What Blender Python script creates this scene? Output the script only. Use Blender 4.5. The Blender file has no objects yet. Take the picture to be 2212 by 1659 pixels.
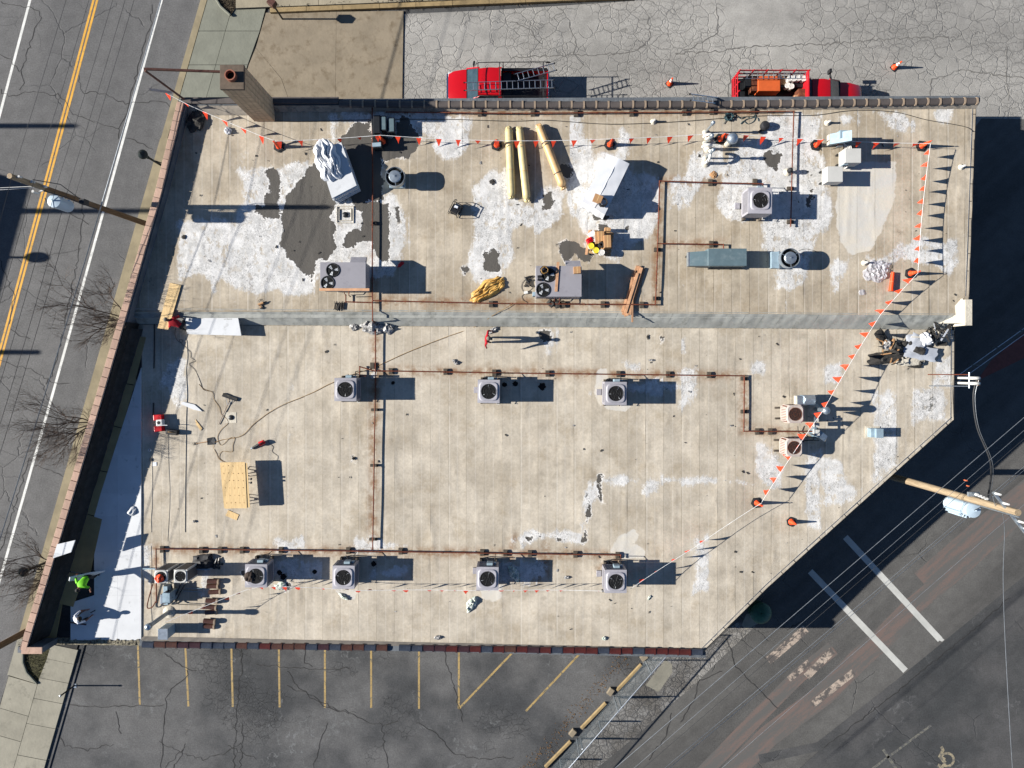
import bpy, bmesh, math, random
import numpy as np
from mathutils import Vector, Matrix, noise as mnoise

R = math.radians
rnd = random.Random(7)
scene = bpy.context.scene
COL = scene.collection

# ------------------------------------------------------------------ camera, sky, sun, exposure
ZC = 40.0            # drone height above the street
F = 1474.7           # focal length in the photo's display pixels (2212 wide)
CX, CY = 1106.0, 795.0
HU, HL, HP = 4.75, 4.0, 5.3   # upper roof, lower roof, street parapet top

cam_d = bpy.data.cameras.new('drone_camera')
cam = bpy.data.objects.new('drone_camera', cam_d)
COL.objects.link(cam)
cam.location = (0, 0, ZC)
cam_d.sensor_width = 36.0
cam_d.lens = 24.0
cam_d.shift_y = -34.5 / 2212.0
cam_d.clip_start = 0.5
cam_d.clip_end = 2000
scene.camera = cam

SUN_EL = 25.3
world = bpy.data.worlds.new('World')
scene.world = world
world.use_nodes = True
wn = world.node_tree
bg = wn.nodes['Background']
sky = wn.nodes.new('ShaderNodeTexSky')
sky.sky_type = 'NISHITA'
sky.sun_disc = False
sky.sun_elevation = R(SUN_EL)
sky.sun_rotation = R(-90)
sky.altitude = 100
sky.air_density = .75
sky.dust_density = 0.1
sky.ozone_density = 4.0
bg.inputs['Strength'].default_value = 0.05
wn.links.new(sky.outputs[0], bg.inputs['Color'])

sun_d = bpy.data.lights.new('sun', 'SUN')
sun_d.energy = 5.0
sun_d.angle = R(0.53)
sun_d.color = (1.0, 0.955, 0.89)
sun = bpy.data.objects.new('sun', sun_d)
COL.objects.link(sun)
sun.rotation_euler = Vector((math.cos(R(SUN_EL)), 0.0, -math.sin(R(SUN_EL)))).to_track_quat('-Z', 'Y').to_euler()
sun.location = (-60, 0, 40)

scene.view_settings.view_transform = 'Standard'
scene.view_settings.look = 'None'
scene.view_settings.exposure = 1.08
scene.view_settings.gamma = 1.0
scene.view_settings.use_curve_mapping = False

# ------------------------------------------------------------------ helpers
def at(dx, dy, h=0.0):
    """ground-plan point (metres) of something seen at display pixel (dx,dy) at height h"""
    k = (ZC - h) / F
    return Vector(((dx - CX) * k, -(dy - CY) * k, h))

def hexc(s):
    s = s.lstrip('#')
    out = []
    for i in (0, 2, 4):
        v = int(s[i:i + 2], 16) / 255
        out.append(v / 12.92 if v <= 0.04045 else ((v + 0.055) / 1.055) ** 2.4)
    return tuple(out)

class NT:
    """tiny node-graph writer"""
    def __init__(s, m):
        s.t = m.node_tree; s.n = s.t.nodes; s.l = s.t.links
        s.out = s.n['Material Output']; s.b = s.n['Principled BSDF']
        s.tc = s.n.new('ShaderNodeTexCoord'); s.co = s.tc.outputs['Object']
    def put(s, sock, v):
        if isinstance(v, bpy.types.NodeSocket): s.l.new(v, sock)
        elif isinstance(v, (tuple, list)) and len(v) == 3 and sock.type == 'RGBA': sock.default_value = (*v, 1)
        else: sock.default_value = v
    def noise(s, scale, detail=3, rough=.55, co=None, dist=0):
        n = s.n.new('ShaderNodeTexNoise'); s.put(n.inputs['Vector'], co or s.co)
        n.inputs['Scale'].default_value = scale; n.inputs['Detail'].default_value = detail
        n.inputs['Roughness'].default_value = rough; n.inputs['Distortion'].default_value = dist
        return n.outputs['Fac']
    def vor(s, scale, feat='DISTANCE_TO_EDGE', co=None, rnd_=1):
        n = s.n.new('ShaderNodeTexVoronoi'); n.feature = feat; s.put(n.inputs['Vector'], co or s.co)
        n.inputs['Scale'].default_value = scale; n.inputs['Randomness'].default_value = rnd_
        return n.outputs['Distance'] if feat != 'COLOR' else n.outputs['Color']
    def mth(s, op, a, b=0.0, c=0.0, clamp=False):
        n = s.n.new('ShaderNodeMath'); n.operation = op; n.use_clamp = clamp
        for i, v in enumerate((a, b, c)): s.put(n.inputs[i], v)
        return n.outputs[0]
    def mr(s, v, a, b, c=0.0, d=1.0, smooth=True):
        n = s.n.new('ShaderNodeMapRange'); n.interpolation_type = 'SMOOTHSTEP' if smooth else 'LINEAR'
        s.put(n.inputs['Value'], v)
        for k, x in zip(('From Min', 'From Max', 'To Min', 'To Max'), (a, b, c, d)): s.put(n.inputs[k], x)
        return n.outputs[0]
    def mix(s, f, a, b, mode='MIX'):
        n = s.n.new('ShaderNodeMix'); n.data_type = 'RGBA'; n.blend_type = mode
        s.put(n.inputs[0], f); s.put(n.inputs[6], a); s.put(n.inputs[7], b)
        return n.outputs[2]
    def scl(s, v, x, y, z, rz=0):
        if rz:
            q = s.n.new('ShaderNodeMapping'); s.put(q.inputs['Vector'], v or s.co); q.inputs['Rotation'].default_value = (0, 0, -rz); v = q.outputs[0]
        n = s.n.new('ShaderNodeMapping'); s.put(n.inputs['Vector'], v or s.co)
        n.inputs['Scale'].default_value = (x, y, z)
        return n.outputs[0]
    def vadd(s, v, w, k):
        n = s.n.new('ShaderNodeVectorMath'); n.operation = 'MULTIPLY_ADD'
        s.put(n.inputs[0], w); n.inputs[1].default_value = (k, k, k); s.put(n.inputs[2], v)
        return n.outputs[0]
    def ncol(s, scale, detail=2, co=None):
        n = s.n.new('ShaderNodeTexNoise'); s.put(n.inputs['Vector'], co or s.co)
        n.inputs['Scale'].default_value = scale; n.inputs['Detail'].default_value = detail
        return n.outputs['Color']
    def orand(s):
        return s.n.new('ShaderNodeObjectInfo').outputs['Random']
    def bump(s, h, dist=.01, strength=1.0):
        n = s.n.new('ShaderNodeBump'); n.inputs['Distance'].default_value = dist; n.inputs['Strength'].default_value = strength
        s.put(n.inputs['Height'], h); s.l.new(n.outputs[0], s.b.inputs['Normal'])
    def attr(s, name):
        n = s.n.new('ShaderNodeAttribute'); n.attribute_name = name
        sp = s.n.new('ShaderNodeSeparateColor'); s.l.new(n.outputs['Color'], sp.inputs[0])
        return sp.outputs[0], sp.outputs[1], sp.outputs[2]

MATS = {}
def newmat(name):
    m = bpy.data.materials.new(name); m.use_nodes = True; MATS[name] = m
    return m, NT(m)

def mat(name, col, rough=.6, metal=0.0, var=.25, scale=4.0, bump=0.0, spec=.4, grime=None, gamt=.5, ovar=0.0, stretch=None, coat=0.0):
    """plain surface colour with mottling, optional second (dirt / rust) colour and grain"""
    if name in MATS: return MATS[name]
    if isinstance(col, str): col = hexc(col)
    m, g = newmat(name)
    co = g.scl(None, *stretch) if stretch else g.co
    n1 = g.noise(scale, 4, .6, co)
    f = g.mr(n1, .25, .75, 1 - var, 1 + var * .6)
    if ovar:
        f = g.mth('MULTIPLY', f, g.mr(g.orand(), 0, 1, 1 - ovar, 1 + ovar, False))
    c = g.mix(1.0, col, f, 'MULTIPLY')
    if grime is not None:
        if isinstance(grime, str): grime = hexc(grime)
        n2 = g.noise(scale * 1.7, 5, .65, co)
        c = g.mix(g.mr(n2, 1 - gamt - .12, 1 - gamt + .12), c, grime)
    g.put(g.b.inputs['Base Color'], c)
    g.b.inputs['Roughness'].default_value = rough
    g.b.inputs['Metallic'].default_value = metal
    g.b.inputs['Specular IOR Level'].default_value = spec
    if coat: g.b.inputs['Coat Weight'].default_value = coat; g.b.inputs['Coat Roughness'].default_value = .06
    if bump: g.bump(g.noise(scale * 6, 4, .6, co), bump)
    return m

class MB:
    """collects simple solids and links them as ONE mesh object"""
    def __init__(s): s.v = []; s.f = []; s.m = []; s.M = None; s.mi = 0
    def add(s, vs, fs, mi=None):
        o = len(s.v)
        if s.M is not None: vs = [s.M @ Vector(p) for p in vs]
        s.v += [tuple(p) for p in vs]
        s.f += [tuple(i + o for i in f) for f in fs]
        s.m += [s.mi if mi is None else mi] * len(fs)
        return s
    def box(s, x0, y0, z0, x1, y1, z1, mi=None):
        return s.add([(x0, y0, z0), (x1, y0, z0), (x1, y1, z0), (x0, y1, z0), (x0, y0, z1), (x1, y0, z1), (x1, y1, z1), (x0, y1, z1)],
              [(3, 2, 1, 0), (4, 5, 6, 7), (0, 1, 5, 4), (1, 2, 6, 5), (2, 3, 7, 6), (3, 0, 4, 7)], mi)
    def cb(s, c, sz, rz=0, rx=0, ry=0, mi=None):
        M = Matrix.Translation(c) @ Matrix.Rotation(rz, 4, 'Z') @ Matrix.Rotation(ry, 4, 'Y') @ Matrix.Rotation(rx, 4, 'X')
        x, y, z = sz[0] / 2, sz[1] / 2, sz[2] / 2
        vs = [M @ Vector(p) for p in [(-x, -y, -z), (x, -y, -z), (x, y, -z), (-x, y, -z), (-x, -y, z), (x, -y, z), (x, y, z), (-x, y, z)]]
        return s.add(vs, [(3, 2, 1, 0), (4, 5, 6, 7), (0, 1, 5, 4), (1, 2, 6, 5), (2, 3, 7, 6), (3, 0, 4, 7)], mi)
    def beam(s, a, b, w, h, mi=None):
        a, b = Vector(a), Vector(b); d = b - a; L = d.length
        q = d.to_track_quat('X', 'Z').to_matrix().to_4x4()
        M = Matrix.Translation((a + b) / 2) @ q
        x, y, z = L / 2, w / 2, h / 2
        vs = [M @ Vector(p) for p in [(-x, -y, -z), (x, -y, -z), (x, y, -z), (-x, y, -z), (-x, -y, z), (x, -y, z), (x, y, z), (-x, y, z)]]
        return s.add(vs, [(3, 2, 1, 0), (4, 5, 6, 7), (0, 1, 5, 4), (1, 2, 6, 5), (2, 3, 7, 6), (3, 0, 4, 7)], mi)
    def cyl(s, a, b, r, r2=None, n=10, caps=True, mi=None):
        a, b = Vector(a), Vector(b); r2 = r if r2 is None else r2
        q = (b - a).to_track_quat('Z', 'Y').to_matrix()
        vs = []
        for p, rr in ((a, r), (b, r2)):
            for i in range(n):
                t = 2 * math.pi * i / n
                vs.append(p + q @ Vector((rr * math.cos(t), rr * math.sin(t), 0)))
        fs = [(i, (i + 1) % n, n + (i + 1) % n, n + i) for i in range(n)]
        if caps: fs += [tuple(range(n - 1, -1, -1)), tuple(range(n, 2 * n))]
        return s.add(vs, fs, mi)
    def tube(s, pts, r, n=6, mi=None, taper=None):
        pts = [Vector(p) for p in pts]; vs = []; fs = []
        k = len(pts); up = Vector((0, 0, 1))
        for i, p in enumerate(pts):
            d = (pts[min(i + 1, k - 1)] - pts[max(i - 1, 0)])
            if d.length < 1e-9: d = Vector((1, 0, 0))
            d.normalize()
            a = d.cross(up)
            if a.length < .05: a = d.cross(Vector((1, 0, 0)))
            a.normalize(); b = a.cross(d)
            rr = r if taper is None else r + (taper - r) * i / max(1, k - 1)
            for j in range(n):
                t = 2 * math.pi * j / n
                vs.append(p + a * (rr * math.cos(t)) + b * (rr * math.sin(t)))
        for i in range(k - 1):
            for j in range(n):
                fs.append((i * n + j, i * n + (j + 1) % n, (i + 1) * n + (j + 1) % n, (i + 1) * n + j))
        fs += [tuple(range(n - 1, -1, -1)), tuple(range((k - 1) * n, k * n))]
        return s.add(vs, fs, mi)
    def lathe(s, prof, c=(0, 0, 0), n=16, mi=None, q=None, closed=False):
        c = Vector(c); vs = []; fs = []; k = len(prof)
        for (r, z) in prof:
            for j in range(n):
                t = 2 * math.pi * j / n
                p = Vector((r * math.cos(t), r * math.sin(t), z))
                vs.append(c + (q @ p if q is not None else p))
        for i in range(k - 1):
            for j in range(n):
                fs.append((i * n + j, i * n + (j + 1) % n, (i + 1) * n + (j + 1) % n, (i + 1) * n + j))
        if not closed:
            if prof[0][0] > 1e-4: fs.append(tuple(range(n - 1, -1, -1)))
            if prof[-1][0] > 1e-4: fs.append(tuple(range((k - 1) * n, k * n)))
        return s.add(vs, fs, mi)
    def ball(s, c, r, n=12, mi=None, sz=1.0):
        m = max(4, n // 2)
        return s.lathe([(max(1e-5, r * math.sin(math.pi * i / m)), -r * sz * math.cos(math.pi * i / m)) for i in range(m + 1)], c, n, mi)
    def prism(s, poly, z0, z1, mi=None):
        k = len(poly)
        a = sum(poly[i][0] * poly[(i + 1) % k][1] - poly[(i + 1) % k][0] * poly[i][1] for i in range(k))
        if a < 0: poly = poly[::-1]
        vs = [(p[0], p[1], z0) for p in poly] + [(p[0], p[1], z1) for p in poly]
        fs = [tuple(range(k - 1, -1, -1)), tuple(range(k, 2 * k))] + [(i, (i + 1) % k, k + (i + 1) % k, k + i) for i in range(k)]
        return s.add(vs, fs, mi)
    def side(s, prof, y0, y1, mi=None):
        """profile in x-z extruded along y"""
        k = len(prof)
        a = sum(prof[i][0] * prof[(i + 1) % k][1] - prof[(i + 1) % k][0] * prof[i][1] for i in range(k))
        if a > 0: prof = prof[::-1]
        vs = [(p[0], y0, p[1]) for p in prof] + [(p[0], y1, p[1]) for p in prof]
        fs = [tuple(range(k - 1, -1, -1)), tuple(range(k, 2 * k))] + [(i, (i + 1) % k, k + (i + 1) % k, k + i) for i in range(k)]
        return s.add(vs, fs, mi)
    def flat(s, poly, z, mi=None):
        k = len(poly)
        a = sum(poly[i][0] * poly[(i + 1) % k][1] - poly[(i + 1) % k][0] * poly[i][1] for i in range(k))
        if a < 0: poly = poly[::-1]
        return s.add([(p[0], p[1], z) for p in poly], [tuple(range(k))], mi)
    def ribbon(s, pts, w, z, mi=None):
        vs = []; k = len(pts)
        for i, p in enumerate(pts):
            a = Vector(pts[max(i - 1, 0)][:2]); b = Vector(pts[min(i + 1, k - 1)][:2])
            d = (b - a); d.normalize() if d.length else None
            nn = Vector((-d.y, d.x)) * (w[i] if isinstance(w, list) else w) / 2
            vs += [(p[0] + nn.x, p[1] + nn.y, z), (p[0] - nn.x, p[1] - nn.y, z)]
        return s.add(vs, [(2 * i, 2 * i + 1, 2 * i + 3, 2 * i + 2) for i in range(k - 1)], mi)
    def mesh(s, name, mats, smooth=None, bevel=0.0, seg=2):
        me = bpy.data.meshes.new(name)
        me.from_pydata(s.v, [], s.f)
        if not isinstance(mats, (list, tuple)): mats = [mats]
        for m in mats: me.materials.append(m)
        if len(mats) > 1: me.polygons.foreach_set('material_index', s.m)
        if bevel:
            bm = bmesh.new(); bm.from_mesh(me)
            bmesh.ops.recalc_face_normals(bm, faces=bm.faces)
            es = [e for e in bm.edges if len(e.link_faces) == 2 and e.calc_face_angle(0) > R(25)]
            bmesh.ops.bevel(bm, geom=es, offset=bevel, segments=seg, affect='EDGES', profile=.6, clamp_overlap=True)
            bm.to_mesh(me); bm.free()
        me.update()
        if smooth is not None:
            me.polygons.foreach_set('use_smooth', [True] * len(me.polygons))
            if smooth < 179: me.set_sharp_from_angle(angle=R(smooth))
        return me
    def build(s, name, mats, parent=None, smooth=None, bevel=0.0, seg=2):
        return link(name, s.mesh(name, mats, smooth, bevel, seg), parent)

def link(name, data, parent=None):
    o = bpy.data.objects.new(name, data); COL.objects.link(o)
    if parent is not None: o.parent = parent
    return o
def tag(o, label=None, cat=None, group=None, kind=None):
    if label: o['label'] = label
    if cat: o['category'] = cat
    if group: o['group'] = group
    if kind: o['kind'] = kind
    return o
def thing(name, label, cat, loc, rz=0.0, group=None):
    o = link(name, None); o.empty_display_size = .2
    o.location = loc; o.rotation_euler = (0, 0, rz)
    return tag(o, label, cat, group)
def solo(mb, name, mats, label, cat, loc=(0, 0, 0), rz=0.0, group=None, smooth=None, bevel=0.0):
    o = mb.build(name, mats, None, smooth, bevel)
    o.location = loc; o.rotation_euler = (0, 0, rz)
    return tag(o, label, cat, group)
def dup(root, label, loc=None, rz=None, cat=None):
    def cp(o, par):
        c = o.copy(); COL.objects.link(c)
        if par is not None: c.parent = par
        for k in list(o.children): cp(k, c)
        return c
    r = cp(root, None); r['label'] = label
    if loc is not None: r.location = loc
    if rz is not None: r.rotation_euler = (0, 0, rz)
    return r
def structure(mb, name, m, smooth=None):
    return tag(mb.build(name, m, None, smooth), kind='structure')
def xy(l, h=0.0): return [tuple(at(x, y, h))[:2] for x, y in l]
def drape(w, l, h, seed, fl=4.2, fw=.8, nx=36, ny=32):
    """loose cloth with long folds running along its length"""
    vs = []; o = Vector((seed * 2.3, seed * 5.1, 0))
    for j in range(ny + 1):
        for i in range(nx + 1):
            u, v = i / nx * 2 - 1, j / ny * 2 - 1
            wd = w / 2 * (1 + .22 * mnoise.noise(Vector((v * 1.7, 3, 0)) + o)) * (1 - .25 * v * v); x = u * wd + .12 * w * mnoise.noise(Vector((u * 2, v * 1.5, 1)) + o) + .1 * w * mnoise.noise(Vector((v * 2.2, 9, 0)) + o); y = v * l / 2 * (1 - .15 * u * u + .16 * mnoise.noise(Vector((u * 3, 7, 0)) + o))
            f = abs(mnoise.noise(Vector((u * fl + .9 * mnoise.noise(Vector((u, v * 1.3, 4)) + o), v * fw, 0)) + o)) + .5 * abs(mnoise.noise(Vector((u * fl * 2.3, v * fw * 2.4, 3)) + o))
            e = max(0, 1 - max(abs(u), abs(v)) ** 4)
            vs.append((x, y, .015 + e * h * (.3 + f)))
    w_ = nx + 1
    return MB().add(vs, [(j * w_ + i, j * w_ + i + 1, (j + 1) * w_ + i + 1, (j + 1) * w_ + i) for j in range(ny) for i in range(nx)])
def wob(pts, step=.35, amp=.12, seed=0):
    """wander a polyline so that it reads as a crack or a slack line"""
    r = random.Random(seed); out = []
    for a, b in zip(pts[:-1], pts[1:]):
        a, b = Vector(a[:2]), Vector(b[:2]); n = max(1, int((b - a).length / step))
        for i in range(n): out.append(tuple(a.lerp(b, i / n) + Vector((r.uniform(-amp, amp), r.uniform(-amp, amp)))))
    out.append(tuple(pts[-1][:2])); return out
def spline(pts, n=6):
    pts = [Vector(p) for p in pts]; out = []
    for i in range(len(pts) - 1):
        p0, p1, p2, p3 = pts[max(i - 1, 0)], pts[i], pts[i + 1], pts[min(i + 2, len(pts) - 1)]
        for j in range(n):
            t = j / n
            out.append(.5 * ((2 * p1) + (p2 - p0) * t + (2 * p0 - 5 * p1 + 4 * p2 - p3) * t * t + (3 * p1 - p0 - 3 * p2 + p3) * t ** 3))
    out.append(pts[-1]); return out
def lerp(a, b, t): return a + (b - a) * t
# ------------------------------------------------------------------ materials
def asphalt(name, col, col2, crack=1.6, cw=.035, cmask=(.45, .6), cdark=.55, patch=.12, grain=.12, speck=.0, stretch=(1, 1, 1), rz=0.0, ms=.16, light=None, small=None):
    m, g = newmat(name)
    w = g.vadd(g.co, g.ncol(.9, 3), .55)
    w = g.vadd(w, g.ncol(4, 3), .16)
    c = g.mix(g.mr(g.noise(patch, 5, .6, g.scl(None, *stretch, rz)), .35, .65), col, col2)
    c = g.mix(1.0, c, g.mr(g.noise(1.3, 5, .65), .25, .75, .86, 1.1), 'MULTIPLY')
    c = g.mix(1.0, c, g.mr(g.noise(45, 2, .7), .2, .8, 1 - grain, 1 + grain), 'MULTIPLY')
    if light is not None:
        v_ = g.mth('ABSOLUTE', g.mth('SUBTRACT', g.noise(.5, 5, .6, g.vadd(g.co, g.ncol(.7, 3), 1.2)), .5))
        c = g.mix(g.mth('MULTIPLY', g.mth('MULTIPLY', g.mr(v_, .0, .022, 1, 0), g.mr(g.noise(.25, 3), .5, .62)), g.mr(g.noise(3, 4), .4, .6, .1, .75)), c, light)
        c = g.mix(g.mth('MULTIPLY', g.mr(g.noise(1.1, 6, .75), .58, .75), .35), c, light)
    c = g.mix(1.0, c, g.mr(g.noise(11, 5, .8), .3, .7, 1 - grain * 1.3, 1 + grain * 1.1), 'MULTIPLY')
    hgt = None
    if crack:
        e = g.vor(crack, co=w)
        e2 = g.vor(crack * 2.1, co=w)
        mk = g.mr(g.noise(ms, 3, .6), cmask[0], cmask[1])
        k1 = g.mth('MULTIPLY', g.mr(e, 0, cw, 1, 0), g.mr(mk, 0, .6))
        k2 = g.mth('MULTIPLY', g.mr(e2, 0, cw * .9, .75, 0), g.mr(mk, .45, 1))
        k = g.mth('MAXIMUM', k1, k2)
        if small is not None:
            # wide worn crazing band
            k = g.mth('MAXIMUM', k, g.mth('MULTIPLY', g.mr(g.vor(small, co=w), 0, cw * 1.3, .6, 0), g.mr(g.noise(.09, 2), .5, .62)))
        c = g.mix(g.mth('MULTIPLY', k, cdark), c, tuple(x * .25 for x in col))
        hgt = k
    g.put(g.b.inputs['Base Color'], c)
    g.b.inputs['Roughness'].default_value = .9
    g.b.inputs['Specular IOR Level'].default_value = .25
    gr = g.noise(38, 3, .7)
    g.bump(g.mth('SUBTRACT', gr, g.mth('MULTIPLY', hgt, 1.5)) if hgt is not None else gr, .012)
    return m

A_BASE = asphalt('asphalt_base', (.075, .077, .078), (.06, .06, .06), crack=.35, cmask=(.5, .6))
A_ROAD = asphalt('asphalt_road', (.138, .136, .133), (.108, .107, .106), crack=.22, cw=.008, cmask=(.45, .6), cdark=.4, patch=.3, grain=.16, stretch=(1, .12, 1), rz=R(-15.4))
A_LOT = asphalt('asphalt_crazed', (.345, .333, .306), (.235, .227, .21), crack=1.35, cw=.04, cmask=(.34, .56), cdark=.42, patch=.16, grain=.1, stretch=(.35, 1, 1))
A_PARK = asphalt('asphalt_parking', (.118, .117, .115), (.05, .052, .054), crack=2.6, cw=.03, cmask=(.52, .64), cdark=.6, patch=.17, grain=.18, light=(.16, .165, .165))
A_ALLEY = asphalt('asphalt_alley', (.108, .105, .098), (.072, .07, .066), crack=.3, cw=.01, cmask=(.5, .7), cdark=.4, patch=.45, grain=.14, stretch=(.12, 1, 1), rz=R(42))
A_RIGHT = asphalt('asphalt_sealed', (.078, .077, .076), (.045, .047, .048), crack=.2, cw=.006, cmask=(.5, .7), cdark=.3, patch=.22, grain=.16, light=(.12, .12, .12))
A_CRAZE = asphalt('asphalt_broken', (.28, .27, .25), (.13, .12, .105), crack=2.3, cw=.085, cmask=(.1, .3), cdark=.75, patch=.55, grain=.15)

M_CONC2 = mat('concrete_pale_walk', '#8d897b', .85, var=.14, scale=1.0, bump=.01, spec=.25, ovar=.05, grime='#757266', gamt=.34)
M_CONC = mat('concrete_walk', '#78796d', .85, var=.12, scale=1.2, bump=.01, spec=.25, ovar=.05)
M_FLASHS = mat('flashing_brown_grey', '#716b63', .75, var=.22, scale=2)
M_TAN = mat('concrete_tan', '#867b69', .85, var=.14, scale=.9, bump=.01, spec=.25, grime='#6e6250', gamt=.4, ovar=.03)
M_TANTOP = mat('concrete_tan_walk', '#938a76', .85, var=.14, scale=1.1, bump=.01, spec=.25, ovar=.05)
M_CURB = mat('concrete_curb', '#8d7a58', .85, var=.25, scale=2.5, bump=.01, spec=.25, ovar=.08)
M_OLIVE = mat('concrete_gutter', '#8c8168', .85, var=.2, scale=1.0, bump=.01, spec=.25)
M_DARKJOINT = mat('joint_dark', (.03, .029, .027), .95)
M_CRACK = mat('crack_dark', (.032, .031, .03), .95, var=.3)
M_SEAM = mat('crack_soft', (.13, .125, .115), .95, var=.3)
M_GRASS = mat('winter_grass', '#4c4a2e', .95, var=.6, scale=9, grime='#2e2b1c', gamt=.45, bump=.04)
M_MULCH = mat('mulch', '#5f5340', .95, var=.6, scale=8, grime='#2d261d', gamt=.5, bump=.05)
def paint(name, col, wear, scale=3.0, under=None, thr=None):
    m, g = newmat(name)
    n = g.noise(scale, 6, .7)
    e = g.vor(2.4, co=g.vadd(g.co, g.ncol(4, 2), .3))
    c = g.mix(1.0, hexc(col), g.mr(g.noise(1.5, 4), .3, .7, .85, 1.05), 'MULTIPLY')
    k = g.mth('MAXIMUM', g.mr(n, 1 - wear - .06, 1 - wear + .06), g.mth('MULTIPLY', g.mr(e, 0, .03, 1, 0), .7))
    c = g.mix(k, c, under or (.1, .1, .1))
    g.put(g.b.inputs['Base Color'], c); g.b.inputs['Roughness'].default_value = .75
    return m
P_WHITE = paint('paint_white', '#d3d3cd', .36, 4, (.3, .3, .3))
P_YEL = paint('paint_yellow', '#d19a2c', .4, 4, (.32, .2, .05))
P_LOT = paint('paint_lot_yellow', '#a08856', .42, 5, (.1, .095, .07))
P_BAR = paint('paint_stop_bar', '#b4b4ae', .36, 1.2, (.4, .4, .38))
P_FADE = paint('paint_faded', '#a8998a', .5, 2.2, (.085, .075, .068))
P_GHOST = paint('paint_ghost', '#706e62', .5, 5, (.07, .07, .07))
P_CREAM = paint('paint_cream', '#958a70', .5, 5, (.12, .11, .09))
def red_wear(name):
    m, g = newmat(name)
    co = g.scl(None, .2, 1.3, 1, R(42))
    n = g.noise(1.2, 6, .7, co); n2 = g.noise(9, 5, .75)
    k = g.mr(g.mth('ADD', g.mth('MULTIPLY', n, .75), g.mth('MULTIPLY', n2, .3)), .46, .62)
    g.put(g.b.inputs['Base Color'], g.mix(k, (.09, .087, .081), (.138, .098, .083)))
    g.b.inputs['Roughness'].default_value = .9
    return m
A_REDWEAR = red_wear('asphalt_red_streak')

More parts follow.
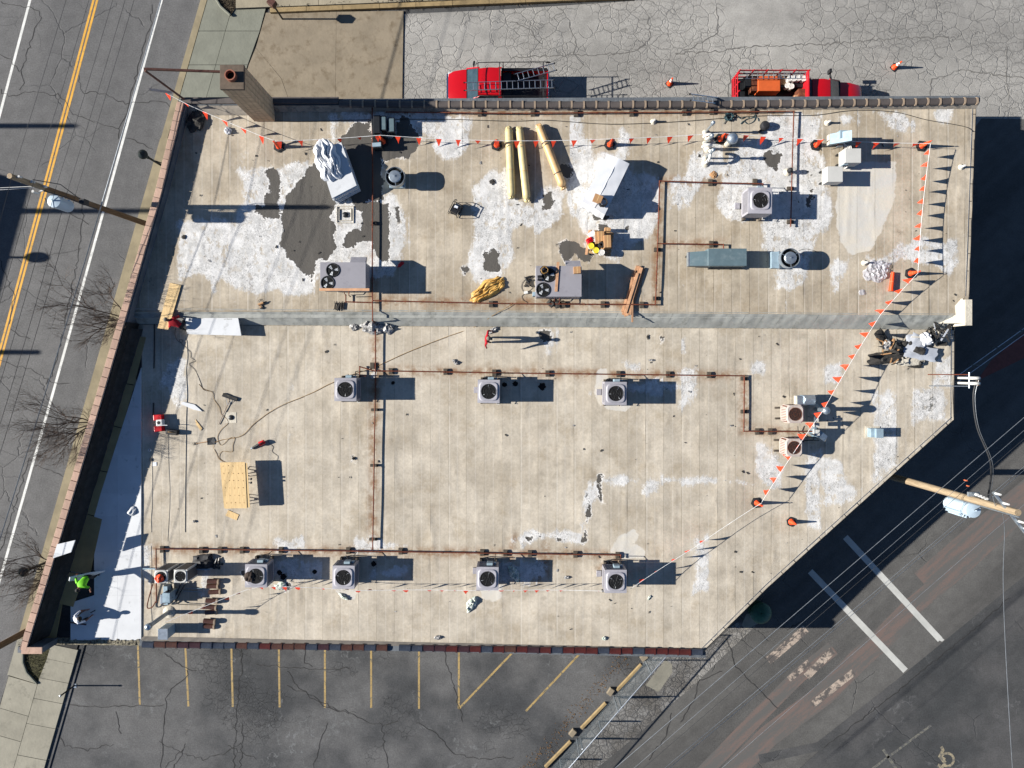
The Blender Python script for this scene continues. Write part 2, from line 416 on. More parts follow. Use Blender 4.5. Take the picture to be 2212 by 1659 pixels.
# roof membrane: weathered beige, with the worn coating, bare felt, mould and rust read from vertex masks
def roof_mat(name, c1, c2):
    m, g = newmat(name)
    W, B, M = g.attr('ma')
    C, Ru, U = g.attr('mb')
    st = g.noise(1.0, 5, .65, g.scl(None, 1.6, .16, 1))
    st2 = g.noise(1.0, 5, .6, g.scl(None, .55, .45, 1))
    fine = g.noise(7, 5, .7)
    c = g.mix(g.mr(st2, .35, .68), c1, c2)
    c = g.mix(g.mth('MULTIPLY', g.mr(g.noise(.55, 6, .72), .5, .7), .55), c, (c2[0] * .8, c2[1] * .74, c2[2] * .64))
    c = g.mix(1.0, c, g.mr(st, .25, .75, .94, 1.04), 'MULTIPLY')
    c = g.mix(1.0, c, g.mr(g.noise(.9, 6, .7), .3, .7, .85, 1.08), 'MULTIPLY')
    c = g.mix(1.0, c, g.mr(fine, .25, .75, .88, 1.08), 'MULTIPLY')
    c = g.mix(1.0, c, g.mr(g.orand(), 0, 1, .96, 1.04, False), 'MULTIPLY')
    # round darker scuffs left by ponding
    sp = g.vor(1.15, 'F1', g.vadd(g.scl(None, 1, 1.5, 1), g.ncol(2.2, 2), .35))
    c = g.mix(g.mth('MULTIPLY', g.mr(sp, .1, .34, 1, 0), g.mr(g.noise(.22, 3), .48, .66, 0, .3)), c, tuple(x * .52 for x in c2))
    # seams: dirt and painted lip shadow along each lap, a paler line next to it
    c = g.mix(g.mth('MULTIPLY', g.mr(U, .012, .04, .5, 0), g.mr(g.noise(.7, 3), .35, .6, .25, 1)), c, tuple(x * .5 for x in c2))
    c = g.mix(g.mth('MULTIPLY', g.mr(g.mth('ABSOLUTE', g.mth('SUBTRACT', U, .08)), .0, .05, .5, 0), g.mth('MULTIPLY', g.mr(g.noise(.8, 3), .3, .6), g.mr(g.orand(), .2, .9, .15, 1))), c, (.62, .58, .5))
    c = g.mix(g.mr(g.mth('ABSOLUTE', g.mth('SUBTRACT', U, .52)), .0, .045, .2, 0), c, (.62, .59, .53))
    # rust
    rk = g.mth('MULTIPLY', Ru, g.mr(g.noise(2.2, 5, .7), .35, .65))
    c = g.mix(g.mth('MULTIPLY', rk, .85), c, (.2, .1, .042))
    # cream mastic
    ck = g.mth('MULTIPLY', g.mr(g.mth('ADD', C, g.mth('MULTIPLY', g.mth('SUBTRACT', g.noise(1.6, 6, .7), .5), .9)), .42, .56), .85)
    c = g.mix(ck, c, g.mix(g.mr(g.noise(1.2, 5), .35, .65), (.57, .53, .45), (.53, .515, .475)))
    # white coating, crazed and flaking
    n = g.mth('ADD', g.mth('MULTIPLY', g.mth('SUBTRACT', g.noise(1.0, 6, .68, g.scl(None, 1.5, .8, 1)), .5), 1.7), g.mth('MULTIPLY', g.mth('SUBTRACT', g.noise(9, 4, .7), .5), .55))
    n = g.mth('ADD', n, g.mth('MULTIPLY', g.mth('SUBTRACT', g.orand(), .5), .45))
    wk = g.mr(g.mth('ADD', W, n), .41, .7)
    flake = g.mth('MULTIPLY', g.mr(g.noise(7, 6, .82, None, 1.6), .5, .6), g.mr(g.noise(.7, 4), .36, .58, .1, 1))
    wc = g.mix(g.mr(g.noise(2.0, 5, .7), .3, .7), (.68, .67, .645), (.45, .445, .425))
    wc = g.mix(g.mth('MULTIPLY', flake, .85), wc, (.2, .195, .185))
    hole = g.mth('MULTIPLY', g.mr(g.noise(2.3, 6, .72, g.scl(None, 1.3, .8, 1)), .53, .6), g.mr(g.noise(.4, 3), .4, .58, .1, .95))
    wk = g.mth('MULTIPLY', wk, g.mth('SUBTRACT', 1.0, g.mth('MULTIPLY', hole, .85)))
    c = g.mix(wk, c, wc)
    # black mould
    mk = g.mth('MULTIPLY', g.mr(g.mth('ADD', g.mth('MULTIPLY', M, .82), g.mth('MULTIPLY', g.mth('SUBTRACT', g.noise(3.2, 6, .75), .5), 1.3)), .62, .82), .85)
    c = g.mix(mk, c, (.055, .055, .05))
    # bare felt where the skin has torn away: sharp torn edge, pale curled lip
    bn = g.mth('ADD', B, g.mth('ADD', g.mth('MULTIPLY', g.mth('SUBTRACT', g.noise(1.5, 6, .66), .5), 1.25), g.mth('MULTIPLY', g.mth('SUBTRACT', g.noise(8, 5, .65), .5), .4)))
    lip = g.mth('MULTIPLY', g.mr(bn, .34, .49), g.mr(g.noise(1.7, 2), .42, .56))
    c = g.mix(g.mth('MULTIPLY', lip, .7), c, (.78, .76, .72))
    felt = g.mix(g.noise(1.1, 5, .6, g.scl(None, 3, .4, 1)), (.067, .062, .054), (.1, .092, .08))
    bk = g.mr(bn, .49, .515)
    c = g.mix(bk, c, felt)
    g.put(g.b.inputs['Base Color'], c)
    g.b.inputs['Roughness'].default_value = .8
    g.b.inputs['Specular IOR Level'].default_value = .3
    h = g.mth('SUBTRACT', g.mth('MULTIPLY', g.noise(3.5, 6, .72), .9), g.mth('MULTIPLY', bk, .5))
    h = g.mth('ADD', h, g.mth('MULTIPLY', g.mth('MULTIPLY', wk, g.noise(14, 5, .75)), .6))
    g.bump(h, .014)
    return m
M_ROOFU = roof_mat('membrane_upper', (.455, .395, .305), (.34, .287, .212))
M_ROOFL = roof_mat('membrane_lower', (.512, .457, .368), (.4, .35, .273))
M_FLASH = mat('flashing_grey', '#969791', .75, var=.18, scale=1.2, grime='#7a7b75', gamt=.4, bump=.006, ovar=.05)
M_FLASHW = mat('flashing_pale', '#bdb6a6', .75, var=.15, scale=1.5, bump=.02)
M_WALL = mat('painted_brick_wall', '#8d8577', .85, var=.2, scale=2)
M_PARA = mat('parapet_skin', '#5b6065', .85, var=.3, scale=1.2, bump=.02)
M_TAR = mat('bitumen', (.021, .02, .019), .6, var=.6, scale=3, bump=.03, grime=(.06, .055, .05), gamt=.35)
M_COPING = mat('coping_clay', '#ab8d7b', .8, var=.18, scale=3, ovar=.14, grime='#8a7560', gamt=.34)
M_MORTAR = mat('mortar', '#9a9a9a', .9)
M_TILE_N = mat('clay_tile_matt', '#4b4542', .7, var=.2, scale=4, ovar=.14)
M_TILE_NR = mat('clay_tile_collar', '#8d7c69', .75, var=.25, scale=5)
GLAZE = [mat('glazed_tile_%s' % n, c, .22, var=.25, scale=4, spec=.6, grime='#2a2426', gamt=.3) for n, c in
         (('oxblood', '#4a231e'), ('brown', '#4a332a'), ('slate', '#353a44'), ('plum', '#3a2729'))]
M_RUBBLE = mat('worn_parapet_top', '#8a836f', .9, var=.5, scale=5, grime='#3d3a33', gamt=.45, bump=.05)
M_RUST = mat('rusty_pipe', '#6a3520', .8, var=.4, scale=5, grime='#3a1e14', gamt=.4)
M_RUST2 = mat('rusty_plate', '#5a2e1c', .8, var=.4, scale=3, grime='#7c4a2c', gamt=.4)
M_BLOCK = mat('pipe_block', '#4c453c', .9, var=.4, scale=6)
M_UNIT = mat('unit_grey', '#8c8a8f', .5, var=.08, scale=1.5, spec=.4, grime='#77747a', gamt=.34)
M_UNITL = mat('unit_lilac', '#9c9a9f', .5, var=.1, scale=2, grime='#87838a', gamt=.36, ovar=.08)
M_UNITOLD = mat('unit_beige', '#b0a59d', .6, var=.1, scale=2, grime='#96806c', gamt=.35)
M_UNITW = mat('unit_white', '#b9b8b2', .5, var=.08, scale=2)
M_DARKMET = mat('dark_metal', (.02, .022, .025), .45, metal=.3)
M_COIL = mat('condenser_coil', (.07, .07, .072), .6, var=.3, scale=12)
M_GALV = mat('galvanised', '#a6b0b8', .38, metal=.75, var=.22, scale=5)
M_GALVP = mat('galvanised_dull', '#8ea2ad', .55, metal=.2, var=.2, scale=3)
M_ALU = mat('aluminium', '#b9bfc6', .32, metal=.9, var=.1, scale=6)
M_TEAL = mat('teal_sheet_metal', '#5d7076', .5, metal=.1, var=.12, scale=2, grime='#6d7c80', gamt=.4)
M_WHITEPVC = mat('white_pvc', '#d2d0ca', .4, var=.06)
M_WHITEB = mat('white_insulation_board', '#c9cbcc', .7, var=.07, scale=1.2, ovar=.05, grime='#8f908f', gamt=.3)
M_FIBRE = mat('fibreboard', '#94845f', .9, var=.14, scale=2, ovar=.1)
M_PLY = mat('plywood', '#d1b380', .7, var=.16, scale=2, stretch=(6, .8, 1), grime='#b08b55', gamt=.36)
M_LUMBER = mat('lumber', '#b48a68', .75, var=.25, scale=3, ovar=.25)
M_PALLET = mat('pallet_wood', '#a98a62', .85, var=.25, scale=4, ovar=.15)
M_CARD = mat('cardboard', '#a67f58', .8, var=.1, scale=3, ovar=.06)
M_TARPW = mat('white_wrap', '#cacccf', .42, var=.05, scale=2)
M_ROLL = mat('roll_wrap_yellow', '#c2b283', .45, var=.15, scale=3, ovar=.05)
M_ROLL2 = mat('roll_wrap_tan', '#c5a272', .45, var=.15, scale=3)
M_GOLD = mat('golden_tarp', '#c39a52', .55, var=.3, scale=3)
M_ORANGE = mat('cone_orange', '#e2491c', .5, var=.12, scale=5)
M_ORANGE2 = mat('cone_orange_worn', '#c9663f', .6, var=.2, scale=5)
M_REFL = mat('reflective_white', '#dcdcdc', .4, var=.05)
M_RUBBER = mat('black_rubber', (.018, .018, .02), .7, var=.3)
M_BLACK = mat('black_plastic', (.015, .015, .017), .4, var=.2)
M_FELT = mat('black_felt_scrap', (.032, .03, .027), .85, var=.5, scale=5, grime=(.085, .075, .06), gamt=.38)
M_FLAG = mat('pennant_red', '#e0401f', .55, var=.1)
M_ROPE = mat('rope_white', '#dcdcda', .6)
M_CORDO = mat('cord_amber', '#8c6a33', .6, var=.3)
M_CORDB = mat('cord_black', (.03, .03, .03), .6)
M_CORDT = mat('cord_teal', (.025, .06, .07), .6)
M_RED = mat('red_plastic', '#b8121c', .35, var=.1)
M_YELLID = mat('yellow_lid', '#e2cf3a', .4, var=.08)
M_CARRED = mat('car_paint_red', '#b00812', .28, var=.04, spec=.5, coat=.7)
M_STAKE = mat('stake_red', '#a81420', .5, var=.15, grime='#6f1016', gamt=.3)
M_GLASS = mat('windscreen_glass', (.035, .06, .068), .06, spec=.9, coat=.6)
M_CHROME = mat('chrome', '#d0d2d6', .12, metal=1.0, var=.02)
M_TYRE = mat('tyre', (.016, .016, .016), .8)
M_RIM = mat('wheel_rim', '#9a9c9e', .3, metal=.8)
M_LAMP = mat('headlamp', '#d8dadc', .12, spec=.8)
M_TAIL = mat('tail_lamp', '#7a0a0c', .2)
M_COMP = mat('compressor_orange', '#c1592a', .55, var=.12, scale=3, grime='#6a3a22', gamt=.25)
M_POLE = mat('pole_timber', '#7d6145', .85, var=.3, scale=3, stretch=(6, 6, .5), grime='#5b4329', gamt=.35)
M_POLEL = mat('pole_timber_pale', '#97856b', .85, var=.3, scale=3, stretch=(6, 6, .5), grime='#7d6444', gamt=.35)
M_XFMR = mat('transformer_paint', '#a9bac6', .4, var=.06)
M_PORC = mat('porcelain', '#c4c4c0', .25)
M_WIREB = mat('wire_black', (.025, .026, .028), .6)
M_WIREA = mat('wire_bare', '#8b8f92', .45, metal=.6)
M_LPOST = mat('lamp_post_green', (.018, .024, .023), .35, metal=.3)
M_GLOBE = mat('lamp_globe_top', (.03, .045, .045), .15, spec=.7)
M_STEELBR = mat('brown_steel', '#54362c', .5, var=.3, scale=5, grime='#8c8078', gamt=.3)
M_CHIM = mat('chimney_brick', '#b59c7e', .88, var=.22, scale=3, ovar=.14)
M_CHIMC = mat('chimney_cap_stone', '#5c5044', .9, var=.25, scale=5)
M_FLUE = mat('flue_clay', '#8a5440', .7, var=.2)
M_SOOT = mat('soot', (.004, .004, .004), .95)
M_BARK = mat('bark', '#66564a', .9, var=.35, scale=6)
M_LINK = mat('fence_wire', '#7f878b', .45, metal=.6)
M_PVCW = mat('clear_plastic_film', '#c9c9d0', .12, var=.2, scale=6)
MATS['clear_plastic_film'].node_tree.nodes['Principled BSDF'].inputs['Alpha'].default_value = .5
M_GREENF = mat('torn_green_felt', '#8fa090', .8, var=.4, scale=7, grime='#d2d3cc', gamt=.5)
M_FOIL = mat('torn_foil', '#a9a8a6', .4, var=.55, scale=9, grime='#3c3832', gamt=.45)
M_SILV = mat('silver_sheet', '#b6bac0', .45, metal=.2, var=.15, scale=2)
M_SKIN = mat('skin', '#7d5440', .6, var=.06)
M_JREDA = mat('red_hoodie', '#a00a1c', .85, var=.15, scale=5)
M_HIVIS = mat('hi_vis_green', '#78d41e', .7, var=.1, scale=5)
M_TEEW = mat('white_shirt', '#d5d8e0', .85, var=.08, scale=5)
M_DENIM = mat('dark_trousers', (.014, .015, .018), .85, var=.3)
M_OLIVET = mat('brown_trousers', '#4a4136', .85, var=.2)
M_BOOT = mat('work_boot', (.03, .024, .018), .7)
M_HAIR = mat('dark_hair', (.012, .011, .01), .8)
M_CAPG = mat('grey_cap', '#6c665a', .85, var=.2, scale=8)
M_BIN = mat('green_bin', (.02, .09, .05), .4)
M_BRICKP = mat('red_paver', '#73443c', .85, var=.2, scale=4)
M_PAPER = mat('paper', '#d8dce4', .7)
M_STICK = mat('rebar_bundle', (.05, .045, .04), .8, var=.4)
M_OBRICK = mat('opposite_building_brick', '#7a5040', .9)
# ------------------------------------------------------------------ ground, streets, lots, paint
def sheet(name, poly, z, m, h=None):
    return structure(MB().flat(xy(poly), z), name, m)
g = MB(); g.flat([(-400, -400), (400, -400), (400, 400), (-400, 400)], -.012)
structure(g, 'ground', A_BASE)

road = sheet('road', [(435, 0), (520, -300), (140, -300), (-120, 0), (-120, 760), (-560, 2300), (-220, 2300), (0, 1524)], 0.0, A_ROAD)
lot_n = sheet('crazed_asphalt_lot', [(872, 30), (1060, 22), (1371, 2), (1500, -260), (2900, -260), (2900, 268), (2120, 256), (2000, 420), (860, 420), (868, 215)], 0.0, A_LOT)
lot_s = sheet('parking_lot', [(190, 1370), (181, 1403), (95, 1659), (20, 1990), (900, 1990), (1210, 1664), (1400, 1430), (1460, 1330), (1000, 1300), (500, 1300)], 0.0, A_PARK)
alley = sheet('alley', [(1460, 1330), (1400, 1430), (1210, 1664), (900, 1990), (1430, 1990), (1730, 1657), (1780, 1612), (1962, 1470), (2176, 1292), (2700, 900), (2900, 700), (2900, 268), (2120, 256), (2000, 420), (1900, 900)], 0.0, A_ALLEY)
lot_e = sheet('sealed_lot', [(1430, 1990), (1729, 1659), (1779, 1614), (1959, 1472), (2174, 1296), (2700, 905), (2900, 760), (2900, 1990)], -.004, A_RIGHT)

def slabs(parent_name, polys, m, z, th=.12, gap=.02, base=None):
    """concrete panels, each its own slab over a darker bed with the joints left open"""
    b = MB()
    for p in base: b.prism(xy(p), -.05, z - .03)
    par = structure(b, parent_name, M_DARKJOINT)
    for p in polys:
        pts = [Vector(q) for q in xy(p)]
        c = sum(pts, Vector((0, 0))) / len(pts)
        pts = [q + (c - q).normalized() * gap * .9 for q in pts]
        s = MB().prism([tuple(q) for q in pts], 0, z + rnd.uniform(-.004, .004))
        s.build('slab', m, par)
    return par

# kerb line of the street: x on the kerb for a given y (display px)
def kx(y): return 435 - y * 435 / 1524.0
ps = []
ys = [-150, -70, 0, 68, 141, 215, 300]
RX = {-150: 625, -70: 601, 0: 580, 68: 562, 141: 536, 215: 514, 300: 496}
for a, b in zip(ys[:-1], ys[1:]):
    ps.append([(kx(a) + 14, a), (kx(a) + 72, a), (kx(b) + 72, b), (kx(b) + 14, b)])
    ps.append([(kx(a) + 72, a), (RX[a], a), (RX[b], b), (kx(b) + 72, b)])
slabs('sidewalk', ps, M_CONC, .06, base=[[(kx(-150) + 1, -150), (622, -150), (580, 0), (500, 290), (kx(300) + 1, 300)]])
structure(MB().prism(xy([(kx(-150) - 1, -150), (kx(-150) + 13, -150), (kx(300) + 13, 300), (kx(300) - 1, 300)]), -.05, .055), 'gutter_north', M_OLIVE)
# tan drive
sl = [[(575, 28), (553, 104), (585, 142), (608, 170), (628, 226), (640, 300), (724, 300), (727, 26)],
      [(727, 26), (724, 300), (868, 300), (872, 24)],
      [(553, 104), (538, 140), (512, 226), (500, 300), (640, 300), (628, 226), (608, 170), (585, 142)]]
slabs('tan_driveway', sl, M_TAN, .05, gap=.012, base=[[(575, 28), (538, 140), (500, 300), (868, 300), (872, 24)]])
# pale walk north of the kerb
sl = []
xs = [512, 592, 690, 840, 990, 1140, 1300, 1450]
for a, b in zip(xs[:-1], xs[1:]):
    f = lambda x: 28 - (x - 585) * 30 / 786.0
    sl.append([(a, -120), (b, -120), (b, f(b) - 9), (a, f(a) - 9)])
slabs('upper_walk', sl, M_TANTOP, .2, base=[[(512, -120), (1450, -120), (1450, -15), (512, 22)]])
kerb = structure(MB().prism(xy([(586, 25), (1371, -6), (1371, -1), (586, 30)]), -.05, .16), 'upper_kerb', M_DARKJOINT)
for i in range(10):
    a, b = 586 + i * 78.5, 586 + (i + 1) * 78.5 - .8
    f = lambda x: 25.5 - (x - 586) * 31 / 785.0
    MB().prism(xy([(a, f(a) - 4), (b, f(b) - 4), (b, f(b) + 5.5), (a, f(a) + 5.5)]), 0, .235 + rnd.uniform(-.01, .01)).build('kerb_stone', M_CURB, kerb)
# grass tufts and leaf litter along that kerb
lt = MB()
for i in range(420):
    x = rnd.choice((rnd.gauss(1010, 60), rnd.gauss(880, 30), rnd.uniform(600, 1380), rnd.gauss(1120, 40))); y = 23 - (x - 586) * 31 / 785.0 - rnd.uniform(3, 9) + (13 if rnd.random() < .3 else 0)
    p = at(x, y); p.z = .2 if y < 24 - (x - 586) * 31 / 785 else .03
    a = rnd.uniform(0, 6.3); l = rnd.uniform(.05, .2)
    lt.add([p, p + Vector((.03, .02, .01)), p + Vector((l * math.cos(a), l * math.sin(a), rnd.uniform(.02, .1)))], [(0, 1, 2)])
tag(lt.build('grass_tufts', M_MULCH), kind='stuff')

# narrow walk between the street and the building, then the south-west walk
structure(MB().prism(xy([(kx(300) - 1, 300), (kx(300) + 60, 300), (kx(1378) + 100, 1378), (kx(1378) - 1, 1378)]), -.05, .12), 'gutter_walk', M_OLIVE)
sl = []
P = lambda t, u: (lerp(lerp(52, -60, t), lerp(178, 70, t), u), lerp(1385, 1770, t))
L0 = lambda y: kx(y) + 8; LM = lambda y: 85 - (y - 1474) * .286; LR = lambda y: 166 - (y - 1410) * .287
for a, b in ((1476, 1545), (1545, 1600), (1600, 1680), (1680, 1760)):
    sl.append([(L0(a), a - 18), (LM(a), a), (LM(b), b), (L0(b), b - 18)])
for a, b in ((1390, 1421), (1421, 1462), (1462, 1506), (1506, 1560), (1560, 1628), (1628, 1700), (1700, 1770)):
    x0 = LM(a) + (9 if a < 1440 else 0) if a > 1462 else {1390: 113, 1421: 104}.get(a, 88)
    x1 = LM(b) if b > 1470 else {1421: 104, 1462: 88}.get(b, 85)
    sl.append([(x0, a), (LR(a), a + 12), (LR(b), b + 12), (x1, b)])
slabs('sidewalk_south', sl, M_CONC2, .13, base=[[(115, 1379), (171, 1390), (62, 1775), (-70, 1775), (kx(1500) + 1, 1500), (60, 1477), (86, 1473), (104, 1432)]])
structure(MB().prism(xy([(L0(1378.5) - 8, 1378.5), (54, 1378.5), (54, 1428), (62, 1450), (84, 1475), (22, 1456), (L0(1456) - 8, 1456)]), -.05, .142), 'sidewalk_corner', M_CONC2)
structure(MB().prism(xy([(LR(1380) + 2, 1380), (LR(1380) + 13, 1380), (LR(1780) + 13, 1780), (LR(1780) + 1, 1780)]), -.05, .05), 'gutter_south', A_PARK)

def bed(name, pts, m, label, mk):
    b = MB().prism(xy(pts), 0, .1); o = b.build(name, m); tag(o, kind='structure')
    c = MB(); q = [Vector((*p, .16)) for p in xy(mk)]
    c.tube(q, .07, 6); k = c.build('bed_kerb', M_CONC, o)
    t = MB(); pp = xy(pts); xs_ = [p[0] for p in pp]; ys_ = [p[1] for p in pp]
    def inside(x, y):
        r = False
        for i in range(len(pp)):
            x1, y1 = pp[i]; x2, y2 = pp[i - 1]
            if (y1 > y) != (y2 > y) and x < (x2 - x1) * (y - y1) / (y2 - y1) + x1: r = not r
        return r
    n = 0
    while n < 900:
        x, y = rnd.uniform(min(xs_), max(xs_)), rnd.uniform(min(ys_), max(ys_))
        if not inside(x, y): continue
        n += 1; a = rnd.uniform(0, 6.3); l = rnd.uniform(.05, .14)
        p = Vector((x, y, .1))
        t.add([p, p + Vector((.025 * math.sin(a), -.025 * math.cos(a), 0)), p + Vector((l * math.cos(a), l * math.sin(a), rnd.uniform(.03, .12)))], [(0, 1, 2)])
    tag(t.build('grass' if m is M_GRASS else 'mulch_chips', m), kind='stuff')
bed('grass_bed', [(40, 1380), (112, 1380), (112, 1395), (104, 1432), (92, 1455), (85, 1472), (62, 1450), (54, 1428), (55, 1410)], M_GRASS, '', [(54, 1395), (54, 1428), (62, 1450), (84, 1474)])
bed('mulch_bed', [(470, -30), (470, 0), (478, 14), (490, 27), (500, 35), (508, 22), (515, 0), (518, -30)], M_MULCH, '', [(469, -20), (470, 2), (479, 17), (500, 36)])

# painted lines: each line its own sheet on its road or lot
def line(par, name, pts, w, m, z=.004):
    return MB().ribbon(xy(pts), w, z).build(name, m, par)
line(road, 'edge_line', [(410, -230), (349, 0), (235, 415), (120, 829), (2, 1244), (-60, 1470)], .15, P_WHITE)
line(road, 'edge_line', [(125, -230), (65, 0), (0, 246), (-60, 470)], .15, P_WHITE)
for o in (-3.9, 3.9):
    line(road, 'centre_line', [(265 + o, -230), (206 + o, 0), (99.5 + o, 400), (2 + o, 762), (-70 + o, 1030)], .13, P_YEL)
for a, b in (((297.5, 1380), (302, 1523)), ((399.5, 1380), (407, 1526)), ((499.3, 1380), (502.8, 1527)), ((602, 1380), (604, 1528)), ((701.8, 1380), (702, 1529)), ((801.6, 1380), (801.8, 1529)),
             ((905, 1380), (905, 1531)), ((991.3, 1380), (991, 1531)), ((991, 1531), (1128, 1388)), ((1136, 1536), (1275, 1388))):
    line(lot_s, 'bay_line', [a, b], .115, P_LOT)
line(alley, 'stop_bar', [(1750, 1234), (1956, 1449)], .36, P_BAR)
line(alley, 'stop_bar', [(1826, 1160), (2031, 1382)], .36, P_BAR)
MB().flat(xy([(2028, 1383), (2035, 1386), (2040, 1382), (2035, 1378)]), .006).build('bar_stub', P_BAR, alley)
for a, b, w in (((1704, 1468), (1748, 1430), .36), ((1742, 1462), (1799, 1404), .45), ((1754, 1522), (1844, 1452), .42), ((1659, 1428), (1741, 1358), .5)):
    line(alley, 'worn_line', wob([a, b], .5, .02, int(a[0])) if 0 else [a, b], w, P_FADE)
line(lot_e, 'bay_line', [(2011, 1567), (1880, 1664)], .13, P_GHOST, .001)
line(lot_e, 'bay_line', [(1908, 1619), (1938, 1664)], .16, P_GHOST, .001)
# wheelchair symbol
sym = MB()
cx, cy = 2046, 1641
ring = [(cx + 14 * math.cos(t), cy + 14 * math.sin(t)) for t in [R(-150 + i * 15) for i in range(20)]]
sym.ribbon(xy(ring), .14, 0); sym.ribbon(xy([(2033, 1613), (2037, 1620), (2030, 1634), (2042, 1648)]), .2, .0008)
sym.ribbon(xy([(2030, 1634), (2042, 1640)]), .13, .0016); sym.ribbon(xy([(2042, 1648), (2036, 1656), (2025, 1668)]), .18, .0024)
sym.ribbon(xy([(2026, 1652), (2031, 1655)]), .2, .0032)
s_ = sym.build('wheelchair_symbol', P_CREAM, lot_e); s_.location = (0, 0, .001)

# red worn streaks along the alley and the light patches of old concrete
for i, (pts, w) in enumerate(((([1560, 1690], [1660, 1590], [1780, 1500], [1850, 1430], [1960, 1330]), 1.3), (([1500, 1690], [1640, 1545], [1725, 1460], [1800, 1400]), .9),
               (([1840, 1440], [1960, 1320], [2080, 1220], [2230, 1080]), 1.1), (([1990, 1255], [2110, 1150], [2240, 1040]), 1.2))):
    MB().ribbon(xy(pts), w, .002 + .0004 * i).build('red_streak', A_REDWEAR, alley)
tag(MB().flat(xy([(1397, 1420), (1480, 1412), (1520, 1410), (1590, 1345), (1640, 1345), (1560, 1420), (1500, 1480), (1440, 1530), (1380, 1585), (1290, 1659), (1215, 1659), (1330, 1500)]), .003).build('broken_asphalt', A_CRAZE, alley))
MB().flat(xy([(1395, 1480), (1420, 1447), (1438, 1425), (1452, 1435), (1452, 1453), (1430, 1485), (1422, 1495), (1408, 1487)]), .006).build('concrete_patch', M_CONC2, alley)
MB().flat(xy([(1612, 1326), (1650, 1320), (1640, 1345), (1612, 1360), (1602, 1350)]), .006).build('concrete_patch', M_CONC2, alley)
MB().flat(xy([(252, 1584), (305, 1578), (348, 1585), (345, 1640), (300, 1690), (252, 1660)]), .003).build('asphalt_patch', A_PARK, lot_s)


# sealed and open cracks, drawn as thin ribbons lying on the surface
ck = MB()
ck2 = MB()
def crack(pts, w=.035, seed=0, amp=.085, step=.2):
    p = wob(xy(pts), step, amp, seed); r = random.Random(seed)
    (ck2 if seed >= 80 else ck).ribbon(p, [w * r.uniform(.5, 1.4) for _ in p], .007 + .0002 * (seed % 9))
for i, l in enumerate([
    [(0, 5), (60, 17), (82, 25), (90, 38), (72, 70), (55, 130), (45, 160), (50, 180), (42, 195)], [(0, 118), (25, 130), (42, 155)], [(0, 195), (18, 208), (35, 205), (60, 200), (75, 195), (95, 202), (125, 205), (138, 218), (155, 246), (200, 264), (240, 272), (256, 280), (256, 300)],
    [(330, 10), (326, 50), (310, 95), (305, 115), (297, 150), (290, 175), (283, 200), (272, 245), (255, 280)], [(172, 160), (172, 190), (180, 200), (205, 200), (235, 207), (270, 224), (310, 220), (345, 218), (360, 220), (372, 240)],
    [(272, 300), (300, 308), (330, 322)], [(95, 430), (110, 445), (150, 460), (175, 475), (192, 485)], [(0, 775), (30, 788), (58, 795), (90, 810), (112, 826), (150, 828)], [(180, 440), (175, 520), (160, 600), (140, 700), (120, 790), (100, 830)],
    [(75, 1005), (100, 1012), (120, 1020), (140, 1030)], [(62, 990), (50, 1030), (35, 1080), (15, 1150), (0, 1190)], [(23, 711), (40, 725), (65, 732)],
    [(350, 380), (345, 450), (335, 510)], [(0, 560), (30, 640), (20, 700)]]): crack(l, .035, i)
for i, l in enumerate([
    [(400, 1605), (402, 1610), (375, 1660), (356, 1690), (360, 1725), (345, 1760), (348, 1740)], [(405, 1610), (360, 1655), (355, 1690)], [(525, 1560), (522, 1620), (515, 1680), (508, 1740), (507, 1790)], [(355, 1412), (380, 1432), (400, 1443), (425, 1448)],
    [(404, 1448), (404, 1460), (375, 1482), (358, 1510), (356, 1545), (352, 1580), (348, 1660)], [(522, 1390), (521, 1450), (517, 1480), (510, 1540), (508, 1610), (505, 1659)], [(150, 1525), (210, 1528), (290, 1526), (355, 1522)],
    [(619, 1447), (640, 1480), (665, 1502), (700, 1525), (750, 1540), (800, 1560), (830, 1565), (860, 1558)], [(553, 1434), (620, 1442), (690, 1445), (760, 1442)], [(710, 1560), (690, 1610), (678, 1659)], [(826, 1570), (830, 1610), (838, 1659)],
    [(900, 1560), (950, 1590), (980, 1630), (1040, 1640), (1110, 1636)], [(655, 1385), (660, 1430), (675, 1440)], [(130, 1560), (128, 1590), (140, 1610), (190, 1620), (245, 1608)], [(620, 1480), (680, 1505), (720, 1530), (770, 1540)],
    [(345, 1600), (400, 1630), (440, 1640), (490, 1625), (520, 1605)], [(490, 1610), (530, 1630), (553, 1640)], [(960, 1400), (970, 1450), (985, 1500), (1000, 1560)], [(250, 1535), (255, 1570), (262, 1585)]]): crack(l, .04, 30 + i)
for i, l in enumerate([[(1570, 950 + 430), (1590, 1440), (1630, 1480), (1680, 1530)], [(1470, 1560), (1500, 1510), (1510, 1470), (1560, 1450)], [(1400, 1640), (1440, 1590), (1450, 1540)], [(1700, 1360), (1740, 1340), (1760, 1320)],
    [(2180, 1292), (2110, 1355), (2040, 1410), (1962, 1474)], [(1962, 1474), (1880, 1540), (1820, 1585), (1780, 1615)]]): crack(l, .05, 60 + i, .06)
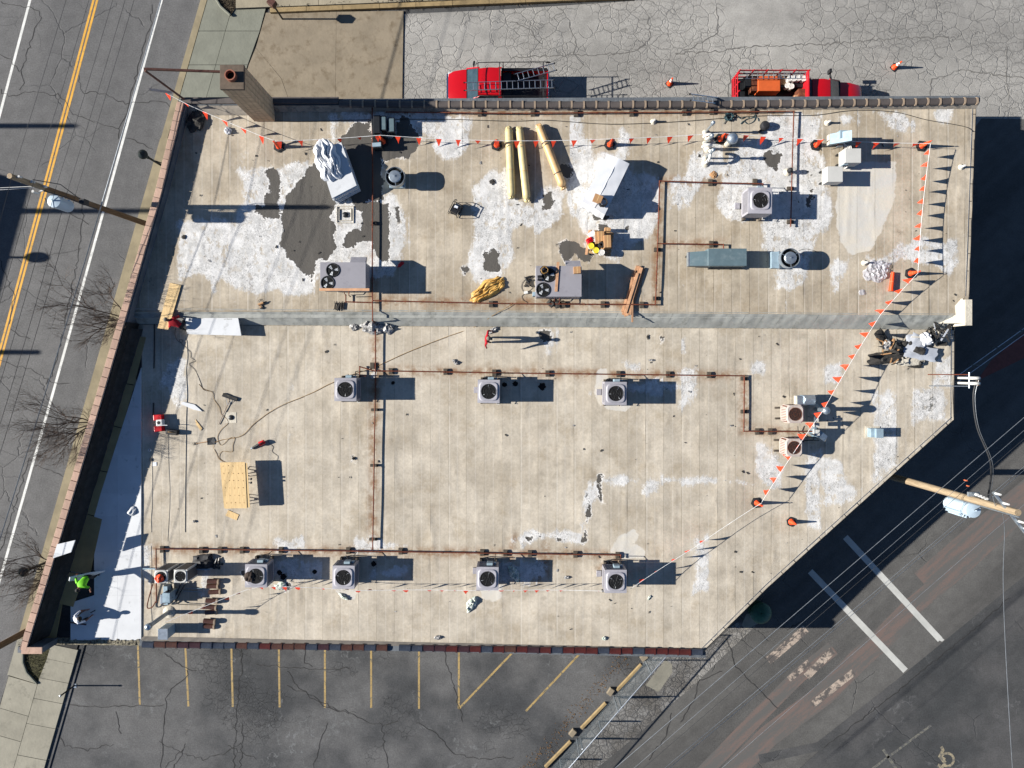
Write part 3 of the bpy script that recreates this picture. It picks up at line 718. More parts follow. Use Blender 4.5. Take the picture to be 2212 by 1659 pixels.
for i, l in enumerate([[(585, 142), (625, 135), (660, 137), (725, 146), (760, 155), (820, 149), (868, 152)], [(752, 155), (765, 180), (780, 190)], [(872, 30), (871, 130), (868, 215)],
    [(1230, 50), (1245, 90), (1240, 115), (1260, 140)], [(1400, 40), (1405, 80), (1380, 110), (1300, 118), (1180, 122), (1106, 124)], [(1550, 15), (1550, 70), (1500, 100), (1460, 118)], [(1575, 115), (1578, 160), (1574, 210)], [(1106, 45), (1140, 60), (1170, 95)],
    [(2005, 215), (2015, 170), (2080, 150), (2212, 170)], [(1460, 115), (1550, 110), (1640, 100), (1780, 95), (1900, 85), (2050, 80)], [(2180, 215), (2172, 160), (2176, 100)]]): crack(l, .05, 80 + i)
tag(ck.build('pavement_cracks', M_CRACK), kind='stuff'); tag(ck2.build('pale_pavement_cracks', M_SEAM), kind='stuff')
# dark tyre drag and soft band along the alley joint
MB().ribbon(xy([(1640, 1640), (1770, 1612), (1960, 1463), (2180, 1283), (2400, 1110)]), .55, .003).build('joint_band', A_RIGHT, alley)
# brick-red strip of paving that catches the light by the fence to the east
MB().flat(xy([(2110, 823), (2140, 780), (2212, 718), (2400, 560), (2440, 600), (2240, 760)]), .004).build('red_paving', M_BRICKP, alley)
# ------------------------------------------------------------------ the building
bld = thing('commercial_building', 'low flat-roofed commercial building with weathered beige roof on two levels, tile copings and brick chimney', 'building', (0, 0, 0))
def pl(l, h): return [at(x, y, h) for x, y in l]
# street parapet (outer line of its top), from north to south
W_OUT = [at(x / 1.736, y / 1.736, HP) for x, y in ((668, 380), (584, 720), (460, 1154), (299, 1700), (163, 2152), (76, 2436))]
def off(line, d):
    out = []
    for i, p in enumerate(line):
        a = line[max(i - 1, 0)]; b = line[min(i + 1, len(line) - 1)]
        t = (b - a).normalized(); out.append(p + Vector((-t.y, t.x, 0)) * d)
    return out
W_IN = off(W_OUT, .27)
def xw(line, y):
    for a, b in zip(line[:-1], line[1:]):
        if b.y <= y <= a.y: return lerp(a.x, b.x, (a.y - y) / (a.y - b.y))
    return line[0].x if y > line[0].y else line[-1].x
YN = lambda x: 13.42 + .005 * (x + 17)               # inner face of the north coping
def ystep(x): return 2.99 - .0066 * (x + 14)         # top of the step between the roofs
YS = lambda x: -14.28 - .0215 * (x + 19.5) if x > -19.5 else -14.28   # inner face of the south coping
EU = lambda y: 23.78 + .037 * (y - 8.5)              # east edge, upper roof
def EL(y):
    pts = [(23.36, 3), (23.3, -2.72), (14.18, -10.97), (13.5, -11.57), (10.1, -14.92)]
    for (xa, ya), (xb, yb) in zip(pts[:-1], pts[1:]):
        if yb <= y <= ya: return lerp(xa, xb, (ya - y) / (ya - yb))
    return 23.36 if y > 3 else 10.1
def YE(x):                                           # south limit of the lower roof at x
    if x <= 10.3: return YS(x)
    pts = [(10.1, -14.92), (13.5, -11.57), (14.18, -10.97), (23.3, -2.72)]
    for (xa, ya), (xb, yb) in zip(pts[:-1], pts[1:]):
        if xa <= x <= xb: return lerp(ya, yb, (x - xa) / (xb - xa))
    return -2.72
# walls: outline a little inside the roof edge, roof decks on top
wall = MB()
up = [(p.x + .1, p.y) for p in W_OUT if p.y > 2.9] + [(xw(W_OUT, 2.9) + .1, 2.9)] + [(23.4, 2.9), (23.75, 13.5), (W_OUT[0].x + .1, 13.5)]
wall.prism(up, -.05, HU - .12)
lo = [(xw(W_OUT, 2.88) + .1, 2.88)] + [(p.x + .1, p.y) for p in W_OUT if p.y < 2.8] + [(-19.5, -14.4), (9.9, -14.95), (13.4, -11.6), (23.15, -2.78), (23.2, 2.88)]
wall.prism(lo, -.05, HL - .12)
wall.build('wall', M_WALL, bld)

# ---- masks for the worn roof skin, traced in display pixels
def d2(l, h): return np.array([tuple(at(x, y, h))[:2] for x, y in l])
WHITE_U = [
 [(520, 372), (600, 362), (660, 345), (700, 350), (745, 430), (790, 430), (850, 420), (870, 440), (880, 500), (870, 560), (850, 600), (800, 600), (700, 590), (680, 640), (640, 640), (600, 625), (560, 632), (530, 628), (480, 600), (460, 632), (440, 600), (382, 608), (376, 478), (430, 468), (505, 485), (535, 430)],
 [(712, 250), (728, 248), (730, 300), (720, 320), (706, 290)], [(740, 240), (790, 240), (880, 242), (1000, 246), (1025, 252), (1025, 300), (1010, 330), (990, 350), (960, 345), (935, 320), (920, 280), (860, 268), (745, 262)],
 [(1012, 385), (1040, 378), (1078, 360), (1100, 340), (1115, 420), (1150, 440), (1190, 395), (1225, 385), (1225, 470), (1190, 490), (1115, 500), (1110, 560), (1085, 610), (1040, 625), (1010, 600), (1000, 640), (990, 590), (1010, 540), (1020, 470)],
 [(1222, 350), (1232, 250), (1252, 250), (1262, 320), (1280, 290), (1280, 360), (1300, 330), (1335, 330), (1345, 280), (1360, 290), (1355, 350), (1370, 370), (1425, 380), (1430, 470), (1400, 515), (1330, 560), (1270, 540), (1250, 470), (1215, 450)],
 [(1440, 385), (1480, 380), (1500, 330), (1530, 300), (1565, 300), (1560, 370), (1520, 385), (1500, 420), (1470, 450), (1435, 470)],
 [(1560, 370), (1600, 300), (1640, 290), (1660, 245), (1740, 250), (1770, 250), (1770, 330), (1790, 420), (1800, 470), (1760, 520), (1740, 600), (1700, 620), (1685, 560), (1640, 540), (1640, 480), (1580, 480), (1550, 440)],
 [(1815, 250), (1845, 245), (1850, 265), (1820, 270)], [(1893, 240), (1960, 238), (1975, 270), (1955, 295), (1935, 285), (1905, 262)], [(2008, 240), (2050, 236), (2050, 262), (2025, 268)],
 [(1880, 560), (1930, 540), (1960, 520), (2060, 520), (2065, 560), (2050, 590), (1990, 560), (1890, 580)], [(1676, 582), (1730, 580), (1715, 610), (1680, 622)], [(1798, 560), (1840, 555), (1830, 600), (1805, 630)]]
CREAM_U = [[(1815, 360), (1850, 350), (1935, 350), (1930, 440), (1905, 500), (1880, 540), (1840, 550), (1815, 520), (1805, 450)], [(1722, 390), (1745, 380), (1742, 470), (1722, 475)], [(1543, 330), (1560, 318), (1565, 370), (1545, 385)], [(1727, 250), (1750, 248), (1757, 262), (1735, 268)], [(842, 418), (855, 425), (862, 445), (850, 440)]]
BARE_U = [
 [(610, 457), (608, 525), (620, 557), (640, 565), (645, 577), (673, 607), (678, 587), (683, 562), (693, 557), (703, 565), (718, 557), (723, 525), (725, 485), (713, 472), (727, 432), (735, 400), (700, 345), (683, 342), (660, 372), (628, 415)],
 [(765, 435), (840, 440), (842, 565), (820, 565), (806, 540), (803, 522), (782, 523), (772, 528), (757, 535), (738, 530), (752, 505), (757, 500), (780, 497), (778, 460)],
 [(733, 300), (748, 282), (765, 268), (800, 262), (806, 300), (850, 300), (853, 268), (868, 253), (885, 250), (888, 272), (903, 290), (908, 307), (898, 327), (883, 345), (850, 345), (827, 345), (823, 375), (827, 430), (765, 440), (735, 410), (700, 345)],
 [(573, 369), (603, 362), (606, 415), (603, 447), (604, 471), (568, 470), (553, 460), (556, 448), (572, 440), (570, 428), (585, 415)],
 [(1040, 547), (1055, 545), (1068, 540), (1079, 547), (1078, 581), (1060, 585), (1048, 580)], [(853, 445), (864, 447), (863, 480), (857, 468)],
 [(1203, 530), (1225, 518), (1245, 525), (1250, 535), (1237, 560), (1225, 565), (1205, 545)], [(1240, 540), (1275, 535), (1275, 565), (1245, 562)],
 [(1205, 357), (1218, 352), (1234, 365), (1240, 378), (1228, 388), (1213, 380)], [(1173, 420), (1190, 418), (1197, 437), (1186, 452), (1174, 448)],
 [(1279, 455), (1300, 465), (1316, 468), (1307, 478), (1290, 475), (1281, 462)], [(1643, 340), (1660, 325), (1688, 335), (1678, 368), (1655, 362)],
 [(1743, 420), (1758, 405), (1757, 425), (1745, 447), (1740, 440)], [(1296, 485), (1306, 484), (1316, 500), (1298, 505)], [(1000, 578), (1012, 575), (1016, 582), (1005, 594)], [(1350, 490), (1358, 488), (1357, 501), (1351, 500)]]
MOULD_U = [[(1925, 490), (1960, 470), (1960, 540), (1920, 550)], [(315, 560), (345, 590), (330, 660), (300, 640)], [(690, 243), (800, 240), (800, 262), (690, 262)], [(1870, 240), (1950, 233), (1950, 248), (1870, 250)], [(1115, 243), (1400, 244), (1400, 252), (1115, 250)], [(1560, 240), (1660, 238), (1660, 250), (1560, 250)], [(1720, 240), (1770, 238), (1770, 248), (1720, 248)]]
WHITE_L = [
 [(368, 780), (388, 772), (403, 780), (402, 880), (385, 880), (365, 850), (345, 830)], [(1275, 850), (1330, 830), (1470, 815), (1500, 830), (1490, 870), (1465, 890), (1460, 850)], [(1460, 800), (1500, 795), (1500, 860), (1460, 870)],
 [(1265, 1060), (1290, 1025), (1340, 1025), (1380, 1035), (1378, 1047), (1300, 1050), (1290, 1080), (1270, 1110), (1262, 1160), (1256, 1150)], [(1385, 1045), (1420, 1040), (1420, 1062), (1385, 1070)], [(1430, 1025), (1540, 1028), (1640, 1040), (1640, 1055), (1560, 1045), (1500, 1050), (1430, 1045)],
 [(1100, 1160), (1130, 1150), (1170, 1148), (1220, 1148), (1256, 1155), (1256, 1168), (1180, 1165), (1120, 1175), (1100, 1182)], [(1625, 955), (1660, 950), (1690, 985), (1692, 1060), (1660, 1065), (1625, 1020)], [(1735, 985), (1770, 975), (1770, 1105), (1738, 1110)], [(1772, 1000), (1810, 990), (1850, 1055), (1840, 1085), (1775, 1090)],
 [(1892, 852), (1933, 850), (1935, 930), (1895, 930)], [(1890, 945), (1933, 940), (1932, 1000), (1895, 1030)], [(1970, 840), (2040, 835), (2040, 910), (1975, 910)], [(2020, 770), (2055, 770), (2055, 835), (2010, 835)],
 [(770, 1165), (800, 1155), (850, 1160), (890, 1180), (850, 1195), (770, 1190)], [(605, 1170), (650, 1165), (660, 1185), (600, 1188)], [(1500, 1160), (1530, 1155), (1535, 1280), (1500, 1280)], [(305, 1180), (325, 1170), (325, 1260), (308, 1250)], [(435, 1210), (450, 1200), (450, 1290), (432, 1290)], [(1165, 710), (1195, 705), (1195, 770), (1172, 770)], [(1350, 780), (1385, 780), (1385, 805), (1350, 805)], [(1780, 790), (1815, 785), (1815, 820), (1780, 830)],
 [(1610, 770), (1665, 780), (1660, 815), (1610, 815)], [(1465, 730), (1480, 730), (1480, 760), (1465, 760)], [(800, 800), (820, 795), (820, 815), (800, 815)], [(1760, 1105), (1770, 1105), (1768, 1140), (1740, 1140)], [(800, 1230), (900, 1215), (880, 1250), (800, 1250)], [(560, 1215), (700, 1215), (690, 1250), (570, 1240)], [(1060, 1215), (1180, 1215), (1190, 1250), (1070, 1260)]]
CREAM_L = [[(1340, 1155), (1370, 1143), (1380, 1155), (1372, 1175), (1395, 1190), (1390, 1205), (1345, 1210), (1320, 1190)], [(725, 1275), (770, 1278), (765, 1295), (735, 1292)], [(1040, 1270), (1085, 1265), (1085, 1290), (1065, 1298), (1040, 1292)], [(1290, 800), (1310, 795), (1312, 850), (1296, 880), (1285, 850)], [(1300, 870), (1360, 878), (1350, 890), (1310, 886)]]
BARE_L = [[(1270, 1062), (1276, 1100), (1262, 1150), (1258, 1170), (1266, 1165)] , [(1291, 1028), (1299, 1030), (1300, 1085), (1293, 1080)], [(1160, 1152), (1170, 1156), (1166, 1162)], [(1138, 1162), (1150, 1163), (1146, 1173)], [(1200, 1160), (1214, 1164), (1206, 1168)], [(759, 988), (765, 986), (768, 998), (762, 996)], [(1428, 728), (1434, 728), (1430, 740)], [(1166, 718), (1178, 714), (1190, 718), (1192, 730), (1180, 738), (1166, 734)], [(520, 1235), (540, 1232), (542, 1248), (526, 1250)], [(610, 1262), (626, 1262), (628, 1278), (612, 1280)]]
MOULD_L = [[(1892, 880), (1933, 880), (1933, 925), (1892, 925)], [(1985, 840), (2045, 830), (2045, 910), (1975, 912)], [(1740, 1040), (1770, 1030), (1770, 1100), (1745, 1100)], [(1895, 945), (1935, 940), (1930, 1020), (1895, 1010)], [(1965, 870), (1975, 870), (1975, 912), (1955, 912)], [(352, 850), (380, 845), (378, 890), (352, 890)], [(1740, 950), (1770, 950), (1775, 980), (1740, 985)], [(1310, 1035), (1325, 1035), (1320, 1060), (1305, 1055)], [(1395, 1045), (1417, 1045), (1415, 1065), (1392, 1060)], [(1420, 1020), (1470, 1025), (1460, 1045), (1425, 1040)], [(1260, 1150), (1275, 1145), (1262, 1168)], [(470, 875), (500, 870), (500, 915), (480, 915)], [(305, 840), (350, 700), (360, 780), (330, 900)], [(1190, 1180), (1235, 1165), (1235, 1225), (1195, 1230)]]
PIPES_U = [[(835, 241), (1715, 240)], [(804, 230), (804, 690)], [(806, 650), (1416, 658)], [(1714, 240), (1708, 492)], [(1416, 658), (1425, 391), (1651, 397)], [(1421, 526), (1563, 528)]]
PIPES_L = [[(811, 700), (811, 829), (805, 1187)], [(812, 801), (1608, 812), (1607, 931), (1754, 932)], [(336, 1186), (1341, 1199)], [(336, 1186), (338, 1290)], [(1180, 1180), (1180, 1240), (1162, 1246)], [(1110, 1165), (1106, 1240)], [(1360, 1190), (1300, 1230)]]

def sdf(poly, P):
    """signed distance, + inside"""
    n = len(poly); d = np.full(len(P), 1e9); ins = np.zeros(len(P), bool)
    for i in range(n):
        a = poly[i]; b = poly[i - 1]; e = b - a; w = P - a
        t = np.clip((w @ e) / max(1e-9, e @ e), 0, 1)
        q = w - t[:, None] * e; d = np.minimum(d, np.hypot(q[:, 0], q[:, 1]))
        c = ((a[1] > P[:, 1]) != (b[1] > P[:, 1]))
        den = b[1] - a[1] if abs(b[1] - a[1]) > 1e-9 else 1e-9
        ins ^= c & (P[:, 0] < (b[0] - a[0]) * (P[:, 1] - a[1]) / den + a[0])
    return np.where(ins, d, -d)
def field(polys, P, h, w):
    out = np.zeros(len(P))
    for p in polys:
        q = d2(p, h); lo_, hi_ = q.min(0) - w, q.max(0) + w
        k = np.where((P[:, 0] > lo_[0]) & (P[:, 0] < hi_[0]) & (P[:, 1] > lo_[1]) & (P[:, 1] < hi_[1]))[0]
        if len(k): out[k] = np.maximum(out[k], np.clip(sdf(q, P[k]) / w * .5 + .5, 0, 1))
    return out
def linefield(lines, P, h, w):
    d = np.full(len(P), 9.0)
    for l in lines:
        q = d2(l, h)
        for a, b in zip(q[:-1], q[1:]):
            e = b - a; v = P - a; t = np.clip((v @ e) / (e @ e), 0, 1); r = v - t[:, None] * e
            d = np.minimum(d, np.hypot(r[:, 0], r[:, 1]))
    return np.exp(-(d / w) ** 2)

def roof(parent, m, h, xs, ylo, yhi, xclip, polys):
    """one sheet of membrane per lap: a fine strip with wrinkles and a lifted west edge"""
    WP, BP, MP, CP, RP = polys
    strips = []; allP = []
    for k, (x0, x1) in enumerate(zip(xs[:-1], xs[1:])):
        nx = 9
        lo_ = min(ylo(x0), ylo(x1)); hi_ = max(yhi(x0), yhi(x1))
        ny = max(3, int((hi_ - lo_) / .1))
        u = np.linspace(0, 1, nx); v = np.linspace(0, 1, ny)
        X = np.repeat((x0 + (x1 - x0) * u)[None, :], ny, 0)
        yl = np.array([ylo(x0 + (x1 - x0) * t) for t in u]); yh = np.array([yhi(x0 + (x1 - x0) * t) for t in u])
        Y = yl[None, :] + (yh - yl)[None, :] * v[:, None]
        if xclip is not None:
            for j in range(ny):
                for i in range(nx):
                    a, b = xclip(float(Y[j, i])); X[j, i] = min(max(X[j, i], a), b)
        strips.append((nx, ny, X, Y, np.repeat(u[None, :], ny, 0)))
        allP.append(np.stack([X.ravel(), Y.ravel()], 1))
    P = np.concatenate(allP)
    A = np.stack([field(WP, P, h, .4), field(BP, P, h, .38), field(MP, P, h, 1.0), np.ones(len(P))], 1)
    C = field(CP, P, h, .3); RR = linefield(RP, P, h, .28)
    o = 0
    for k, (nx, ny, X, Y, U) in enumerate(strips):
        n = nx * ny
        Z = h + .012 * (1 - U) ** 3 + .004 * np.sin(Y * 1.3 + k) + .006 * np.sin(X * 2.1 + Y * .37 + k * 1.7) * np.sin(Y * .9 + k * .6)
        # scattered ridges in the skin
        rs = np.random.RandomState(k + int(h * 100))
        for _ in range(4):
            cx_, cy_ = rs.uniform(X.min(), X.max()), rs.uniform(Y.min(), Y.max()); s_ = rs.uniform(.03, .07); sl_ = rs.uniform(-.12, .12)
            ln = rs.uniform(.4, 2.2)
            Z = Z + .014 * np.exp(-((X - cx_ - sl_ * (Y - cy_)) / s_) ** 2) * np.exp(-((Y - cy_) / ln) ** 4)
        V = np.stack([X.ravel(), Y.ravel(), Z.ravel()], 1)
        me = bpy.data.meshes.new('membrane_sheet')
        i = np.arange(n).reshape(ny, nx)
        Q = np.stack([i[:-1, :-1], i[:-1, 1:], i[1:, 1:], i[1:, :-1]], -1).reshape(-1, 4)
        me.vertices.add(n); me.vertices.foreach_set('co', V.ravel().astype(np.float32))
        me.loops.add(Q.size); me.loops.foreach_set('vertex_index', Q.ravel().astype(np.int32))
        me.polygons.add(len(Q)); me.polygons.foreach_set('loop_start', (np.arange(len(Q)) * 4).astype(np.int32))
        me.polygons.foreach_set('use_smooth', [True] * len(Q))
        me.update(calc_edges=True)
        a = me.color_attributes.new('ma', 'FLOAT_COLOR', 'POINT'); a.data.foreach_set('color', A[o:o + n].ravel().astype(np.float32))
        b = me.color_attributes.new('mb', 'FLOAT_COLOR', 'POINT')
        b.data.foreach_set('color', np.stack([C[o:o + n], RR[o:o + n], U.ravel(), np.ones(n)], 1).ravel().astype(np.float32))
        me.materials.append(m)
        link('membrane_sheet', me, parent); o += n

ur = MB().prism([(p[0], p[1]) for p in up], HU - .118, HU - .03).build('upper_roof', M_ROOFU, bld)
lr = MB().prism([(p[0], p[1]) for p in lo], HL - .118, HL - .03).build('lower_roof', M_ROOFL, bld)
def seams(x0, dx, a, b):
    k = math.ceil((a - x0) / dx); l = [a]
    while x0 + k * dx < b - .15:
        if x0 + k * dx > a + .15: l.append(x0 + k * dx)
        k += 1
    return l + [b]
xs = seams(-6.29, .927, -20.2, 23.98)
def clipU(y): return (xw(W_IN, y) + .04, EU(y))
def yuU(x): return YN(x) - .02
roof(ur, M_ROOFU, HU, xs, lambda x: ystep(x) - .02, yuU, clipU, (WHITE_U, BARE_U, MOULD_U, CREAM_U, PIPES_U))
XB = -19.52     # east edge of the new white boards
xs = seams(-12.83, .946, XB + .01, 23.36)
def clipL(y): return (max(xw(W_IN, y) + .04, XB), EL(y) - .02)
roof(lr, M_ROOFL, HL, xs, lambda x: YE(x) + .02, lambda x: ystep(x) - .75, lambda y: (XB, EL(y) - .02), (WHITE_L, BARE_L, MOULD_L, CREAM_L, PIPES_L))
# old skin left of the boards, north-west corner of the lower roof
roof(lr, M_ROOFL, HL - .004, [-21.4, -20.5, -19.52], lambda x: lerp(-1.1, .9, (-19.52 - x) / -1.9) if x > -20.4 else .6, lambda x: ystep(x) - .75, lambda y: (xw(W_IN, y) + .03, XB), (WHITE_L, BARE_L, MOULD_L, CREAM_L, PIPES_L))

# ---- step between the two roofs: creased grey flashing in widths
st = MB(); x = -20.1
st.box(-20.0, 2.6, HL, 23.3, 2.85, HU - .16)
stp = st.build('roof_step', M_FLASH, bld)
x = -20.05; k = 0
while x < 22.9:
    w = min(.946, 22.95 - x); nx, ny = 12, 6; vs = []; rs = random.Random(k); ph = rs.uniform(0, 6)
    for j in range(ny):
        t = j / (ny - 1)
        for i in range(nx):
            u = i / (nx - 1); X = x + w * u
            y = ystep(X) + .06 - .78 * t; z = HU + .022 - (HU - HL - .01) * (t ** 1.25)
            if t == 0: z = HU + .02
            cr = .026 * math.sin((u * 9 + t * 3.5 + ph)) * math.sin(math.pi * min(1, t * 1.1)) + .012 * math.sin(u * 21 - t * 7 + ph * 2) * t
            vs.append((X - .22 * t * (1 if X > 4 else .4), y + cr * .6, z + cr + .008 * (1 - u)))
    fs = [(j * nx + i, (j + 1) * nx + i, (j + 1) * nx + i + 1, j * nx + i + 1) for j in range(ny - 1) for i in range(nx - 1)]
    mb = MB().add(vs, fs); mb.build('flashing_sheet', M_FLASH, stp, smooth=60); x += w; k += 1

# ---- street parapet with clay coping stones
par = MB()
def wallstrip(mb, A, B, z0, z1):
    for (a, b), (c, d) in zip(zip(A[:-1], A[1:]), zip(B[:-1], B[1:])):
        mb.prism([(a.x, a.y), (c.x, c.y), (d.x, d.y), (b.x, b.y)], z0, z1)
wallstrip(par, W_OUT, W_IN, -.05, HP - .09)
parap = par.build('street_parapet', M_PARA, bld)
# inner faces: grey skin on the upper part, black bitumen where it was stripped
inn = off(W_OUT, .275); inn2 = off(W_OUT, .30)
yb = 2.35
def cut(line, y0, y1):
    l = [Vector((xw(line, y0), y0, 0))] + [p.copy() for p in line if y1 < p.y < y0] + [Vector((xw(line, y1), y1, 0))]
    return l
mb = MB(); wallstrip(mb, cut(inn, 13.4, yb), cut(off(W_OUT, .36), 13.4, yb), HU - .03, HP - .1); mb.build('parapet_flashing', M_PARA, parap)
mb = MB(); wallstrip(mb, cut(inn, yb - .01, -14.2), cut(off(W_OUT, .34), yb - .01, -14.2), HL - .03, HP - .1); mb.build('bitumen_face', M_TAR, parap)
# heaped torn bitumen along its foot
nb = 70; A_ = cut(off(W_OUT, .34), yb - .3, -14.1); vs = []; L = []
for i in range(nb):
    t = i / (nb - 1); y = lerp(yb - .3, -14.1, t); x = xw(off(W_OUT, .34), y)
    for j in range(7):
        u = j / 6
        vs.append((x + u * .3, y, HL + .02 + .6 * (1 - u) ** 1.3 + .07 * mnoise.noise((x * 3 + u * 7, y * 2.4, u * 3))))
mb = MB().add(vs, [(i * 7 + j, (i + 1) * 7 + j, (i + 1) * 7 + j + 1, i * 7 + j + 1) for i in range(nb - 1) for j in range(6)])
mb.build('torn_bitumen', M_TAR, parap, smooth=30)
# coping stones
tot = []; 
for a, b in zip(W_OUT[:-1], W_OUT[1:]): tot.append((b - a).length)
Ltot = sum(tot); ns = 58; sl = Ltot / ns
def along(line, s):
    for a, b in zip(line[:-1], line[1:]):
        l = (b - a).length
        if s <= l: return a.lerp(b, s / l), (b - a).normalized()
        s -= l
    return line[-1].copy(), (line[-1] - line[-2]).normalized()
wallstrip(mb := MB(), off(W_OUT, -.01), off(W_OUT, .28), HP - .09, HP - .035); mb.build('mortar_bed', M_MORTAR, parap)
stone = MB().cb((0, 0, 0), (sl - .022, .335, .075)).mesh('coping_stone', M_COPING, bevel=.012, seg=1)
for i in range(ns):
    p, t = along(W_OUT, (i + .5) * sl); nrm = Vector((-t.y, t.x, 0))
    o = link('coping_stone', stone, parap); q = p + nrm * .135
    o.location = (q.x, q.y, HP + rnd.uniform(-.006, .006)); o.rotation_euler = (rnd.uniform(-.015, .015), 0, math.atan2(t.y, t.x))
# short return at the south end
e0 = at(32, 1410, HP); MB().box(-.1, -.17, -.04, .95, .17, .04).build('return_stone', M_COPING, parap, bevel=.012).location = (e0.x + .45, e0.y + .12, HP - .004)
MB().box(e0.x + .1, e0.y - .03, -.05, e0.x + 1.35, e0.y + .27, HP - .06).build('return_wall', M_PARA, parap)

M_FLASHN = mat('flashing_dull', '#8e867a', .85, var=.2, scale=2, grime='#5f5c58', gamt=.42)
MB().box(23.2, 13.8, -.05, 23.6, 14.74, 2.95).build('added_shade_wall', M_WALL, bld)  # unseen wall, added to cast the dark strip beyond the north-east corner
# ---- tile copings
def tile_mesh(name, L, w, mt, mr_):
    mb = MB(); n = 8
    prof = [(w / 2 * math.cos(math.pi * (1 - i / n)), .115 * math.sin(math.pi * i / n) ** .75) for i in range(n + 1)]
    def sweep(x0, x1, k, dz, mi):
        vs = [(x, y * k, z * k + dz) for x in (x0, x1) for (y, z) in prof]; m_ = n + 1
        mb.add(vs, [(i, i + 1, m_ + i + 1, m_ + i) for i in range(n)] + [tuple(range(m_)), tuple(range(2 * m_ - 1, m_ - 1, -1))], mi)
    sweep(0, L - .05, 1, 0, 0); sweep(L - .085, L, 1.17, .004, 1)
    return mb.mesh(name, [mt, mr_], smooth=50)
nb_ = MB(); nb_.prism([(W_OUT[0].x, 13.44), (23.98, 13.65), (23.98, 13.95), (W_OUT[0].x, 13.75)], -.05, 5.03)
npar = nb_.build('north_parapet', M_PARA, bld)
mb = MB(); mb.add([(-12.2, 13.43, 5.06), (23.95, 13.6, 5.06), (23.95, 13.38, HU + .03), (-12.2, 13.2, HU + .03)], [(3, 2, 1, 0)]); mb.add([(-16.9, 13.43, 5.06), (-12.2, 13.43, 5.06), (-12.2, 13.05, HU + .03), (-16.9, 13.05, HU + .03)], [(3, 2, 1, 0)])
mb.build('parapet_flashing', M_FLASHN, npar)
ta = at(732, 224, 5.15); tb = at(2114, 217, 5.15); nN = 52
TL = (tb - ta).length / nN; ang = math.atan2(tb.y - ta.y, tb.x - ta.x)
tm = tile_mesh('coping_tile', TL, .34, M_TILE_N, M_TILE_NR)
for i in range(nN):
    p = ta.lerp(tb, i / nN); o = link('coping_tile', tm, npar); sag = .1 * math.sin(math.pi * i / nN) - .02
    o.location = (p.x, p.y - sag + rnd.uniform(-.01, .01), 5.03 + rnd.uniform(-.006, .006)); o.rotation_euler = (0, rnd.uniform(-.01, .01), ang + rnd.uniform(-.012, .012))
# plain tarred coping west of the tiles
mb = MB(); mb.prism([(W_OUT[0].x + .05, 13.5), (ta.x - .02, 13.52), (ta.x - .02, 13.86), (W_OUT[0].x + .05, 13.84)], 5.031, 5.14); mb.build('plain_coping', M_TILE_N, npar, bevel=.04)
sb = MB(); sb.prism([(-19.6, -14.3), (10.2, -14.94), (10.2, -15.24), (-19.6, -14.6)], -.05, 4.09); spar = sb.build('south_parapet', M_PARA, bld)
mb = MB(); mb.add([(-19.5, -14.32, 4.12), (10.15, -14.96, 4.12), (10.15, -14.78, HL + .02), (-19.5, -14.14, HL + .02)], [(0, 1, 2, 3)]); mb.build('parapet_flashing', M_FLASHS, spar)
ta = at(306, 1393.5, 4.2); tb = at(1518, 1410, 4.2); nS = 48
TL = (tb - ta).length / nS; ang = math.atan2(tb.y - ta.y, tb.x - ta.x)
tms = [tile_mesh('coping_tile', TL, .33, g_, g_) for g_ in GLAZE]
for i in range(nS):
    if i == 21: continue          # one tile is missing
    p = ta.lerp(tb, i / nS); r_ = rnd.random()
    k = (0 if r_ < .55 else 1 if r_ < .7 else 2 if r_ < .88 else 3) if i > 24 else (0 if r_ < .3 else 1 if r_ < .55 else 2 if r_ < .8 else 3)
    o = link('coping_tile', tms[k], spar)
    o.location = (p.x, p.y + rnd.uniform(-.012, .012), 4.09 + rnd.uniform(-.006, .006)); o.rotation_euler = (0, rnd.uniform(-.01, .01), ang + rnd.uniform(-.012, .012))
# bare rubble top of the south wall at its west end
mb = MB(); mb.prism([(-24.6, -14.2), (-19.6, -14.3), (-19.6, -14.62), (-24.6, -14.55)], -.05, 4.05)
rub = mb.build('worn_wall_top', M_RUBBLE, spar)
for i in range(26):
    xx = -24.3 + i * .185
    MB().cb((xx, -14.42 + rnd.uniform(-.05, .05), 4.06), (rnd.uniform(.1, .2), rnd.uniform(.12, .26), .07), rnd.uniform(-.4, .4)).build('brick', M_RUBBLE, spar)

# ---- east edges: gutters, end block
def gutter(pts, name='gutter'):
    mb = MB()
    for a, b in zip(pts[:-1], pts[1:]):
        a, b = Vector(a), Vector(b); t = (b - a).normalized(); nn = Vector((t.y, -t.x, 0))
        mb.beam(a + nn * .09, b + nn * .09, .16, .02); mb.beam(a + nn * .01 + Vector((0, 0, .06)), b + nn * .01 + Vector((0, 0, .06)), .02, .12)
        L_ = (b - a).length; k = int(L_ / .9)
        for i in range(k): mb.beam(a + t * (i + .5) * .9 + Vector((0, 0, .105)), a + t * (i + .5) * .9 + nn * .19 + Vector((0, 0, .105)), .03, .012)
    o = mb.build(name, M_DARKMET, bld)
    m2 = MB()
    for a, b in zip(pts[:-1], pts[1:]):
        a, b = Vector(a), Vector(b); t = (b - a).normalized(); nn = Vector((t.y, -t.x, 0))
        m2.beam(a + nn * .19 + Vector((0, 0, .06)), b + nn * .19 + Vector((0, 0, .06)), .025, .12)
    m2.build('gutter_lip', M_ALU, o)
gutter([(EU(3.7), 3.7, HU - .1), (EU(13.55), 13.55, HU - .1)][::-1])
gutter([(23.36, 2.2, HL - .1), (23.31, -2.72, HL - .1), (13.5, -11.57, HL - .1), (10.15, -14.9, HL - .1)])
mb = MB(); b0 = at(2083, 647, 5.0); b1 = at(2100, 703, 5.0)
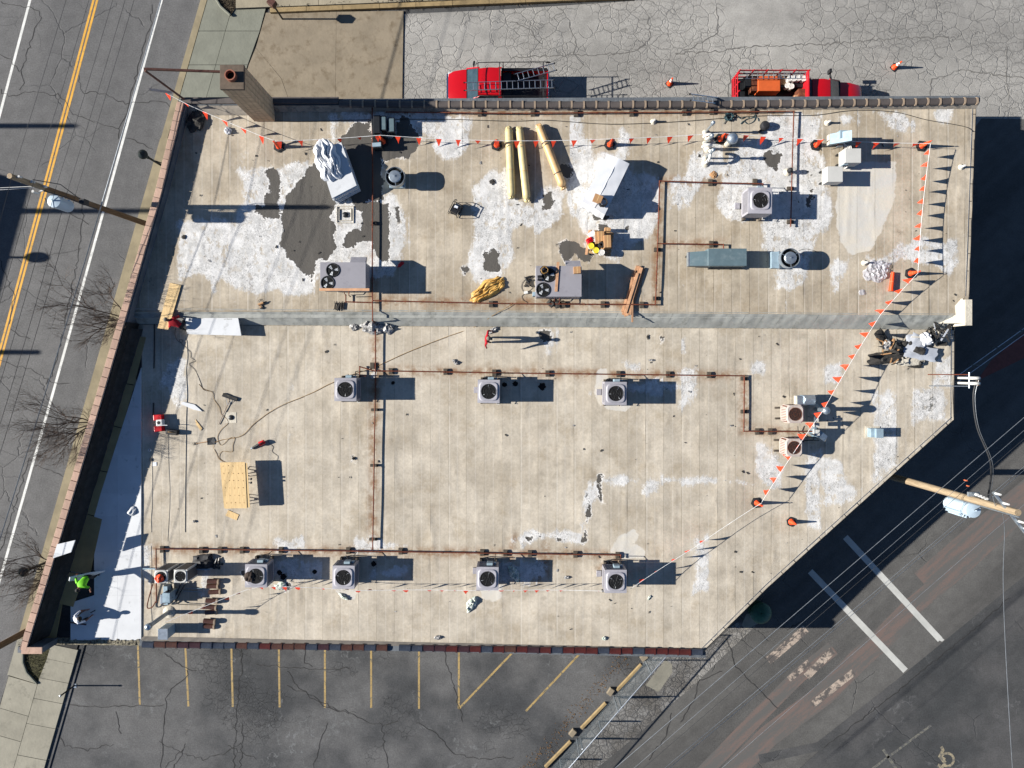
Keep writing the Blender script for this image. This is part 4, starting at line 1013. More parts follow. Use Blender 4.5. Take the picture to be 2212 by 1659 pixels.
mb.box(b0.x + .05, b1.y, HL - .3, b1.x, b0.y, 5.0)
mb.add([(b0.x - 1.55, 2.35, HL + .05), (b0.x + .05, 2.3, HL + .05), (b0.x + .05, 2.3, 4.9), (b0.x - 1.55, 2.6, HL + .06), (b0.x + .05, 3.6, HU + .03), (b0.x + .05, 3.4, 4.95)], [(0, 1, 2), (0, 2, 5, 3), (3, 5, 4), (1, 4, 5, 2), (0, 3, 4, 1)])
mb.build('end_block', M_FLASHW, bld)

# ---- chimney: brick courses, stone cap, clay flue
cx0, cx1, cy0, cy1 = -13.27, -12.23, 12.72, 13.78
chm = MB().box(cx0 + .02, cy0 + .02, 0, cx1 - .02, cy1 - .02, 8.78).build('chimney', M_MORTAR, bld)
bk = {}
def brick(L_):
    if L_ not in bk: bk[L_] = MB().cb((0, 0, 0), (L_ - .012, .11, .066)).mesh('brick', M_CHIM)
    return bk[L_]
vis = 0
z = 6.0
courses = int((8.76 - 4.8) / .132)
for c_ in range(courses):       # double courses, the faces the photograph shows
    z = 4.8 + (c_ + .5) * .132
    for fx in range(4):
        o = link('brick', brick(.26), chm); o.scale = (1, 1, 1.9); o.location = (cx0 + .13 + fx * .26, cy0 + .045, z)
        o = link('brick', brick(.26), chm); o.scale = (1, 1, 1.9); o.location = (cx1 - .045, cy0 + .13 + fx * .265 + .01, z); o.rotation_euler = (0, 0, R(90))
cap = MB().box(cx0 - .03, cy0 - .03, 8.781, cx1 + .03, cy1 + .03, 8.93).build('chimney_cap', M_CHIMC, chm, bevel=.02)
fc = ((cx0 + cx1) / 2, (cy0 + cy1) / 2, 0)
MB().lathe([(.25, 8.93), (.25, 9.16), (.2, 9.16), (.2, 8.94)], fc, 20).build('flue_pipe', M_FLUE, chm, smooth=40)
MB().lathe([(.199, 8.95), (.0001, 8.951)], fc, 20).build('flue_throat', M_SOOT, chm)

# ---- new insulation layer on the west side of the lower roof: white boards over brown fibreboards
deck = MB(); 
dk = deck.prism([(xw(W_IN, -1.2) + .3, -1.2), (XB, .9), (XB, -14.2), (xw(W_IN, -14.2) + .3, -14.2)], HL - .03, HL + .004).build('stripped_deck', M_TAR, bld)
def clip_poly(poly, f):
    out = []
    for i in range(len(poly)):
        a, b = poly[i - 1], poly[i]; fa, fb = f(a), f(b)
        if fa >= 0: out.append(a)
        if fa * fb < 0:
            t = fa / (fa - fb); out.append((a[0] + (b[0] - a[0]) * t, a[1] + (b[1] - a[1]) * t))
    return out
# west limit of the white boards (display): apex at the top, then a line parallel to the parapet
wa, wb_, wc = at(306, 795, HL), at(203, 1115, HL), at(154, 1385, HL)
def fW(p):
    A, B = (wa, wb_) if p[1] > wb_.y else (wb_, wc)
    return (p[0] - A.x) * (A.y - B.y) - (p[1] - A.y) * (A.x - B.x) if True else 0
def fW(p):
    if p[1] > wb_.y: xl = lerp(wb_.x, wa.x, (p[1] - wb_.y) / (wa.y - wb_.y))
    elif p[1] > at(0, 1286, HL).y: xl = at(205, 0, HL).x
    else: xl = at(154, 0, HL).x
    return p[0] - xl
rows = [at(0, y, HL).y for y in (700, 789, 830, 920, 982, 1065, 1115, 1190, 1285, 1382)]
cols = [at(x, 0, HL).x for x in (154, 204.5, 255, 306.3)]
for r_ in range(len(rows) - 1):
    for c_ in range(3):
        x0, x1, y1, y0 = cols[c_], cols[c_ + 1], rows[r_], rows[r_ + 1]
        q = [(x0, y0), (x1, y0), (x1, y1), (x0, y1)]
        n_ = 6; q2 = []
        for i in range(4):
            for j in range(n_): q2.append((lerp(q[i][0], q[(i + 1) % 4][0], j / n_), lerp(q[i][1], q[(i + 1) % 4][1], j / n_)))
        if c_ == 0 and y1 > at(0, 1280, HL).y: continue
        q2 = clip_poly(q2, fW)
        if len(q2) < 3: continue
        c0 = (sum(p[0] for p in q2) / len(q2), sum(p[1] for p in q2) / len(q2))
        q2 = [(c0[0] + (p[0] - c0[0]) * .996, c0[1] + (p[1] - c0[1]) * .998) for p in q2]
        if max(p[0] for p in q2) - min(p[0] for p in q2) < .08: continue
        MB().prism(q2, HL + .006, HL + .066 + rnd.uniform(-.003, .003)).build('insulation_board', M_WHITEB, dk)
# brown fibreboards between the white boards and the parapet
fb = [((287, 724), (316, 729), (291, 831), (258, 825)), ((258, 827), (291, 833), (265, 924), (232, 915)), ((232, 917), (265, 926), (236, 1019), (198, 1012)), ((199, 1014), (236, 1021), (208, 1114), (173, 1105)),
      ((174, 1106), (222, 1121), (196, 1240), (140, 1230)), ((136, 1232), (182, 1242), (160, 1310), (118, 1300)), ((110, 1300), (136, 1305), (122, 1380), (90, 1375))]
for i, q in enumerate(fb):
    MB().prism(xy(q, HL), HL + .03, HL + .055 + .004 * i).build('fibreboard', M_FIBRE, dk)
MB().prism(xy([(138, 1222), (176, 1228), (171, 1272), (160, 1300), (134, 1290)], HL), HL + .006, HL + .02).build('deck_patch', M_FLASH, dk)

# seam of folded skin on the lower roof near its west side, and the two black battens in the shade
for pts, nm, m_, r_ in (([(403, 735), (405, 770), (402, 800), (404, 850), (402, 900), (401, 980), (400, 1060), (399, 1150)], 'skin_fold', M_FLASHW, .013), ([(325, 1180), (326, 1230), (324, 1290), (328, 1350)], 'skin_fold', M_FLASHW, .009), ([(327, 960), (328, 1040), (326, 1150)], 'skin_fold', M_FLASHW, .008), ([(365, 900), (363, 980), (365, 1080), (362, 1170)], 'skin_fold', M_FLASHW, .007)):
    p = [at(x, y, HL + .02) for x, y in pts]
    MB().tube(spline(p, 6), r_, 6).build(nm, m_, lr, smooth=60)
# ------------------------------------------------------------------ rooftop plant
U, L = HU + .012, HL + .012
def fan(mb_ring, r): pass
def fan_parts(root, c, r, z, guard=True, rust=False, yaw=0):
    """dark fan well with blades, hub and a wire guard"""
    well = MB().lathe([(r, z), (r * .98, z - .16), (.001, z - .17)], (c[0], c[1], 0), 24).build('fan_well', M_SOOT if not rust else M_FANR, root, smooth=40)
    mb = MB()
    nb = 4 if rust else 3
    for i in range(nb):
        a = yaw + i * 2 * math.pi / nb; ca, sa = math.cos(a), math.sin(a)
        def q(rr, t, zz): return (c[0] + rr * math.cos(a + t), c[1] + rr * math.sin(a + t), zz)
        mb.add([q(r * .2, -.3, z - .02), q(r * .2, .3, z - .01), q(r * .6, .3, z + .002), q(r * .9, .26, z + .004), q(r * .92, -.12, z - .015), q(r * .6, -.18, z - .02)], [(0, 1, 2, 5), (5, 2, 3, 4)])
    mb.build('fan_blade', M_BLADER if rust else M_BLADE, root)
    MB().cyl((c[0], c[1], z - .14), (c[0], c[1], z - .05), r * .2, n=12).build('fan_hub', M_RUST2 if rust else M_DARKMET, root)
    mb = MB()
    for rr in (1.0, .66, .33): mb.tube([(c[0] + r * rr * math.cos(t), c[1] + r * rr * math.sin(t), z + .012) for t in [2 * math.pi * i / 24 for i in range(25)]], .005 if rr < 1 else .014, 4)
    for i in range(6):
        a = i * math.pi / 3 + .2; mb.tube([c3(c, r * .12, a, z + .014), c3(c, r * 1.04, a, z + .014)], .005, 4)
    mb.build('fan_guard', M_DARKMET if not rust else M_RUST2, root)
def c3(c, r, a, z): return (c[0] + r * math.cos(a), c[1] + r * math.sin(a), z)
M_BLADE = mat('fan_blade_metal', (.5, .52, .53), .45, metal=.1, var=.3, scale=8)
M_FANR = mat('fan_well_rusty', (.028, .014, .011), .8, var=.4)
M_BLADER = mat('fan_blade_rusty', (.06, .028, .02), .7, var=.5, scale=9)

def condenser(label, dx, dy, base, w=1.12, d=1.18, h=1.0, curb=.33, group='grey condensers along the lower roof', m=None, yaw=.4, tag_side=True):
    m = m or M_UNIT
    c = at(dx, dy, base + h + curb)
    t = thing('condenser_unit', label, 'air conditioner', (c.x, c.y, base), R(rnd.uniform(-.8, .8)), group)
    for sx in (-1, 1): MB().box(sx * w * .36 - .05, -d / 2 - .1, 0, sx * w * .36 + .05, d / 2 + .1, curb - .02).build('support_rail', M_BLOCK, t)
    z0, z1 = curb, curb + h
    cs = MB()
    for sx in (-1, 1):
        for sy in (-1, 1): cs.cb((sx * (w / 2 - .06), sy * (d / 2 - .06), (z0 + z1) / 2), (.12, .12, h))
    cs.box(-w / 2, -d / 2, z0 - .015, w / 2, d / 2, z0 + .1)
    cs.box(-w / 2 + .12, -d / 2 + .0, z0 + .1, w / 2 - .12, -d / 2 + .03, z1)
    cs.build('casing', m, t, bevel=.008, seg=1)
    MB().box(-w / 2 + .03, -d / 2 + .035, z0 + .1, w / 2 - .03, d / 2 - .03, z1 - .05).build('coil', M_COIL, t)
    lv = MB()
    for i in range(9):
        zz = z0 + .16 + i * (h - .22) / 8
        for s in (-1, 1): lv.box(s * (w / 2 - .012) - .008, -d / 2 + .1, zz, s * (w / 2 - .012) + .008, d / 2 - .1, zz + .03)
        lv.box(-w / 2 + .1, d / 2 - .02, zz, w / 2 - .1, d / 2 - .004, zz + .03)
    lv.build('louvre', m, t)
    r = .375
    # top panel with a round hole
    n = 32; vs = []; a_ = []
    for i in range(n):
        t_ = 2 * math.pi * i / n; ca, sa = math.cos(t_), math.sin(t_); k = 1 / max(abs(ca), abs(sa))
        vs.append((r * ca, r * sa, z1 + .045))
        vs.append(((r + .055) * ca, (r + .055) * sa, z1 + .06))
        kk = 1 / (abs(ca) ** 6 + abs(sa) ** 6) ** (1 / 6)
        vs.append((min(.44, w / 2 - .1) * ca * kk, min(.44, d / 2 - .1) * sa * kk, z1 + .055))
        vs.append((min(.49, w / 2 - .05) * ca * kk, min(.49, d / 2 - .05) * sa * kk, z1 + .01))
        vs.append((w / 2 * ca * k, d / 2 * sa * k, z1))
        vs.append((w / 2 * ca * k, d / 2 * sa * k, z1 - .06))
    fs = [(i * 6 + j, i * 6 + j + 1, ((i + 1) % n) * 6 + j + 1, ((i + 1) % n) * 6 + j) for i in range(n) for j in range(5)]
    MB().add(vs, fs).build('top_panel', M_UNITL if m is M_UNIT else m, t, smooth=28)
    fan_parts(t, (0, 0), r, z1 + .045, yaw=yaw)
    e = MB(); e.cb((.1, d / 2 + .07, z0 + h * .55), (.3, .13, .38)); e.cb((.36, d / 2 + .06, z0 + h * .5), (.12, .11, .2)); e.build('disconnect_box', M_GALVP, t, bevel=.008, seg=1)
    k = MB(); k.tube([(.36, d / 2 + .1, z0 + .4), (.36, d / 2 + .32, z0 + .3), (.36, d / 2 + .34, .02)], .022, 6); k.tube([(.05, d / 2 + .1, z0 + .3), (-.15, d / 2 + .16, .12), (-.3, d / 2 + .1, .05)], .025, 6); k.build('conduit', M_DARKMET, t)
    if tag_side: MB().cb((-w / 2 - .13, .02, .06), (.26, .32, .1)).build('drain_pad', M_UNITL, t, bevel=.01)
    MB().tube([(w / 2 - .15, -d / 2, z0 + .14), (w / 2 - .15, -d / 2 - .1, z0 + .1), (w / 2 - .02, -d / 2 - .1, z0 + .1)], .018, 6).build('drain_pipe', M_WHITEPVC, t)
    return t
G1 = 'grey condensers along the lower roof'
condenser('grey condenser with round fan nearest the rusty main pipe, middle row of the lower roof', 746, 841.5, L, yaw=.3)
condenser('grey condenser standing alone below the standing man in red, middle row', 1055.5, 845.5, L, yaw=1.4)
condenser('grey condenser at the right end of the middle row', 1330, 850, L, yaw=.9)
condenser('grey condenser with a brown jacket on its top corner, left end of the bottom row', 553, 1244, L, yaw=1.8)
condenser('grey condenser in the bottom row where the rusty main pipe ends', 742, 1247, L, yaw=.5)
condenser('grey condenser in the bottom row beside crumpled green felt', 1053, 1250, L, yaw=1.1)
condenser('grey condenser at the right end of the bottom row by the cream mastic patch', 1330, 1256, L, yaw=.2)
condenser('pale lilac condenser alone on the upper roof right of the white draped stack', 1642, 433, U, w=1.18, d=1.3, m=M_UNITL, yaw=.7, group=None)
# brown jacket lying on one of them
def crumple(nx, ny, sx, sy, h, seed, fr=3.0, edge=.25, fold=1.0):
    """loose sheet: wrinkled grid with a ragged outline"""
    r = random.Random(seed); vs = []; off_ = Vector((seed * 3.7, seed * 1.3, 0))
    for j in range(ny + 1):
        for i in range(nx + 1):
            u, v = i / nx * 2 - 1, j / ny * 2 - 1
            # squircle to disc-ish outline with noise
            k = 1 - edge * (abs(u * v)) + edge * .6 * mnoise.noise(Vector((u * 2, v * 2, 0)) + off_)
            x, y = u * sx / 2 * k, v * sy / 2 * k
            n1 = abs(mnoise.noise(Vector((x * fr, y * fr, 5)) + off_)); n2 = abs(mnoise.noise(Vector((x * fr * 2.3, y * fr * 1.4, 9)) + off_))
            e = max(0, 1 - max(abs(u), abs(v)) ** 3)
            x += fold * .25 * sx / nx * mnoise.noise(Vector((x * 5, y * 5, 2)) + off_) * 3; y += fold * .25 * sy / ny * mnoise.noise(Vector((x * 5, y * 5, 7)) + off_) * 3
            vs.append((x, y, .008 + h * (n1 * 1.1 + n2 * .55) * (.25 + .75 * e) + h * .35 * e))
    w = nx + 1
    fs = [(j * w + i, j * w + i + 1, (j + 1) * w + i + 1, (j + 1) * w + i) for j in range(ny) for i in range(nx)]
    return MB().add(vs, fs)
p = at(538, 1246, L + 1.38)
solo(crumple(12, 12, .5, .55, .14, 3, 5), 'jacket', mat('brown_jacket', '#3b3029', .9, var=.3), 'brown jacket thrown over the corner of the leftmost bottom condenser', 'jacket', p, smooth=40)

def rooftop_unit(label, dx, dy, w, d, h, extras):
    c = at(dx, dy, U + h + .0)
    t = thing('rooftop_unit', label, 'air conditioner', (c.x, c.y, U), 0, 'large grey rooftop units')
    MB().box(-w / 2 + .1, -d / 2 + .1, 0, w / 2 - .1, d / 2 - .1, .3).build('curb', M_FLASH, t)
    MB().box(-w / 2, -d / 2, .25, w / 2, d / 2, h - .03).build('casing', M_UNIT, t, bevel=.01, seg=1)
    pn = MB()
    for x0, x1 in ((-w / 2 + .03, -.3), (-.27, .35), (.38, w / 2 - .03)): pn.box(x0, -d / 2 - .012, .32, x1, -d / 2 + .01, h - .1)
    for y0, y1 in ((-d / 2 + .04, -.02), (.02, d / 2 - .04)): pn.box(w / 2 - .01, y0, .32, w / 2 + .012, y1, h - .1); pn.box(-w / 2 - .012, y0, .32, -w / 2 + .01, y1, h - .1)
    pn.build('side_panel', M_UNIT, t, bevel=.004, seg=1)
    tp = MB().box(-w / 2 - .015, -d / 2 - .015, h - .031, w / 2 + .015, d / 2 + .015, h + .004); tp.build('top_panel', M_UNIT, t, bevel=.008, seg=1)
    for k, (fx, fy, r) in enumerate(extras):
        fan_lip(t, fx, fy, h, r); 
    hd = MB(); hd.add([(.35, d / 2, h - .35), (w / 2 - .02, d / 2, h - .35), (w / 2 - .02, d / 2 + .32, h - .5), (.35, d / 2 + .32, h - .5), (.35, d / 2, h - .02), (w / 2 - .02, d / 2, h - .02), (w / 2 - .02, d / 2 + .32, h - .3), (.35, d / 2 + .32, h - .3)], [(3, 2, 1, 0), (4, 5, 6, 7), (0, 1, 5, 4), (1, 2, 6, 5), (2, 3, 7, 6), (3, 0, 4, 7)])
    hd.build('intake_hood', M_UNIT, t)
    e = MB(); e.cb((-w / 2 - .09, -d / 2 + .18, .55), (.14, .2, .5)); e.build('service_box', M_GALVP, t, bevel=.01)
    g_ = MB(); g_.tube([(.1, -d / 2, .5), (.1, -d / 2 - .22, .5), (.1, -d / 2 - .24, .12)], .025, 6); g_.tube([(-.15, -d / 2, .45), (-.15, -d / 2 - .12, .4), (-.15, -d / 2 - .14, .1)], .02, 6); g_.build('gas_riser', M_RUST, t)
    return t
def fan_lip(t, fx, fy, h, r):
    MB().lathe([(r + .0, h + .005), (r + .0, h + .035), (r + .03, h + .04), (r + .06, h + .006)], (fx, fy, 0), 24, closed=True).build('fan_ring', M_DARKMET, t, smooth=50)
    MB().lathe([(r - .005, h + .012), (.001, h + .006)], (fx, fy, 0), 24).build('fan_well', M_SOOT, t)
    mb = MB()
    for i in range(3):
        a = .6 + i * 2.09 + fx
        def q(rr, tt, zz): return (fx + rr * math.cos(a + tt), fy + rr * math.sin(a + tt), zz)
        mb.add([q(r * .22, -.4, h + .014), q(r * .22, .45, h + .022), q(r * .88, .36, h + .03), q(r * .9, -.22, h + .014)], [(0, 1, 2, 3)])
    mb.build('fan_blade', M_BLADE, t)
    MB().cyl((fx, fy, h + .013), (fx, fy, h + .032), r * .22, n=10).build('fan_hub', M_DARKMET, t)
    mb = MB()
    for rr in (.66, .33): mb.tube([(fx + r * rr * math.cos(t_), fy + r * rr * math.sin(t_), h + .04) for t_ in [2 * math.pi * i / 20 for i in range(21)]], .005, 4)
    mb.build('fan_guard', M_DARKMET, t)
rtu1 = rooftop_unit('grey twin-fan rooftop unit with a timber plank along its front edge', 740.7, 596, 2.24, 1.33, 1.33, ((-.49, .28, .3), (-.75, -.35, .3)))
rtu2 = rooftop_unit('grey twin-fan rooftop unit with timber strips, hose coil and carton on top', 1207, 607.5, 2.24, 1.5, 1.33, ((-.5, .3, .31), (-.77, -.42, .31)))
kz = U + 1.335
pa, pb = at(690, 628, kz + .06), at(797, 628, kz + .06)
m_ = MB().beam((-1.24, 0, .02), (1.24, 0, .02), .13, .04)
solo(m_, 'timber_plank', M_LUMBER, 'orange-brown timber plank lying along the edge of the left rooftop unit', 'plank', ((pa.x + pb.x) / 2, pa.y + .06, kz + .003), bevel=.004)
for i in range(4):
    a, b = at(1203.5 + i * 1.35, 566, kz), at(1199 + i * 1.35, 630, kz); m = (a + b) / 2
    o = solo(MB().cb((0, 0, .02), (.034, (b - a).length, .04)), 'timber_strip', M_LUMBER, 'thin timber strip lying across the right rooftop unit, %s from the left of four' % ('first', 'second', 'third', 'fourth')[i], 'timber', (m.x, m.y, kz + .003), math.atan2(b.y - a.y, b.x - a.x) + R(90), 'timber strips on the rooftop unit')
def carton(label, dx, dy, h, sx, sy, sz, rz=0, group=None, open_=False, m=None, loc=None):
    c = at(dx, dy, h + sz) if loc is None else Vector(loc)
    t = thing('cardboard_box', label, 'box', (c.x, c.y, h), rz, group)
    b = MB(); b.box(-sx / 2, -sy / 2, 0, sx / 2, sy / 2, sz - .006)
    b.build('carton', m or M_CARD, t, bevel=.006, seg=1)
    f = MB(); f.box(-sx / 2 + .002, -sy / 2 + .002, sz - .006, -.004, sy / 2 - .002, sz); f.box(.004, -sy / 2 + .002, sz - .006, sx / 2 - .002, sy / 2 - .002, sz + .003)
    f.build('flap', m or M_CARD, t)
    MB().box(-.025, -sy / 2, sz + .0035, .025, sy / 2, sz + .005).build('tape', M_ROLL2, t)
    return t
carton('small cardboard carton near the right edge of the right rooftop unit', 1247, 583, kz, .34, .34, .2, R(3))
# coil of hose / bucket on the unit, two small tool boxes
def coil(mb, c, r, n, dz, tube_r, turns=20, jit=.02):
    for k in range(n):
        rr = r * (1 - .04 * (k % 3)); ph = rnd.uniform(0, 6)
        mb.tube([(c[0] + (rr + rnd.uniform(-jit, jit)) * math.cos(ph + 2 * math.pi * i / turns), c[1] + (rr + rnd.uniform(-jit, jit)) * math.sin(ph + 2 * math.pi * i / turns), c[2] + tube_r + k * dz) for i in range(turns + 1)], tube_r, 5)
    return mb
c = at(1176, 583.5, kz + .2)
t = thing('hose_coil', 'black and amber coil of hose sitting on a fan of the right rooftop unit', 'hose', (c.x, c.y, kz + .045))
coil(MB(), (0, 0, 0), .2, 6, .028, .018).build('black_hose', M_BLACK, t, smooth=60); coil(MB(), (.01, -.01, .17), .17, 3, .03, .017).build('amber_hose', M_CORDO, t, smooth=60)
for dx, dy, a in ((1165.5, 597, .1), (1165.5, 604, -.2)):
    c = at(dx, dy, kz + .1)
    t = thing('battery_pack', 'black tool battery on the left edge of the right rooftop unit, %s one' % ('upper' if dy < 600 else 'lower'), 'battery', (c.x, c.y, kz + .004), a, 'tool batteries')
    MB().box(-.1, -.06, 0, .06, .06, .09).build('case', M_BLACK, t, bevel=.01); MB().box(.06, -.05, .01, .1, .05, .07).build('terminal', M_CARD, t, bevel=.006)
# jumble of corded tools left of that unit
def tool(label, dx, dy, base, rz, body, s=1.0, cat='power tool', group=None):
    c = at(dx, dy, base)
    t = thing('power_tool', label, cat, (c.x, c.y, base), rz, group)
    b = MB(); b.cyl((-.16 * s, 0, .07 * s), (.1 * s, 0, .07 * s), .055 * s, n=10); b.cb((-.1 * s, -.1 * s, .05 * s), (.06 * s, .16 * s, .06 * s), .2); b.build('motor_body', body, t, bevel=.006)
    n = MB(); n.cyl((.1 * s, 0, .07 * s), (.26 * s, 0, .06 * s), .04 * s, .022 * s, n=8); n.cb((-.09 * s, -.19 * s, .045 * s), (.1 * s, .05 * s, .08 * s), .2); n.build('nozzle', M_BLACK, t)
    return t
tool('small black corded tool lying left of the right rooftop unit, nearest it', 1142, 599, U, .3, M_BLACK)
tool('black corded tool lying left of the right rooftop unit, upper one', 1139, 607, U, 2.2, M_DARKMET)
tool('grey corded tool lying left of the right rooftop unit, lower one', 1141, 614, U, -.6, M_BLOCK)
t = solo(MB().cb((0, 0, .05), (.2, .14, .1)), 'junction_box', M_WHITEPVC, 'white cord junction box lying in the tangle left of the right rooftop unit', 'junction box', at(1136, 632, U), .2, bevel=.01)
pts = [(1129, 588), (1126, 596), (1133, 603), (1142, 600)]
def cord(label, pts, m, base, r=.009, name='extension_cord', cat='cord', n=5, z=None):
    p = [at(x, y, base) for x, y in pts]
    for i, q in enumerate(p): q.z = base + r + .004 + (0 if z is None else z[i])
    return solo(MB().tube(spline(p, n), r, 5), name, m, label, cat, smooth=60)
cord('thin grey cord looping among the tools left of the right rooftop unit', [(1142, 600), (1131, 607), (1126, 618), (1130, 630), (1136, 632), (1150, 622), (1142, 614), (1140, 607), (1152, 600)], M_CORDB, U)
cord('black lead running from the junction box to the rusty pipe', [(1134, 634), (1127, 640), (1130, 648), (1137, 652), (1139, 655)], M_CORDB, U)

def mushroom(label, dx, dy, base, h, r, group='round roof exhaust fans'):
    c = at(dx, dy, base + h)
    t = thing('exhaust_fan', label, 'exhaust fan', (c.x, c.y, base), 0, group)
    MB().box(-r * .8, -r * .8, 0, r * .8, r * .8, .28).build('curb', M_GALVP, t, bevel=.01)
    MB().lathe([(r * .72, .28), (r * .72, h * .55), (r, h * .62), (r, h), (r * .96, h), (r * .9, h - .16), (.001, h - .17)], (0, 0, 0), 28).build('wind_band', M_GALV, t, smooth=35)
    MB().lathe([(r * .93, h - .14), (.001, h - .139)], (0, 0, 0), 24).build('fan_well', M_SOOT, t)
    MB().lathe([(r * .62, h - .1), (r * .63, h + .02), (r * .55, h + .06), (.03, h + .085), (.03, h + .12), (.001, h + .125)], (0, 0, 0), 24).build('motor_cap', M_GALV, t, smooth=35)
    s = MB()
    for a in (.6, 2.7, 4.8): s.beam((r * .55 * math.cos(a), r * .55 * math.sin(a), h - .01), (r * .98 * math.cos(a), r * .98 * math.sin(a), h - .01), .03, .03)
    s.build('bracket', M_GALV, t)
    return t
mushroom('round galvanised exhaust fan beside the rusty main pipe near the white board stack', 853, 381, U, .92, .49)
mushroom('round galvanised exhaust fan right of the long teal ducted unit', 1707.5, 557, U, .9, .49)
cord('thin black lead looping over the right exhaust fan', [(1725, 541), (1740, 538), (1756, 541), (1768, 545)], M_CORDB, U)

# long teal make-up-air unit
c = at(1551, 556, U + .78)
t = thing('air_handler', 'long teal sheet-metal air handler with sloped intake hood', 'air handler', (c.x, c.y, U))
b = MB(); b.box(-.5, -.42, .22, 1.45, .45, .78); b.build('casing', M_TEAL, t, bevel=.008, seg=1)
b = MB(); b.add([(-1.36, -.4, .22), (-.5, -.42, .22), (-.5, .34, .22), (-1.36, .3, .22), (-1.36, -.4, .62), (-.5, -.42, .74), (-.5, .34, .74), (-1.36, .3, .62)], [(3, 2, 1, 0), (4, 5, 6, 7), (0, 1, 5, 4), (1, 2, 6, 5), (2, 3, 7, 6), (3, 0, 4, 7)]); b.build('intake_hood', M_TEAL, t)
MB().box(-1.45, -.4, .24, -1.362, .3, .6).build('bird_screen', M_GALV, t)
for y in (-.5, .3): MB().box(-.3, y, 0, 1.4, y + .09, .2).build('support_rail', M_DARKMET, t)
for x in (-.2, .4, 1.2): MB().box(x, -.52, .2, x + .07, .45, .218).build('cross_rail', M_DARKMET, t)
b = MB()
for x in (-.1, .5, 1.1): MB().box(x - .27, -.428, .3, x + .27, -.414, .7).build('access_panel', M_TEAL, t)
MB().box(.0, .452, .3, .9, .462, .7).build('access_panel', M_TEAL, t)
c = at(1677, 562, U + .3)
t = thing('duct_curb', 'low galvanised duct section butted against the right exhaust fan', 'duct', (c.x - .08, c.y + .02, U))
MB().box(-.16, -.42, .0, .2, .42, .3).build('casing', M_GALVP, t, bevel=.01); MB().box(.2, -.45, .05, .26, .45, .36).build('flange', M_GALV, t)

# split units in the north-east corner
def minisplit(label, dx, dy, w, d, h, legs):
    c = at(dx, dy, U + h + .25)
    t = thing('split_unit', label, 'air conditioner', (c.x, c.y, U), 0, 'pale box units in the north-east corner')
    MB().box(-w / 2, -d / 2, .25, w / 2, d / 2, h + .25).build('casing', M_UNITW, t, bevel=.012)
    MB().box(-w / 2 - .01, -d / 2 + .06, .32, -w / 2 + .01, d / 2 - .06, h + .15).build('coil_face', M_FLASHW, t)
    for y in (-d / 2 + .08, d / 2 - .12): MB().box(-w / 2 - .05, y, 0, w / 2 + .05, y + .08, .24).build('support_rail', M_DARKMET, t)
    return t
minisplit('square pale grey box unit with white louvred side, lower of the pair in the north-east', 1804, 376, .78, .78, .62, 1)
minisplit('square pale grey box unit with pipework on its left, upper of the north-east pair', 1843, 336, .8, .72, .7, 1)
c = at(1826, 342, U)
t = thing('refrigerant_pipes', 'white insulated pipes and grey control boxes between the two pale box units', 'pipes', (c.x, c.y, U))
b = MB()
for i in range(5): b.tube([(-.18 + i * .05, .9 - i * .1, .05), (-.16 + i * .05, .5, .3 + .05 * i), (-.1 + i * .05, .0, .35 + .06 * i), (-.12, -.6, .2 + .05 * i)], .025, 6)
b.build('insulated_pipe', M_WHITEPVC, t, smooth=60)
b = MB(); b.box(-.45, -.55, .2, -.22, -.05, .75); b.build('control_box', M_GALVP, t, bevel=.01); b = MB().box(.06, -.2, .15, .28, .5, .5); b.build('valve_rack', M_DARKMET, t)
b = MB().ball((-.05, .95, .55), .06, 10); b.build('vent_cap', M_WHITEPVC, t, smooth=180); MB().cyl((-.05, .95, 0), (-.05, .95, .5), .035, n=8).build('vent_stub', M_WHITEPVC, t)
def goose(label, dx, dy, base, a, w, d, h, m=None, group=None):
    """rectangular galvanised goose-neck vent facing direction a"""
    c = at(dx, dy, base)
    t = thing('duct_vent', label, 'roof vent', (c.x, c.y, base), a, group)
    MB().side([(-d / 2, 0), (d / 2, 0), (d / 2, h * .55), (d / 2 + .0, h), (-d / 2 + .05, h)], -w / 2, w / 2).build('riser', m or M_GALVP, t, bevel=.008, seg=1)
    MB().side([(d / 2 + .001, h * .5), (d / 2 + .4, h * .42), (d / 2 + .4, h * .68), (d / 2 + .001, h)], -w / 2 + .004, w / 2 - .004).build('hood', m or M_GALV, t)
    MB().side([(d / 2 + .401, h * .44), (d / 2 + .43, h * .44), (d / 2 + .43, h * .66), (d / 2 + .401, h * .66)], -w / 2 + .03, w / 2 - .03).build('screen', M_FLASHW, t)
    MB().box(-d / 2 - .08, -w / 2 - .08, 0, d / 2 + .08, w / 2 + .08, .04).build('flashing', M_GALVP, t)
    return t
c = at(1832, 291, U + 1.3)
t = thing('duct_vent', 'blue-grey galvanised elbow vent above the pale box units', 'roof vent', (c.x - .25, c.y, U))
MB().box(-.05, -.1, 0, .32, .3, 1.1).build('riser', M_GALVP, t, bevel=.01); MB().add([(-.4, -.3, .5), (.42, -.3, 1.1), (.42, .22, 1.1), (-.4, .22, .5), (-.4, -.3, .78), (.42, -.3, 1.34), (.42, .22, 1.34), (-.4, .22, .78)], [(3, 2, 1, 0), (4, 5, 6, 7), (0, 1, 5, 4), (1, 2, 6, 5), (2, 3, 7, 6), (3, 0, 4, 7)]).build('elbow', M_GALVP, t)
MB().box(-.44, -.29, .5, -.402, .21, .77).build('screen', M_FLASHW, t); MB().box(.1, -.34, .3, .36, -.302, .55).build('bracket', M_GALV, t)

